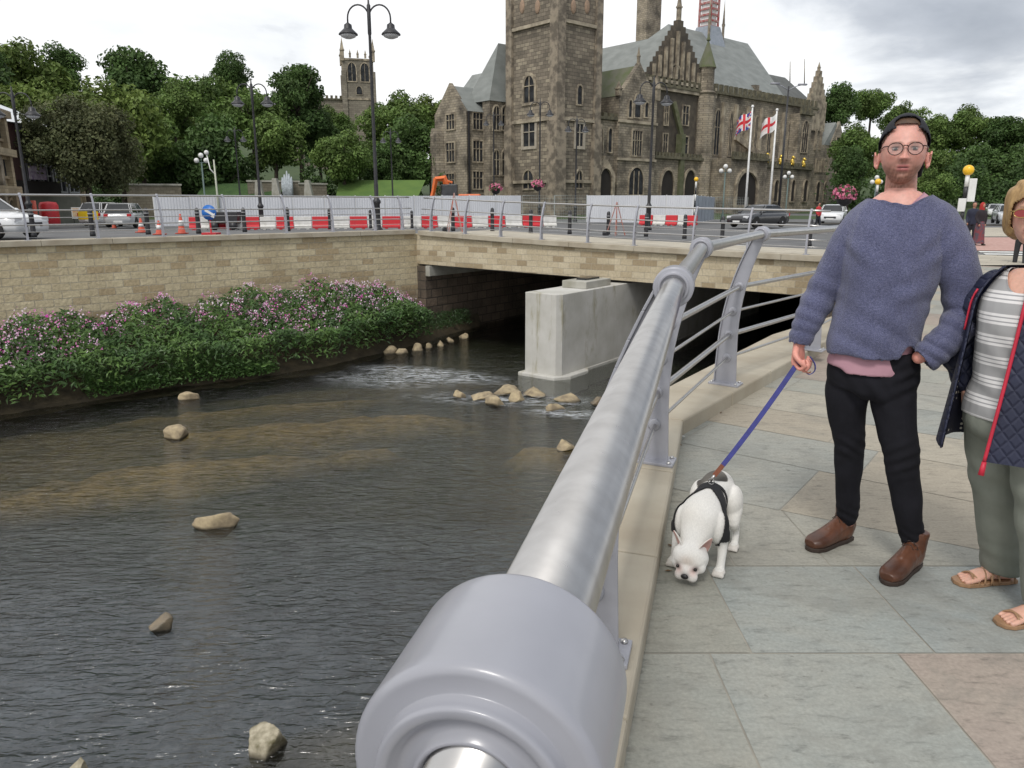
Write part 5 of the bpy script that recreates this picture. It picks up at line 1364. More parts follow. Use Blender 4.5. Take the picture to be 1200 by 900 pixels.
t, L, H = front('carved_stone_shop', 'narrow golden stone frontage with twin windows right of the drooping tree', 'building', 82, 105, 74, 80, 196, M_PUB, 8)
for k in range(3): x = L*(k+.5)/3; window(t, 'b', 0, x-.5, x+.5, H*.5, H*.85, m_frame=M_PUB, lights=2); MB().box(x-L/6-.15, -.3, 0, x-L/6+.15, 0, H).build('pilaster', M_PUB, t)
# garden walls and terrace blocks beyond the hoarding
def lowwall(label, pa, pb, Y, pt, m_, th=.6):
    a, b_ = PY(pa, 240, Y), PY(pb, 240, Y+2); d = Vector((b_.x-a.x, b_.y-a.y, 0)); t = thing('garden_wall', label, 'wall', (a.x, a.y, -.1), math.atan2(d.y, d.x)); H = zat(pt, Y, pa)+.1
    MB().box(0, 0, 0, d.length, th, H).build('wall_face', m_, t); MB().box(-.1, -.1, H, d.length+.1, th+.1, H+.18).build('coping', M_CONC, t)
M_GW = brickmat('garden_stone', (.24, .21, .16), (.17, .15, .11), (.12, .1, .08), .6, .3, .02, stain=(.08, .075, .05), stain_amt=.6)
lowwall('weathered stone garden wall left of the clipped green bank', 150, 214, 82, 217, M_GW); lowwall('stepped stone terrace wall around the small white cascade', 292, 352, 86, 213, M_GW)
lowwall('low stone terrace wall running towards the lawn tree', 352, 384, 88, 216, M_GW)
for k, (px, py) in enumerate(((302, 211), (322, 209), (360, 211))):
    p = PY(px, 222, 84); H = zat(py, 84, px)+.1; o = MB().prism([(-.6, 0), (.9, 0), (.2, H), (-.25, H)], lambda u, v: (u, 0, v), (0, .8, 0)).build('stone_slab', M_CONC, bevel=.03); o.location = (p.x, 84, -.1); tag(o, 'leaning pale stone slab on the terrace, %s from the left' % ORD[k], 'stone slab', 'leaning slabs on the terrace')
p = PY(337, 222, 87); t = thing('cascade', 'small white water cascade spouting on the terrace below the trees', 'fountain', (p.x, 87, -.1))
zt = zat(199, 87, 337); mb = MB().mat(0, True); [mb.tube([(x*.5, 0, zt-3.2), (x*.8, 0, zt-1.6), (x, .1, zt-abs(x)*1.3)], [.34, .26, .06], 7) for x in (-.55, -.3, 0, .25, .5)]; mb.build('water_plume', mat('white_water', (.55, .60, .64), (.38, .42, .45), 6, .4, bmp=1, bdist=.1), t); MB().box(-1.4, -.6, 0, 1.4, 1.6, zt-3.1).build('basin', M_GW, t)
# ============================================================ TREES AND PLANTS
def leafmat(name, c1, c2, rough=.6):
    m, nt, b = newmat(name); vc = N(nt, 'VertexColor', layer_name='Col').outputs[0]; b.inputs['Roughness'].default_value = rough; b.inputs['Specular IOR Level'].default_value = .3
    co = coords(nt); c = mixc(nt, ramp(nt, noise(nt, co, .5, 3), [(.35, 0), (.65, 1)]), c1, c2); c = mixc(nt, 1, c, vc, 'MULTIPLY'); nt.links.new(c, b.inputs['Base Color'])
    tl = N(nt, 'BsdfTranslucent'); nt.links.new(c, tl.inputs[0]); ms = N(nt, 'MixShader', i_0=.22); out = [n for n in nt.nodes if n.type == 'OUTPUT_MATERIAL'][0]
    nt.links.new(b.outputs[0], ms.inputs[1]); nt.links.new(tl.outputs[0], ms.inputs[2]); nt.links.new(ms.outputs[0], out.inputs[0]); return m
ML = [leafmat('leaf_mid', (.130, .195, .055), (.10, .165, .045)), leafmat('leaf_dark', (.082, .140, .042), (.060, .110, .034)), leafmat('leaf_light', (.150, .205, .055), (.12, .175, .045)), leafmat('leaf_olive', (.12, .13, .065), (.09, .105, .05))]
M_BARK = mat('bark', (.07, .055, .04), (.045, .036, .028), 5, .95, bmp=.8, bdist=.05)
def leaf_quads(C_, Nn, size, rs, colour, shape=.55):
    n = len(C_); r = rs.normal(size=(n, 3)); t = np.cross(Nn, r); t /= np.linalg.norm(t, axis=1)[:, None]+1e-9; u = np.cross(Nn, t)
    s = size*rs.uniform(.6, 1.3, n)[:, None]; bend = Nn*s*.25
    V = np.stack([C_-t*s, C_-u*s*shape+bend, C_+t*s, C_+u*s*shape+bend], 1).reshape(-1, 3)
    return V, np.arange(4*n).reshape(n, 4), colour
_crowns = {}
def crown_mesh(kind, seed):
    """unit crown, radius about 1, centred at origin; clumped leaves through the volume"""
    key = (kind, seed)
    if key in _crowns: return _crowns[key]
    rs = np.random.RandomState(seed+17*kind); nc = 46 if kind != 3 else 60; cl = []
    for _ in range(nc):
        d = rs.normal(size=3); d /= np.linalg.norm(d); r = rs.uniform(.35, .88)
        if kind == 1: c = d*r*np.array([.72, .72, 1.05])
        elif kind == 3: c = d*r*np.array([1.0, 1.0, .85])
        else: c = d*r*np.array([.95, .95, .80])
        c[2] = max(c[2], -.62); cl.append((c, rs.uniform(.20, .36), rs.uniform(.72, 1.28)))
    Vs, Fs, Cs = [], [], []; off = 0
    for c, r, tone in cl:
        n = int((480 if kind == 3 else 230)*(r/.28)**2); d = rs.normal(size=(n, 3)); d /= np.linalg.norm(d, axis=1)[:, None]; rr = r*rs.uniform(.55, 1.08, n)[:, None]
        P0 = c+d*rr*np.array([1, 1, .8]); 
        if kind == 3: P0[:, 2] -= (.25*np.abs(rs.normal(size=n))*r)
        nn_ = d*.8+rs.normal(size=(n, 3))*.55+np.array([0, 0, .35]); nn_ /= np.linalg.norm(nn_, axis=1)[:, None]
        g = (tone*rs.uniform(.75, 1.25, n))[:, None]; col = np.ones((n, 4)); col[:, :3] = g*np.array([1.0, 1.0, .9])+rs.uniform(-.06, .06, (n, 1))*np.array([1, 0, 0])
        V, F_, _ = leaf_quads(P0, nn_, .034 if kind == 3 else .050, rs, None); Vs.append(V); Fs.append(F_+off); off += len(V); Cs.append(col)
    V = np.concatenate(Vs); F_ = np.concatenate(Fs); C = np.concatenate(Cs)
    o = mesh_obj('crown', V, F_, ML[kind], attr={'Col': C}); me = o.data; D.objects.remove(o); _crowns[key] = me; return me
_trunks = {}
def tree(name, label, px, top, width, Y, kind, seed, group, z0=None, squash=1.0, lean_=0, cat='tree', trunk_frac=.32):
    """top: pixel row of the crown's top; width: crown width in pixels"""
    c = PY(px, top, Y); zg = (hillz(c.x, Y)-.3) if z0 is None else z0; R = width*Y/FPX/2*1.02
    H = c.z-zg; rz = min(R*1.05*squash, H*.62); rr = random.Random(seed*7+int(px))
    t = thing(name, label, cat, (c.x, Y, zg), rr.uniform(0, 6.28), group)
    cz = H-rz*.98; 
    mb = MB().mat(0, True); tr_ = max(.18, R*.055)
    mb.tube([(0, 0, -1), (0.1*R*.3, 0, cz*.45), (0, .05*R, cz), (0, 0, cz+rz*.4)], [tr_*1.5, tr_, tr_*.7, tr_*.2], 8)
    for k in range(6):
        a = k*1.05+rr.random(); z = cz-rz*rr.uniform(.1, .6); q = Vector((math.cos(a)*R*.6, math.sin(a)*R*.6, z+rz*rr.uniform(.4, .7)))
        mb.tube([(0, 0, z), (q.x*.5, q.y*.5, z+(q.z-z)*.4), tuple(q)], [tr_*.5, tr_*.3, tr_*.1], 5)
    mb.build('trunk', M_BARK, t)
    o = D.objects.new('crown', crown_mesh(kind, seed % 4)); COL.objects.link(o); o.parent = t; o.location = (0, 0, cz); o.scale = (R, R, rz); o.rotation_euler = (0, 0, rr.uniform(0, 6.28))
    return t
GL, GR_ = 'trees on the wooded slope at the left', 'trees on the wooded slope at the right'
T = [ # label, px, top, width, Y, kind, seed
 ('drooping olive green tree hiding the shop terrace', 88, 96, 118, 60, 3, 1, GL, 0), 
 ('mid green tree rising behind the sloping glass roof', 22, 75, 105, 92, 2, 2, GL, None),
 ('broad bright green tree right of the glass roof', 128, 78, 125, 84, 2, 3, GL, None),
 ('tall pale topped tree at the upper left corner', 12, 27, 120, 125, 2, 0, GL, None),
 ('tree with sparse crown against the sky left of the rounded oak', 68, 48, 62, 130, 1, 2, GL, None),
 ('large rounded oak standing highest on the left slope', 152, 52, 100, 118, 1, 1, GL, None),
 ('mid green tree left of centre below the skyline', 200, 92, 66, 98, 0, 1, GL, None),
 ('broad crowned skyline tree above the twin-arm lamp', 232, 66, 90, 118, 0, 2, GL, None),
 ('dark small skyline tree between two broad crowns', 268, 62, 54, 128, 1, 3, GL, None),
 ('mid toned tree behind the lamp before the tall dark one', 292, 92, 82, 104, 0, 3, GL, None),
 ('low dark spreading tree behind the white cascade', 238, 133, 112, 92, 1, 0, GL, None),
 ('dark low tree filling the gap above the garden wall', 182, 166, 60, 90, 1, 2, GL, None),
 ('tall dark tree left of the church nave', 345, 70, 84, 106, 1, 1, GL, None),
 ('small round lawn tree in front of the church', 401, 139, 76, 92, 0, 0, GL, None),
 ('dark tree under the church nave', 372, 128, 60, 110, 1, 3, GL, None),
 ('mid green tree right of the church tower', 462, 102, 82, 125, 0, 1, GL, None),
 ('pale green tree touching the town hall wing', 503, 107, 62, 132, 2, 1, GL, None),
 ('dark dense tree right of the tall street lamp', 478, 132, 90, 102, 1, 2, GL, None),
 ('dark shrubby tree at base of the tall lamp', 445, 165, 60, 98, 1, 0, GL, None),
 ('mid green tree filling the slope behind the cascade', 318, 118, 80, 98, 0, 0, GL, None),
 ('leafy green tree left of the garden wall lamps', 160, 120, 90, 88, 0, 3, GL, None),
 ('green tree between the church nave and the round lawn tree', 420, 150, 60, 118, 0, 2, GL, None),
 ('soft green tree under the oak on the left slope', 205, 112, 90, 106, 2, 1, GL, None),
 ('dark tree just left of the nave wall', 388, 122, 50, 140, 0, 1, GL, None),
 ('dark tree peeping out behind the end gable of the town hall', 985, 96, 54, 165, 1, 0, GR_, None),
 ('ragged tall tree left of the man\'s cap', 1026, 92, 48, 172, 0, 2, GR_, None),
 ('mid green tree below the ragged tall one left of the man', 1008, 140, 66, 130, 0, 1, GR_, None),
 ('tree crown showing just above the man\'s cap', 1062, 114, 52, 178, 0, 3, GR_, None),
 ('low dark tree beside the man\'s right ear', 1000, 172, 50, 112, 1, 3, GR_, None),
 ('broad tree right of the man\'s cap against the sky', 1098, 122, 66, 168, 0, 0, GR_, None),
 ('tall rounded tree on the right skyline above the yellow beacon', 1140, 119, 60, 165, 0, 1, GR_, None),
 ('dark green tree on the right skyline beside the picture edge', 1180, 134, 74, 160, 1, 1, GR_, None),
 ('light green tree beside the man\'s left ear', 1110, 160, 60, 128, 0, 2, GR_, None),
 ('dark tree behind the yellow crossing beacon', 1150, 165, 76, 122, 1, 2, GR_, None),
 ('dark tree above the distant parked cars', 1196, 168, 66, 118, 1, 0, GR_, None),
 ('low mid green tree behind the man\'s left shoulder', 1098, 192, 56, 108, 0, 3, GR_, None),
 ('dark tree far right beyond the picture edge', 1240, 120, 90, 150, 1, 3, GR_, None),
 ('broad dark tree far left beyond the stone building', -40, 40, 130, 112, 1, 1, GL, None),
]
for lab, px, top, wd_p, Y, kind, seed, grp, z0 in T: tree('tree', lab, px, top, wd_p, Y, kind, seed, grp, z0=z0)
# undergrowth closing the foot of the woods
def thicket(name, label, pts, hgt, size, n, kind, kindv='stuff', seed=5, cat='undergrowth'):
    rs = np.random.RandomState(seed); segs = [np.array([p.x, p.y, 0]) for p in pts]; out = []
    for i in range(n):
        s = rs.uniform(0, len(segs)-1.001); k = int(s); c = segs[k]*(1-(s-k))+segs[k+1]*(s-k)
        x = c[0]+rs.normal()*1.2; y = c[1]+abs(rs.normal())*2; hh = hgt*(.6+.4*math.sin(x*.7)+.3*math.sin(x*1.9)); out.append((x, y, (hillz(x, y) if y > 75 else 0)+rs.uniform(0, 1)**.7*max(.4, hh)))
    P0 = np.array(out); Nn = rs.normal(size=(n, 3))+np.array([0, -.5, .7]); Nn /= np.linalg.norm(Nn, axis=1)[:, None]
    V, F_, _ = leaf_quads(P0, Nn, size, rs, None); col = np.ones((n, 4)); col[:, :3] = rs.uniform(.6, 1.35, (n, 1))
    o = mesh_obj(name, V, F_, ML[kind], attr={'Col': col}); tag(o, label, cat, kind=kindv)
thicket('undergrowth', 'dark undergrowth along the foot of the left wood', [PY(100, 240, 92), PY(250, 240, 94), PY(380, 240, 96), PY(515, 240, 98)], 5.5, .28, 9000, 1)
thicket('undergrowth', 'dark undergrowth along the foot of the right wood', [PY(985, 240, 112), PY(1080, 240, 110), PY(1200, 240, 108), PY(1280, 240, 106)], 6.5, .3, 8000, 1, seed=6)
M_LAWN = mat('lawn', (.10, .17, .035), (.075, .14, .03), .6, .95, bmp=.4, bdist=.05)
def bank(name, pa, pb, Y, pt, m_):
    a, b_ = PY(pa, 240, Y), PY(pb, 240, Y); zt = zat(pt, Y+9, (pa+pb)/2); struct(MB().add([(a.x, Y, -.05), (b_.x, Y, -.05), (b_.x+1, Y+9, zt), (a.x-1, Y+9, zt)], [(0, 1, 2, 3)]).build(name, m_))
bank('lawn', 388, 478, 84, 211, M_LAWN); bank('lawn', 212, 300, 80, 215, mat('ivy_bank', (.05, .10, .025), (.035, .075, .02), 1, .95, bmp=1, bdist=.2))
# ---- balsam on the river bank: stems with long leaves and pink hooded flowers
rs = np.random.RandomState(21); V_, F_, C_, off = [], [], [], 0
def addq(P0, Nn, size, col, shape):
    global off
    V, F1, _ = leaf_quads(P0, Nn, size, rs, None, shape); V_.append(V); F_.append(F1+off); off += len(V); C_.append(col)
def bank_pt(s, w_, h): p = WA+wd*s+wn*w_; return (p.x, p.y, ZW+.25+h)
def height(s, w_): 
    h = 1.85+.30*clamp((s-1)/6)-1.0*clamp((s-LWALL+2.6)/2.0); h = h*(.93+.07*math.sin(s*2.3)+.05*math.sin(s*5.1+1)); return max(.25, h*(1-.48*clamp((w_-.8)/2.2)**1.3))
n = 30000; P0 = []; N0 = []; Cc = []
S_a, S_b = -7, LWALL-.75
n = 34000
for i in range(n):
    s = rs.uniform(S_a, S_b); we = bank_edge(s)*.97; w_ = rs.uniform(.15, we+.38); h = height(s, w_); k = 1-abs(rs.normal())*.22 if rs.rand() < .75 else rs.uniform(.1, .9)
    hh = h*max(.02, k); P0.append(bank_pt(s, w_+rs.normal()*.06, hh)); N0.append((rs.normal()*.5, rs.normal()*.5-.45, .8)); 
    t = clamp(.5+.5*math.sin(s*3.1+w_*4)*math.sin(w_*5+1))
    g = rs.uniform(.6, 1.3)*(.85+.4*t); Cc.append((g*(.065+.03*t), g*(.135+.03*t), g*.038, 1))
P0 = np.array(P0); N0 = np.array(N0); N0 /= np.linalg.norm(N0, axis=1)[:, None]; addq(P0, N0, .085, np.array(Cc), .36)
# fine low greenery by the water on the left
P0, N0, Cc = [], [], []
for i in range(9000):
    s = rs.uniform(1.0, 6.0); we = bank_edge(s); w_ = rs.uniform(we-1.1, we+.05); P0.append(bank_pt(s, w_, rs.uniform(-.15, .45+.25*math.sin(s*2)))); N0.append((rs.normal()*.5, rs.normal()*.5-.4, .8)); g = rs.uniform(.7, 1.3); Cc.append((g*.07, g*.15, g*.03, 1))
P0 = np.array(P0); N0 = np.array(N0); N0 /= np.linalg.norm(N0, axis=1)[:, None]; addq(P0, N0, .038, np.array(Cc), .5)
# flowers
P0, N0, Cc = [], [], []
for i in range(2900):
    s = rs.uniform(S_a, S_b); we = bank_edge(s)*.95; w_ = rs.uniform(.1, we); h = height(s, w_)
    if 1.5 < s < 5.5 and w_ > we-1.1: continue
    if math.sin(s*4.3)*math.sin(w_*3.7+s)+rs.normal()*.5 < -.35: continue
    up = rs.uniform(.80, 1.07); c0 = np.array(bank_pt(s, w_, h*up)); k = rs.rand()
    col = (.62, .22, .44) if k < .26 else ((.66, .42, .58) if k < .66 else ((.74, .62, .70) if k < .93 else (.62, .05, .42)))
    for j in range(rs.randint(3, 8)):
        P0.append(c0+rs.normal(size=3)*np.array([.07, .07, .05])); N0.append((rs.normal()*.6, rs.normal()*.6-.6, .5)); g = rs.uniform(.75, 1.15); Cc.append((col[0]*g, col[1]*g, col[2]*g, 1))
P0 = np.array(P0); N0 = np.array(N0); N0 /= np.linalg.norm(N0, axis=1)[:, None]; addq(P0, N0, .030, np.array(Cc), .8)
m, nt, b = newmat('balsam_foliage'); vc = N(nt, 'VertexColor', layer_name='Col').outputs[0]; nt.links.new(vc, b.inputs['Base Color']); b.inputs['Roughness'].default_value = .5
tl = N(nt, 'BsdfTranslucent'); nt.links.new(vc, tl.inputs[0]); ms = N(nt, 'MixShader', i_0=.2); out = [q for q in nt.nodes if q.type == 'OUTPUT_MATERIAL'][0]; nt.links.new(b.outputs[0], ms.inputs[1]); nt.links.new(tl.outputs[0], ms.inputs[2]); nt.links.new(ms.outputs[0], out.inputs[0])
o = mesh_obj('flowering_plants', np.concatenate(V_), np.concatenate(F_), m, attr={'Col': np.concatenate(C_)}); tag(o, 'dense pink flowering balsam along the foot of the sandstone wall', 'plants', kind='stuff')
P0, N0, Cc = [], [], []
V_, F_, C_, off = [], [], [], 0
for i in range(2600):
    s = rs.uniform(LWALL-.6, LWALL+2.2); w_ = rs.uniform(-.3, bank_edge(s)-.1); p = WA+wd*s+wn*w_; P0.append((p.x, p.y, ZW+.3+rs.uniform(0, .55))); N0.append((rs.normal(), rs.normal(), .25)); g = rs.uniform(.5, 1.1); Cc.append((g*.05, g*.10, g*.03, 1))
P0 = np.array(P0); N0 = np.array(N0); N0 /= np.linalg.norm(N0, axis=1)[:, None]; addq(P0, N0, .09, np.array(Cc), .12)
o = mesh_obj('bank_grass', np.concatenate(V_), np.concatenate(F_), m, attr={'Col': np.concatenate(C_)}); tag(o, 'rough green grass where the bank runs under the bridge', 'grass', kind='stuff')
# ============================================================ STONES
M_ROCK = mat('river_stone', (.42, .34, .21), (.22, .175, .115), 5, .85, bmp=.6, bdist=.02, bscale=14)
M_ROCKW = mat('wet_brown_stone', (.22, .17, .11), (.10, .085, .06), 4, .5, bmp=.6, bdist=.02, bscale=14)
M_ROCKM = mat('mossy_pale_stone', (.40, .36, .27), (.12, .105, .055), 9, .7, bmp=.6, bdist=.02, bscale=12)
def wetten(m_):
    nt = m_.node_tree; b = [n for n in nt.nodes if n.type == 'BSDF_PRINCIPLED'][0]; l = b.inputs['Base Color'].links[0]; src = l.from_socket
    s = N(nt, 'SeparateXYZ'); nt.links.new(coords(nt), s.inputs[0]); nn2 = noise(nt, coords(nt), 9, 3)
    a = N(nt, 'Math', operation='MULTIPLY_ADD', i_1=.05, i_2=-.025); nt.links.new(nn2, a.inputs[0]); a2 = N(nt, 'Math', operation='ADD'); nt.links.new(s.outputs[2], a2.inputs[0]); nt.links.new(a.outputs[0], a2.inputs[1])
    r = N(nt, 'MapRange'); nt.links.new(a2.outputs[0], r.inputs[0]); r.inputs[1].default_value = -.03; r.inputs[2].default_value = .02; r.inputs[3].default_value = .8; r.inputs[4].default_value = 0
    nt.links.new(mixc(nt, r.outputs[0], src, (.05, .042, .03)), b.inputs['Base Color'])
for m_ in (M_ROCK, M_ROCKW, M_ROCKM): wetten(m_)
def rock(px, py, w_px, h_px, label, m_, seed, z=ZW, rot=0, blocky=.0, grp=None, depth=.8, sink=.3, name='stone'):
    p = P(px, py+h_px*.25, z); dist = math.hypot(p.y, HC-z); k = dist/FPX; rw, rh = w_px*k/2, max(.5*h_px*k, .04)*1.0
    mb = MB(); mb.ball((0, 0, 0), 1, 26, 18); rr = random.Random(seed); vs = []
    cuts_ = [(Vector((rr.gauss(0, 1), rr.gauss(0, 1), rr.gauss(0, .7))).normalized(), rr.uniform(.45, .80)) for _ in range(13)]
    for v in mb.v:
        q = Vector(v)
        for n_, d in cuts_:
            e = q.dot(n_)-d
            if e > 0: q -= n_*e*.97
        q *= 1+.10*nz(q.x*2+seed, q.y*2, q.z*2); vs.append((q.x*rw*1.12, q.y*rw*depth, q.z*rh*1.25))
    mb.v = vs; mb.sm = [True]*len(mb.f); o = mb.build(name, m_); o.location = (p.x, p.y, z+rh*(.50-sink)); o.rotation_euler = (rr.uniform(-.12, .12), rr.uniform(-.12, .12), rot); tag(o, label, 'stone', grp); return o
GC = 'boulders across the riffle by the pier'; GB = 'stones edging the river bank'
RK = [(223, 464, 24, 13, 'small pointed grey stone in the shallows below the flowers', M_ROCK, 1), (208, 507, 32, 20, 'pale rounded stone in the brown shallows', M_ROCK, 2),
 (257, 610, 54, 26, 'long flat pale stone alone in mid river', M_ROCK, 3), (188, 730, 30, 26, 'small dark brown stone alone in the near water', M_ROCKW, 4), (315, 864, 52, 44, 'large mossy pale block at the near edge of the water', M_ROCKM, 5), (92, 900, 30, 22, 'pale stone tip cut by the bottom edge of the picture', M_ROCKM, 6)]
for i, (x, y, w_, h, l, m_, sd_) in enumerate(RK): rock(x, y, w_, h, l, m_, sd_, rot=.3 if i != 2 else .32, depth=.8 if i != 2 else .45)
for i, (x, y, w_, h) in enumerate([(540, 462, 13, 12), (563, 464, 24, 9), (594, 455, 32, 13), (606, 464, 30, 14), (580, 470, 31, 11), (627, 460, 27, 11), (664, 465, 27, 12), (649, 477, 22, 11), (700, 471, 20, 10), (662, 521, 26, 10)]):
    ds = ['small tan boulder at left end of the riffle', 'flat tan boulder second along the riffle', 'largest tan boulder touching the pier footing', 'rounded tan boulder in front of the largest one', 'flat boulder nearest the viewer left of the rounded one', 'dark edged boulder right of the rounded one', 'egg shaped yellow boulder right of the pier footing', 'low boulder in front of the egg shaped one', 'brown boulder half hidden by the handrail', 'lone flat stone on the sandy patch below the riffle']
    rock(x, y, w_*1.3, h*1.3, ds[i], M_ROCK if i not in (8,) else M_ROCKW, 20+i, grp=GC, rot=.5*i)
for i, (x, y, w_, h) in enumerate([(457, 411, 18, 14), (472, 411, 17, 12), (489, 408, 16, 13), (503, 405, 14, 11), (516, 403, 14, 10), (528, 399, 15, 9), (543, 394, 16, 9), (360, 425, 22, 9), (385, 420, 20, 9), (290, 433, 26, 9), (320, 430, 20, 8), (20, 467, 34, 10), (48, 463, 26, 9), (180, 447, 30, 9)]):
    rock(x, y, w_, h, 'pale stone edging the bank, %s of the chain from the bridge' % ORD[[6, 5, 4, 3, 2, 1, 0, 8, 7, 10, 9, 13, 12, 11][i]] if i != 6 else 'flat stone edging the bank deepest under the bridge', M_ROCK, 50+i, grp=GB, rot=.4*i)
# litter on the pavement by the kerb
M_LEAFD = mat('dry_leaf', (.16, .09, .04), None, 5, .8); rr = random.Random(9)
for i, (x, y, wht) in enumerate(((800, 512, 1), (797, 522, 0), (845, 484, 0), (785, 640, 0), (783, 670, 0), (800, 500, 0))):
    p = P(x, y, 0); o = MB().add([(-.018, 0, .004), (0, -.008, .008), (.02, .002, .004), (0, .009, .006)], [(0, 1, 2, 3)]).build('paper_scrap' if wht else 'dry_leaf', M_WHITE if wht else M_LEAFD); o.location = p; o.rotation_euler = (0, 0, rr.uniform(0, 6)); tag(o, ('white paper scrap lying at the kerb corner' if wht else ['', 'dry leaf beside the paper scrap at the kerb corner', 'dry leaf below the second railing post base plate', 'dry leaf left of the dog\'s ear by the kerb', 'dry leaf left of the dog\'s muzzle by the kerb', 'dry leaf in the angle of the kerb above the scrap'][i]), 'paper scrap' if wht else 'leaf')
# ============================================================ PEOPLE AND THE DOG
def cr(P_, n=5):
    """Catmull-Rom resampling of rows"""
    A = np.array(P_, dtype=float); out = []
    for i in range(len(A)-1):
        p0, p1, p2, p3 = A[max(i-1, 0)], A[i], A[i+1], A[min(i+2, len(A)-1)]
        for k in range(n):
            t = k/n; out.append(.5*((2*p1)+(-p0+p2)*t+(2*p0-5*p1+4*p2-p3)*t*t+(-p0+3*p1-3*p2+p3)*t**3))
    out.append(A[-1]); return np.array(out)
def loft(mb, st, n=22, sub=5, xa=(1, 0, 0), power=2.0):
    """st rows: x,y,z, r_along_xa, r_other ; closed, rounded ends"""
    R = cr(st, sub); C = R[:, :3]; vs = []; m = len(R)
    xa = Vector(xa)
    for i in range(m):
        t = Vector(C[min(i+1, m-1)]-C[max(i-1, 0)]).normalized()
        e1 = (xa-t*xa.dot(t)).normalized(); e2 = t.cross(e1); c = Vector(C[i])
        for k in range(n):
            a = 2*PI*k/n; ca, sa = math.cos(a), math.sin(a)
            if power != 2: 
                ca = math.copysign(abs(ca)**(2/power), ca); sa = math.copysign(abs(sa)**(2/power), sa)
            vs.append(c+e1*ca*max(R[i, 3], .002)+e2*sa*max(R[i, 4], .002))
    fs = []
    for i in range(m-1):
        for k in range(n):
            a, b = i*n+k, i*n+(k+1) % n; fs.append((a, b, b+n, a+n))
    fs.append(tuple(range(n-1, -1, -1))); fs.append(tuple((m-1)*n+k for k in range(n)))
    mb.add(vs, fs)
def limb(mb, pts, r, n=16, sub=5, fl=1.0):
    st = [(*p, rr, rr*fl) for p, rr in zip(pts, r)]
    d = Vector(pts[-1])-Vector(pts[0]); xa = (1, 0, 0) if abs(d.normalized().x) < .8 else (0, 0, 1)
    loft(mb, st, n, sub, xa)
    mb.ball(pts[0], r[0]*.97, 14, 10); mb.ball(pts[-1], r[-1]*.97, 14, 10)
def remesh(mb, voxel, smooth=4, fac=.5):
    me = D.meshes.new('tmp'); me.from_pydata([tuple(v) for v in mb.v], [], mb.f)
    o = D.objects.new('tmp', me); COL.objects.link(o)
    r = o.modifiers.new('r', 'REMESH'); r.mode = 'VOXEL'; r.voxel_size = voxel; r.use_smooth_shade = True
    if smooth:
        s = o.modifiers.new('s', 'SMOOTH'); s.iterations = smooth; s.factor = fac
    dg = bpy.context.evaluated_depsgraph_get(); dg.update()
    m2 = D.meshes.new_from_object(o.evaluated_get(dg))
    D.objects.remove(o); D.meshes.remove(me); return m2
def getv(me):
    a = np.empty(len(me.vertices)*3, dtype=np.float32); me.vertices.foreach_get('co', a); return a.reshape(-1, 3).astype(float)
def setv(me, V): me.vertices.foreach_set('co', V.astype(np.float32).ravel()); me.update()
def getn(me):
    a = np.empty(len(me.vertices)*3, dtype=np.float32); me.vertices.foreach_get('normal', a); return a.reshape(-1, 3).astype(float)
def setcol(me, C, name='Col'):
    a = me.color_attributes.new(name, 'FLOAT_COLOR', 'POINT'); C4 = np.ones((len(C), 4), dtype=np.float32); C4[:, :3] = C; a.data.foreach_set('color', C4.ravel())
def mkobj(name, me, mats, parent=None, smooth=True):
    o = D.objects.new(name, me); COL.objects.link(o); me.materials.clear()
    for m in (mats if isinstance(mats, (list, tuple)) else [mats]): me.materials.append(m)
    me.polygons.foreach_set('use_smooth', np.full(len(me.polygons), smooth)); me.update()
    if parent is not None: o.parent = parent
    return o
def cut(me, keep):
    """drop vertices where keep is False"""
    bm = bmesh.new(); bm.from_mesh(me); bm.verts.ensure_lookup_table()
    bmesh.ops.delete(bm, geom=[v for v, k in zip(bm.verts, keep) if not k], context='VERTS'); bm.to_mesh(me); bm.free(); me.update()
def gcut(me, g, vox):
    """drop g(V) > 0 and pull the border onto g = 0"""
    V = getv(me); v0 = g(V); gr = np.zeros_like(V)
    for k in range(3):
        e = np.zeros(3); e[k] = 1e-4; gr[:, k] = (g(V+e)-v0)/1e-4
    gn = np.sqrt((gr**2).sum(1))+1e-9; d = v0/gn; m_ = (d > -vox*.45) & (d < vox*1.15)
    V[m_] -= (gr/gn[:, None]*d[:, None])[m_]; setv(me, V); cut(me, (d < 0) | m_)
    bm = bmesh.new(); bm.from_mesh(me)
    for _ in range(6):
        new = {}
        for v in bm.verts:
            nb = [e.other_vert(v).co for e in v.link_edges if e.is_boundary]
            if len(nb) == 2: new[v] = v.co*.4+(nb[0]+nb[1])*.3
        for v, c in new.items(): v.co = c
    bm.to_mesh(me); bm.free(); me.update()
def ell(V, cx, rx, cy, ry, z0):
    """> 0 inside an upright elliptic bore and above z0"""
    return np.minimum((1-np.sqrt(((V[:, 0]-cx)/rx)**2+((V[:, 1]-cy)/ry)**2))*.1, V[:, 2]-z0)
def solid(o, th, offset=1):
    s = o.modifiers.new('s', 'SOLIDIFY'); s.thickness = th; s.offset = offset; return o
def G(x, c, s): return np.exp(-((x-c)/s)**2)
def sst(x, a, b): t = np.clip((x-a)/(b-a), 0, 1); return t*t*(3-2*t)
def vnoise(V, sc, seed=0):
    """cheap smooth 3-D noise from sines"""
    r = np.random.RandomState(seed); out = 0
    for _ in range(7):
        k = r.normal(size=3)*sc; out = out+np.sin(V@k+r.uniform(0, 6.28))
    return out/3.5
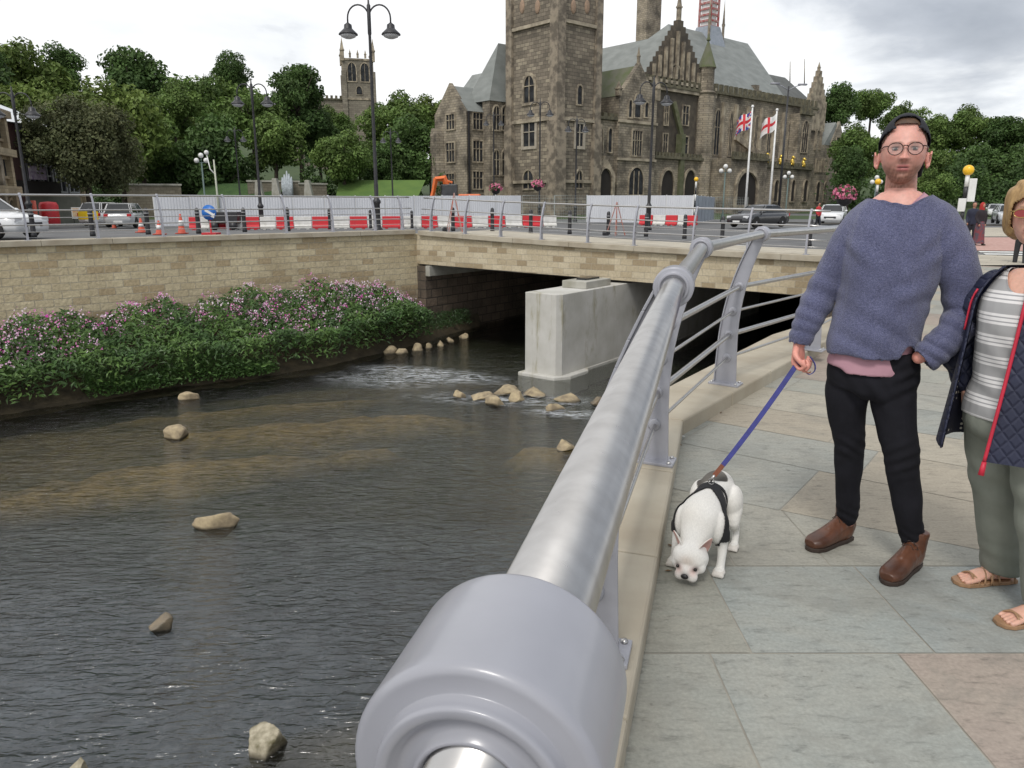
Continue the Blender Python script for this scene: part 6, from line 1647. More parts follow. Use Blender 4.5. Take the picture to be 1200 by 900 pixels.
# ---- materials
def skinmat():
    m, nt, b = newmat('skin'); vc = N(nt, 'VertexColor', layer_name='Col').outputs[0]; co = coords(nt)
    c = mixc(nt, 1, vc, ramp(nt, noise(nt, co, 60, 3), [(.3, .90), (.7, 1.08)]), 'MULTIPLY'); nt.links.new(c, b.inputs['Base Color'])
    b.inputs['Roughness'].default_value = .48; b.inputs['Subsurface Weight'].default_value = .12; b.inputs['Subsurface Radius'].default_value = (.012, .004, .002)
    bump(nt, b, noise(nt, co, 260, 2), .12, .001); return m
M_SKIN = skinmat()
def knit(name, c1, c2, sc=170, rough=.95, strength=.6, dist=.003, stretch=(1, 1, 1.5)):
    m, nt, b = newmat(name); co = coords(nt, 'Object', stretch); b.inputs['Roughness'].default_value = rough; b.inputs['Specular IOR Level'].default_value = .15
    v = N(nt, 'TexVoronoi'); v.inputs['Scale'].default_value = sc; nt.links.new(co, v.inputs['Vector'])
    n1 = noise(nt, coords(nt, 'Object', (1.6, 1.6, 2.6)), 75, 4, .75); n2 = noise(nt, co, 4, 3)
    c = mixc(nt, ramp(nt, n1, [(.38, 0), (.64, 1)]), c1, c2); c = mixc(nt, 1, c, ramp(nt, n2, [(.3, .85), (.7, 1.12)]), 'MULTIPLY')
    c = mixc(nt, 1, c, ramp(nt, v.outputs['Distance'], [(.1, 1.12), (.7, .62)]), 'MULTIPLY')
    nt.links.new(c, b.inputs['Base Color']); bm = bump(nt, b, v.outputs['Distance'], strength, dist); bm.invert = True
    b.inputs['Sheen Weight'].default_value = .25; return m
M_KNIT = knit('blue_heather_knit', (.098, .106, .20), (.175, .185, .30), sc=230, stretch=(1.6, 1.6, 1.0), strength=.8)
M_TEE = mat('dusty_pink_jersey', (.47, .27, .32), (.40, .22, .27), 5, .9, bmp=.2, bdist=.002, bscale=200)
M_JEAN = mat('black_denim', (.009, .009, .012), (.014, .014, .019), 8, .9, bmp=.4, bdist=.002, bscale=160, spec=.2)
M_LEATH = mat('brown_leather', (.13, .050, .026), (.065, .027, .016), 7, .36, bmp=.25, bdist=.002, bscale=50, rvar=.1)
M_SOLE = mat('dark_sole', (.035, .022, .016), None, 9, .7)
M_CAP = mat('black_cap_cloth', (.012, .013, .018), (.02, .021, .028), 12, .9, bmp=.3, bdist=.001, bscale=200)
M_HAIRB = mat('brown_hair', (.10, .055, .03), (.06, .033, .02), 60, .6, stretch=(1, 1, .2))
M_TORT = mat('tortoiseshell', (.08, .025, .015), (.03, .012, .01), 40, .2)
M_EYEW = mat('eye_white', (.36, .30, .28), None, 5, .2); M_IRIS = mat('dark_iris', (.05, .05, .05), None, 5, .1)
def clearmat():
    m, nt, b = newmat('clear_lens'); nt.nodes.remove(b); outn = [n for n in nt.nodes if n.type == 'OUTPUT_MATERIAL'][0]
    tr = N(nt, 'BsdfTransparent'); tr.inputs[0].default_value = (.93, .94, .93, 1); gl = N(nt, 'BsdfGlossy'); gl.inputs['Roughness'].default_value = .02
    mx = N(nt, 'MixShader', i_0=.09); nt.links.new(tr.outputs[0], mx.inputs[1]); nt.links.new(gl.outputs[0], mx.inputs[2]); nt.links.new(mx.outputs[0], outn.inputs[0]); return m
M_LENS = clearmat()

def head_mesh(mb, c, rot=None, S=1.0, female=False):
    """adds a modelled head to mb (face towards -y), returns the matrix head->body"""
    nu, nv = 110, 84; u, v = np.meshgrid(np.arange(nu)/nu*2*PI, (np.arange(nv+1)/nv)*PI, indexing='xy')
    x = np.sin(v)*np.sin(u); y = -np.sin(v)*np.cos(u); z = np.cos(v)
    X = .0765*np.sign(x)*np.abs(x)**.92; Y = .098*y; Z = .122*z
    Y = np.where(Y < 0, Y*.94, Y*1.02)
    # jaw taper and neck-side cut
    lo = np.clip((-Z-.005)/.12, 0, 1); X = X*(1-.20*lo**1.7); Y = np.where(Y > 0, Y*(1-.42*lo**1.1), Y*(1-.02*lo))
    Y = Y-.016*lo**2
    fr = sst(-Y, .02, .07)
    Y += fr*(.006*G(X, 0, .06)*0)
    # forehead slopes back
    Y += fr*.012*sst(Z, .05, .12)
    # temples / cheek plane
    Y -= fr*.005*(G(np.abs(X), .042, .018)*G(Z, -.024, .018))
    # eye sockets
    Y += fr*.0115*(G(np.abs(X), .031, .0155)*G(Z, .001, .0115))
    # brow
    Y -= fr*.0045*G(np.abs(X), .028, .022)*G(Z, .021, .0075)
    # lids
    Y -= fr*.0052*G(np.abs(X), .031, .0125)*(G(Z, .0095, .0030)+.8*G(Z, -.0085, .003))
    # nose
    tz = np.clip((.012-Z)/.048, 0, 1); prof = (tz**1.25)*(1-sst(-Z, .036, .046))
    Y -= fr*(.0235*prof*G(X, 0, .0085+.0045*tz))
    Y -= fr*.009*G(np.abs(X), .0125, .0065)*G(Z, -.034, .0065)
    Y -= fr*.006*G(X, 0, .007)*G(Z, .005, .015)
    # mouth
    Y -= fr*.0060*G(X, 0, .021)*(G(Z, -.0605, .0048)+1.05*G(Z, -.0725, .0052))
    Y += fr*.0075*np.clip(1-(X/.024)**2, 0, 1)*G(Z, -.0665, .0021)
    Y += fr*.003*G(X, 0, .004)*G(Z, -.051, .006)
    Y += fr*.004*G(X, 0, .02)*G(Z, -.085, .007)
    # chin and jaw
    Y -= fr*.0105*G(X, 0, .024)*G(Z, -.106, .016)
    Z = Z-.004*G(X, 0, .03)*fr*sst(-Z, .09, .12)
    M = Matrix.Translation(Vector(c))@(rot or Matrix.Identity(4))@Matrix.Scale(S, 4)
    vs = [M@Vector(p) for p in zip(X.ravel(), Y.ravel(), Z.ravel())]
    fs = []
    for j in range(nv):
        for i in range(nu):
            a, b = j*nu+i, j*nu+(i+1) % nu; fs.append((a, a+nu, b+nu, b))
    mb.add(vs, fs)
    # ears
    for s in (-1, 1):
        pts = []; 
        base = Vector((s*.078, .010, -.028))
        sub = MB(); 
        for k in range(13):
            a = math.radians(-100+k*25); pts.append(base+Vector((s*(.010+.007*math.sin(a*.5+1)), .014*math.cos(a)+.004, .026*math.sin(a)+(.0))))
        sub.tube(pts[:11], [.0042]*11, 8)
        sub.ball(tuple(base+Vector((s*.004, .004, 0))), (.007, .014, .026), 14, 10); sub.ball(tuple(base+Vector((s*.007, -.001, -.027))), (.006, .007, .009), 10, 8)
        mb.add([M@Vector(p) for p in sub.v], sub.f)
    return M
def face_colour(Vh, skin, lips, beard=None, brow=None, hairz=None):
    """colours in head space"""
    X, Y, Z = Vh[:, 0], Vh[:, 1], Vh[:, 2]; n = len(Vh); C = np.tile(np.array(skin), (n, 1))
    inhead = (Z > -.14) & (Z < .15) & (np.abs(X) < .11) & (np.abs(Y) < .14)
    fr = (Y < -.03)*1.0*inhead
    def mix(w, c): 
        nonlocal C; w = np.clip(w, 0, 1)[:, None]; C = C*(1-w)+np.array(c)*w
    mix(fr*.45*(G(np.abs(X), .043, .02)*G(Z, -.025, .02)+G(X, 0, .013)*G(Z, -.03, .014)), (.60, .22, .17))
    mix(inhead*.4*(np.abs(X) > .078)*1.0, (.62, .22, .17))
    nzv = .5+.5*vnoise(Vh, 330, 3)
    if beard is not None:
        w = sst(-Z, .040, .072)*sst(-Y, -.035, .03)*inhead+.9*fr*G(Z, -.050, .006)*G(X, 0, .026)
        w = w*(1-.92*fr*G(X, 0, .026)*G(Z, -.0665, .012)); w = w*(1-.5*sst(np.abs(X), .02, .0)*0)
        mix(w*(Z > -.135)*(.55+.40*nzv), beard)
    mix(fr*.85*np.clip(1.25-(X/.023)**2, 0, 1)*(G(Z, -.0605, .0050)+G(Z, -.0725, .0058)), lips)
    mix(fr*np.clip(1.2-(X/.021)**2, 0, 1)*G(Z, -.0665, .0026)*1.3, (.10, .02, .02))
    if brow is not None: mix(fr*.75*np.clip(1.3-((np.abs(X)-.031)/.019)**2, 0, 1)*G(Z, .0215-.09*(np.abs(X)-.031)**1*0, .0045), brow)
    mix(fr*.5*G(np.abs(X), .031, .016)*G(Z, -.001, .010), (.30, .13, .11)); mix(fr*.8*np.clip(1.2-((np.abs(X)-.031)/.016)**2, 0, 1)*G(Z, .0062, .0026), (.10, .05, .04))
    mix(fr*.5*G(np.abs(X), .008, .0045)*G(Z, -.0405, .003), (.14, .04, .03))
    return C
def hand(mb, M, curl=(35, 55, 40), spread=.0, s=1.0, thumb=(.6, 45), side=1):
    """hand: wrist at origin, fingers to -z, palm faces -y; thumb on side*+x"""
    def add(sub): mb.add([M@Vector(p) for p in sub.v], sub.f)
    q = MB(); loft(q, [(0, 0, .02, .026, .019), (0, 0, -.01, .029, .018), (0, .0, -.045, .039, .0155), (0, 0, -.078, .041, .0135), (0, 0, -.092, .037, .010)], 18); add(q)
    lens = [.036, .041, .038, .030]; xs = [.030, .010, -.010, -.029]; rads = [.0088, .0092, .0087, .0076]; zs = [-.086, -.092, -.088, -.080]
    for k in range(4):
        x = xs[k]*side; p = Vector((x, 0, zs[k]+.012)); pts = [p.copy()]; a = 0
        for j, fseg in enumerate((1.0, .72, .55)):
            a += math.radians(curl[j]*(1+.08*k)); L = lens[k]*fseg*(1.25 if j == 0 else 1)
            d = Vector((spread*(1.5-k)*side*.1, -math.sin(a), -math.cos(a))); p = p+d*L; pts.append(p.copy())
        q = MB(); r = rads[k]; limb(q, [tuple(v) for v in pts], [r, r*.97, r*.9, r*.78], 12, 4); add(q)
    q = MB(); t0 = Vector((.020*side, -.004, -.022)); t1 = Vector((.043*side, -.020, -.046)); t2 = Vector((.040*side, -.042, -.072)); t3 = Vector((.026*side, -.056, -.090))
    limb(q, [tuple(v) for v in (t0, t1, t2, t3)], [.014, .0122, .0105, .0082], 12, 4); add(q)
def shoe(parent, heel, toe, m_up, m_sole, name='boot', L=None, sandal=False, label=None):
    h, t_ = Vector((heel[0], heel[1], 0)), Vector((toe[0], toe[1], 0)); d = t_-h; L = L or d.length; an = math.atan2(d.y, d.x)
    k = L/.30
    mb = MB(); loft(mb, [(.008*k, 0, .060, .030, .045), (.03*k, 0, .065, .039, .057), (.075*k, 0, .068, .042, .062), (.12*k, 0, .060, .042, .052), (.17*k, 0, .050, .046, .040), (.22*k, 0, .042, .050, .032), (.262*k, 0, .038, .047, .027), (.295*k, 0, .034, .030, .019)], 22, 5, (0, 1, 0), 2.4)
    if not sandal: loft(mb, [(.055*k, 0, .04, .044, .042), (.052*k, 0, .10, .044, .046), (.048*k, 0, .175, .046, .050)], 20, 4, (1, 0, 0))
    # tongue ridge
    limb(mb, [(.09*k, 0, .118), (.135*k, 0, .098), (.175*k, 0, .080)], [.02, .019, .016])
    me = remesh(mb, .004, 6); V = getv(me); V[:, 2] = np.maximum(V[:, 2], .016)
    if not sandal: V += getn(me)*(.0012*vnoise(V, 90, 2)*sst(V[:, 0], .2*k, .1*k))[:, None]
    setv(me, V); o = mkobj(name, me, m_up, parent); o.location = (h.x, h.y, 0); o.rotation_euler = (0, 0, an)
    if label: o['label'] = label
    out = []
    for (x, y) in [(-.004, .0), (.005, .028), (.06, .037), (.13, .038), (.19, .046), (.235, .049), (.275, .040), (.30, .018), (.304, 0), (.298, -.02), (.272, -.040), (.235, -.048), (.19, -.044), (.13, -.036), (.06, -.036), (.005, -.028)]: out.append((x*k, y))
    mb = MB().mat(0, False); mb.prism(out[::-1], lambda u, v: (u, v, .001), (0, 0, .020)); 
    s = mb.build('sole', m_sole, o, bevel=.004)
    if not sandal:
        mb = MB(); mb.prism([(x, y*.98) for x, y in out if x < .085*k][::1], lambda u, v: (u, v, -.0), (0, 0, .0225)) if False else None
        for q in range(5):
            mb = MB().mat(0, True); x = (.095+.018*q)*k; zt = .142-.0125*q*1.12
            mb.tube([(x, -.022, zt-.016), (x+.006, -.008, zt-.002), (x, .008, zt-.001), (x+.006, .022, zt-.016)], .0022, 6); mb.build('lace', M_SOLE, o)
        for sg in (-1, 1):
            mb = MB().mat(0, True); mb.tube([(.10*k, 0, .122), (.088*k, sg*.018, .130), (.10*k, sg*.034, .112), (.115*k, sg*.012, .112)], .0021, 6); mb.build('lace_bow', M_SOLE, o)
    return o

# ============================================================ THE MAN
MO = Vector((1.55, 2.98, 0)); MR = math.radians(-26.8)
mb = MB()
HCEN = (-.042, .005, 1.744)
HM = head_mesh(mb, HCEN, Matrix.Rotation(math.radians(3), 4, 'Z')@Matrix.Rotation(math.radians(-3), 4, 'X'), 1.03)
loft(mb, [(-.038, .045, 1.52, .080, .068), (-.036, .035, 1.58, .060, .060), (-.038, .028, 1.63, .056, .060), (-.040, .025, 1.70, .054, .060)], 26)
TOR = [(-.07, .02, .88, .150, .110), (-.065, .02, 1.0, .142, .105), (-.05, .02, 1.15, .150, .110), (-.04, .02, 1.32, .168, .115), (-.035, .022, 1.45, .175, .104), (-.035, .025, 1.515, .155, .088), (-.036, .03, 1.56, .108, .074), (-.037, .034, 1.59, .07, .06)]
loft(mb, TOR, 28)
aR = [(-.170, .025, 1.48), (-.235, .03, 1.33), (-.285, .03, 1.18), (-.322, -.005, 1.07), (-.348, -.03, .975)]
aL = [(.128, .025, 1.475), (.195, .03, 1.32), (.236, .05, 1.14), (.185, -.03, 1.045), (.100, -.052, .955)]
for a in (aR, aL): limb(mb, a, [.055, .047, .042, .036, .027])
hipR, hipL = [(-.145, .03, .86), (-.135, .05, .72), (-.118, .085, .53), (-.105, .15, .32), (-.095, .225, .10)], [(.005, .025, .86), (.045, .02, .70), (.085, .01, .53), (.13, .05, .33), (.178, .085, .10)]
for a in (hipR, hipL): limb(mb, a, [.075, .068, .050, .045, .035])
for (an_, hd) in (((-.095, .225, .06), (-.20, .10, .035)), ((.178, .085, .06), (.085, -.12, .035))): limb(mb, [an_, tuple(Vector(an_).lerp(Vector(hd), .6))], [.030, .018])
# right hand holds the lead; left hand goes into the pocket
HMR = Matrix.Translation((-.352, -.038, .970))@Matrix.Rotation(math.radians(4), 4, 'Y')@Matrix.Rotation(math.radians(58), 4, 'Z')@Matrix.Rotation(math.radians(-8), 4, 'X')
hand(mb, HMR, (48, 82, 60), side=-1)
HML = Matrix.Translation((.066, .022, .925))@Matrix.Rotation(math.radians(24), 4, 'Y')@Matrix.Rotation(math.radians(-30), 4, 'Z')@Matrix.Rotation(math.radians(14), 4, 'X')
hand(mb, HML, (8, 10, 10), side=1)
me = remesh(mb, .0027, 3, .45); V = getv(me)
Hi = np.array(HM.inverted()); Vh = V@Hi[:3, :3].T+Hi[:3, 3]
C = face_colour(Vh, (.64, .33, .27), (.50, .15, .15), (.17, .075, .045), (.15, .08, .05))
hd_ = (V[:, 2] < 1.0)[:, None]; C = np.where(hd_, C*np.array([1.08, .92, .90]), C)
setcol(me, C); man = mkobj('person', me, M_SKIN); man.location = MO; man.rotation_euler = (0, 0, MR)
tag(man, 'bespectacled man in blue knitted jumper and backwards black cap holding the dog lead', 'person')
def hp(x, y, z): return tuple(HM@Vector((x, y, z)))
for s in (-1, 1):
    mb = MB().mat(0, True); mb.ball(hp(s*.031, -.0755, .0005), (.0125, .0095, .0052), 20, 14); mb.mat(1); mb.ball(hp(s*.031, -.0815, .0000), (.0060, .0048, .0050), 14, 10); mb.build('eye', [M_EYEW, M_IRIS], man)
# glasses
gl = D.objects.new("glasses", None); COL.objects.link(gl); gl.parent = man
gy = -.103
for s in (-1, 1):
    mb = MB().mat(0, True); pts = []
    for k in range(29):
        a = 2*PI*k/28; pts.append(hp(s*.0325+.0245*math.cos(a), gy+.10*abs(.0245*math.cos(a)*s+.0)*0+.25*max(0, s*.0245*math.cos(a)), -.001+.0215*math.sin(a)+.001*math.cos(a*2)))
    mb.tube(pts, .0019, 8, cap=False); mb.build('rim', M_TORT, gl)
    mb = MB().mat(0, True); mb.add([hp(s*.0325, gy, 0)]+pts[:28], [(0, k+1, (k+1) % 28+1) for k in range(28)]); mb.build('lens', M_LENS, gl)
    mb = MB().mat(0, True); mb.tube([hp(s*.056, gy+.006, .008), hp(s*.069, gy+.022, .009), hp(s*.0785, -.03, .006), hp(s*.081, .012, 0)], .0023, 8); mb.build('temple_arm', M_TORT, gl)
mb = MB().mat(0, True); mb.tube([hp(-.0095, gy, .006), hp(-.004, gy-.004, .0095), hp(.004, gy-.004, .0095), hp(.0095, gy, .006)], .0021, 8); mb.build('bridge', M_TORT, gl)
# backwards cap: dome over the skull, strap arch at the forehead, peak hanging behind
mb = MB(); nu, nv = 72, 40
cx, cy, cz = 0, .006, .010; vs = []; fs = []
for j in range(nv+1):
    ph = (j/nv)*2.2
    for i in range(nu):
        a = 2*PI*i/nu; x = math.sin(ph)*math.sin(a); y = -math.sin(ph)*math.cos(a); z = math.cos(ph)
        vs.append((cx+.0855*x, cy+.1085*y, cz+.1245*z+.003*math.cos(a*3)*math.sin(ph)))
for j in range(nv):
    for i in range(nu): a, b = j*nu+i, j*nu+(i+1) % nu; fs.append((a, a+nu, b+nu, b))
def capkeep(p):
    x, y, z = p
    rim = .118+(-.60)*(y+.085)       # slanting rim: high over the forehead, low at the nape
    if z < rim-.020 and y < .09: pass
    lim = .084-.62*(y+.095)
    if y > .03: lim = max(lim, -.055)
    if z < lim: return False
    # opening above the strap at the forehead
    if y < -.02 and ((x/.040)**2+((z-.095)/.022)**2 < 1) : return False
    return True
kp_ = [capkeep(v) for v in vs]; used = {}; vv = []; ff = []
for f in fs:
    if all(kp_[i] for i in f):
        g = []
        for i in f:
            if i not in used: used[i] = len(vv); vv.append(hp(*vs[i]))
            g.append(used[i])
        ff.append(tuple(g))
cap_ = MB().mat(0, True); cap_.add(vv, ff); cap = cap_.build('cap', M_CAP, man); solid(cap, .0035)
mb = MB(); R_ = []
for j in range(9):
    for i in range(15):
        a = (i/14-.5)*1.75; x = .014+math.sin(a)*(.083-.004*j/8); y = .02+math.cos(a)*.088+.022*j/8; z = -.03-.072*j/8*math.cos(a*.85)
        R_.append(hp(x, y, z))
mb.mat(0, True).add(R_, [(j*15+i, j*15+i+1, (j+1)*15+i+1, (j+1)*15+i) for j in range(8) for i in range(14)]); pk = mb.build('peak', M_CAP, cap); solid(pk, .003)
# short hair showing in the cap's opening and at the temples
mb = MB(); mb.ball((0, 0, 0), 1, 48, 32); vs = []
for (x, y, z) in mb.v: vs.append((.0795*x, .003+.1015*y, .006+.1215*z))
keep = [(z > .066-.62*(y+.095)) and not (y < -.062 and z < .088) and z > -.05 for (x, y, z) in vs]
used = {}; vv = []; ff = []
for f in mb.f:
    if all(keep[i] for i in f):
        g = []
        for i in f:
            if i not in used: used[i] = len(vv); vv.append(hp(*vs[i]))
            g.append(used[i])
        ff.append(tuple(g))
MB().mat(0, True).add(vv, ff).build('hair', M_HAIRB, man)
# T-shirt
def widen(T, d, dy=None): return [(x, y, z, rx+d, ry+(dy or d)) for x, y, z, rx, ry in T]
TT = widen(TOR, .006)
mb = MB(); loft(mb, [(-.082, .015, .868, .158, .126), (-.078, .015, .90, .158, .124)]+TT[1:], 30)
for a in (aR, aL): limb(mb, [a[0], tuple(Vector(a[0]).lerp(Vector(a[1]), .5))], [.046, .044])
me = remesh(mb, .006, 3); V = getv(me)
V[:, 2] += (.012*np.sin(V[:, 0]*26+1)+.004*np.sin(V[:, 0]*61))*sst(V[:, 2], .93, .88)
setv(me, V); gcut(me, lambda V: np.maximum(ell(V, -.052, .098, .018, .098, 1.47), .873-V[:, 2]), .006); o = mkobj('t_shirt', me, M_TEE, man); solid(o, .002)
# jumper
def folds(V, N_, zones, seed=1):
    """zones: list of (centre, radius, amp, dir, freq)"""
    d = .0035*vnoise(V*np.array([1, 1, .6]), 22, seed)+.0016*vnoise(V*np.array([1, 1, .5]), 60, seed+1)
    for c, r, amp, dr, fq in zones:
        w = np.exp(-(((V-np.array(c))/r)**2).sum(1)); ph = (V@np.array(dr))*fq+1.3*vnoise(V, 14, seed+5)
        d = d+w*amp*np.sin(ph)
    return V+N_*d[:, None]
TS = [(-.078, .012, .925, .166, .138), (-.074, .015, .975, .172, .142), (-.066, .018, 1.06, .168, .138), (-.052, .02, 1.17, .172, .138), (-.042, .02, 1.32, .186, .138), (-.035, .022, 1.45, .190, .124), (-.035, .025, 1.515, .170, .104), (-.036, .03, 1.56, .126, .088), (-.037, .034, 1.59, .08, .068)]
mb = MB(); loft(mb, TS, 34, 6)
limb(mb, [(-.140, .025, 1.480), (-.192, .03, 1.39), (-.240, .032, 1.29), (-.285, .03, 1.18), (-.318, 0, 1.09), (-.345, -.024, 1.0), (-.351, -.032, .955)], [.076, .072, .065, .060, .054, .047, .043], 20)
limb(mb, [(.088, .025, 1.478), (.150, .03, 1.395), (.198, .035, 1.29), (.236, .045, 1.15), (.222, .0, 1.08), (.168, -.045, 1.005), (.108, -.062, .942)], [.082, .079, .072, .069, .065, .056, .048], 20)
me = remesh(mb, .0055, 7); V = getv(me); Nn = getn(me)
V = folds(V, Nn, [((-.30, 0, 1.16), .09, .006, (.3, .2, 1), 85), ((.23, .0, 1.12), .10, .008, (.5, .2, 1), 80), ((-.06, -.12, 1.02), .14, .005, (.6, .2, 1), 60), ((.07, -.1, 1.2), .12, .005, (-.7, 0, 1), 55), ((-.18, -.08, 1.36), .09, .005, (.8, 0, .8), 60), ((.12, -.08, 1.36), .09, .005, (-.8, 0, .8), 60), ((.15, -.08, 1.0), .07, .006, (.6, .3, 1), 110), ((-.345, -.03, 1.02), .06, .005, (.2, 0, 1), 130)])
setv(me, V)
cw = np.array((Vector((.108, -.062, .942))-Vector((.168, -.045, 1.005))).normalized())
def gj(V):
    g = ell(V, -.037, .110, .022, .096, 1.49)
    g = np.maximum(g, np.minimum(.972-.2*(V[:, 0]+.345)-V[:, 2], -.27-V[:, 0]))
    g = np.maximum(g, np.minimum.reduce([.949+.006*np.sin(V[:, 0]*30)-V[:, 2], V[:, 0]+.27, .080-V[:, 0]]))
    return np.maximum(g, np.minimum((V-np.array([.116, -.060, .951]))@cw, .085-np.linalg.norm(V-np.array([.10, -.065, .93]), axis=1)))
gcut(me, gj, .0055); jum = mkobj('jumper', me, M_KNIT, man); solid(jum, .006)
# rolled edges of the jumper: cuffs, hem and neck follow the cut borders
# jeans
mb = MB()
loft(mb, [(-.066, .02, .955, .160, .116), (-.062, .022, .90, .174, .124), (-.060, .025, .84, .178, .126), (-.062, .028, .79, .162, .114), (-.068, .03, .765, .10, .08)], 28)
limb(mb, [(-.145, .03, .85), (-.150, .042, .76), (-.142, .055, .66), (-.122, .085, .54), (-.115, .11, .45), (-.108, .155, .32), (-.100, .19, .21), (-.096, .222, .125)], [.085, .087, .078, .064, .061, .056, .050, .047], 22)
limb(mb, [(.018, .025, .85), (.030, .022, .76), (.050, .018, .66), (.085, .01, .54), (.10, .018, .45), (.128, .05, .32), (.152, .07, .21), (.178, .088, .125)], [.085, .088, .081, .068, .065, .059, .053, .050], 22)
me = remesh(mb, .0055, 5); V = getv(me); Nn = getn(me)
V = folds(V, Nn, [((-.12, .05, .53), .07, .004, (.5, .5, 1), 120), ((.09, -.03, .52), .07, .0045, (-.6, .3, 1), 110), ((-.10, .2, .17), .05, .005, (.3, .4, 1), 150), ((.17, .08, .17), .05, .005, (.4, -.3, 1), 150), ((-.06, -.06, .78), .08, .005, (1, 0, .6), 90), ((.10, -.06, .86), .07, .006, (-.7, 0, 1), 100)], 8)
setv(me, V); mkobj('jeans', me, M_JEAN, man)
shoe(man, (-.075, .275), (-.222, .062), M_LEATH, M_SOLE, L=.285); shoe(man, (.205, .125), (.075, -.165), M_LEATH, M_SOLE, L=.30)

# ============================================================ THE DOG
DO = Vector((.875, 3.085, 0)); DR = math.radians(-28.7)
mb = MB()
loft(mb, [(0, .215, .245, .035, .045), (0, .195, .263, .066, .072), (0, .15, .272, .078, .080), (0, .08, .264, .066, .070), (0, .0, .250, .074, .076), (0, -.08, .236, .092, .088), (0, -.135, .226, .090, .084), (0, -.18, .190, .070, .066), (0, -.215, .148, .060, .056), (0, -.245, .115, .060, .052)], 30)
mb.ball((0, -.262, .108), (.076, .062, .062), 26, 20); mb.ball((0, -.300, .066), (.046, .036, .040), 22, 16)
for s in (-1, 1):
    mb.ball((s*.024, -.318, .048), (.026, .020, .026), 16, 12); mb.ball((s*.045, -.283, .083), (.028, .026, .030), 16, 12)
    mb.ball((s*.036, -.302, .106), (.022, .014, .012), 12, 8)
mb.ball((0, -.325, .050), (.017, .014, .02), 12, 8)
for s in (-1, 1):
    # front leg
    mb.ball((s*.076, -.12, .20), (.038, .052, .075), 18, 14)
    limb(mb, [(s*.090, -.125, .18), (s*.098, -.12, .12), (s*.100, -.135, .06), (s*.100, -.145, .025)], [.032, .023, .0185, .020])
    mb.ball((s*.101, -.163, .018), (.027, .034, .018), 16, 10)
    for k in range(4): mb.ball((s*.101+(k-1.5)*.0125, -.184, .012), (.0075, .014, .0115), 10, 8)
    # hind leg: thigh forward, hock back, upright shank
    mb.ball((s*.078, .145, .215), (.044, .062, .085), 18, 14)
    limb(mb, [(s*.085, .14, .19), (s*.093, .105, .135), (s*.098, .150, .092), (s*.100, .142, .045), (s*.100, .135, .022)], [.040, .028, .0175, .0165, .018])
    mb.ball((s*.101, .115, .017), (.025, .034, .017), 16, 10)
    for k in range(4): mb.ball((s*.101+(k-1.5)*.0115, .092, .011), (.007, .013, .0105), 10, 8)
mb.ball((0, .232, .262), (.02, .022, .016), 12, 8)
dog_me = remesh(mb, .0045, 7, .5); V = getv(dog_me); Nn = getn(dog_me)
V = V+Nn*(.0005*vnoise(V, 60, 4))[:, None]; setv(dog_me, V)
X, Y, Z = V.T; C = np.tile(np.array([.76, .745, .71]), (len(V), 1))
def mixc_(w, c):
    global C; w = np.clip(w, 0, 1)[:, None]; C = C*(1-w)+np.array(c)*w
e = ((X+.018+.008*vnoise(V, 30, 1))/.066)**2+((Y-.125)/.055)**2
mixc_((sst(-e, -1.05, -.98))*(Z > .24), (.009, .008, .008))
mixc_(.65*G(np.abs(X), .030, .02)*G(Y, -.325, .03)*G(Z, .075, .022), (.55, .33, .28))
mixc_(.5*G(X, 0, .03)*G(Y, -.32, .03)*G(Z, .115, .02), (.50, .36, .28))
mixc_(1.5*G(X, 0, .013)*G(Z, .053, .010)*(Y < -.325), (.015, .013, .013))
mixc_(.9*G(Z, .030, .006)*G(X, 0, .035)*(Y < -.30), (.05, .03, .03))
mixc_(.9*G(np.abs(X), .036, .0125)*G(Z, .084, .009)*(Y < -.29), (.05, .028, .024))
mixc_(.35*(Z < .03), (.45, .38, .32)); mixc_(.22*sst(Z, .16, .10)*(np.abs(X) < .08)*(Y > -.2), (.60, .50, .44)); mixc_(.25*(.5+.5*vnoise(V, 25, 9))*(Z > .1), (.60, .55, .47))
setcol(dog_me, C)
m, nt, b = newmat('short_white_fur'); vc = N(nt, 'VertexColor', layer_name='Col').outputs[0]; co = coords(nt)
nt.links.new(mixc(nt, 1, vc, ramp(nt, noise(nt, coords(nt, 'Object', (1, .35, .6)), 200, 4, .7), [(.3, .88), (.7, 1.06)]), 'MULTIPLY'), b.inputs['Base Color']); b.inputs['Roughness'].default_value = .8; b.inputs['Sheen Weight'].default_value = .05
bump(nt, b, noise(nt, coords(nt, 'Object', (1, .35, .6)), 260, 3), .15, .0015); M_FUR = m
dog = mkobj('dog', dog_me, M_FUR); dog.location = DO; dog.rotation_euler = (0, 0, DR)
tag(dog, 'small white dog with a black rump patch sniffing the pavement', 'dog')
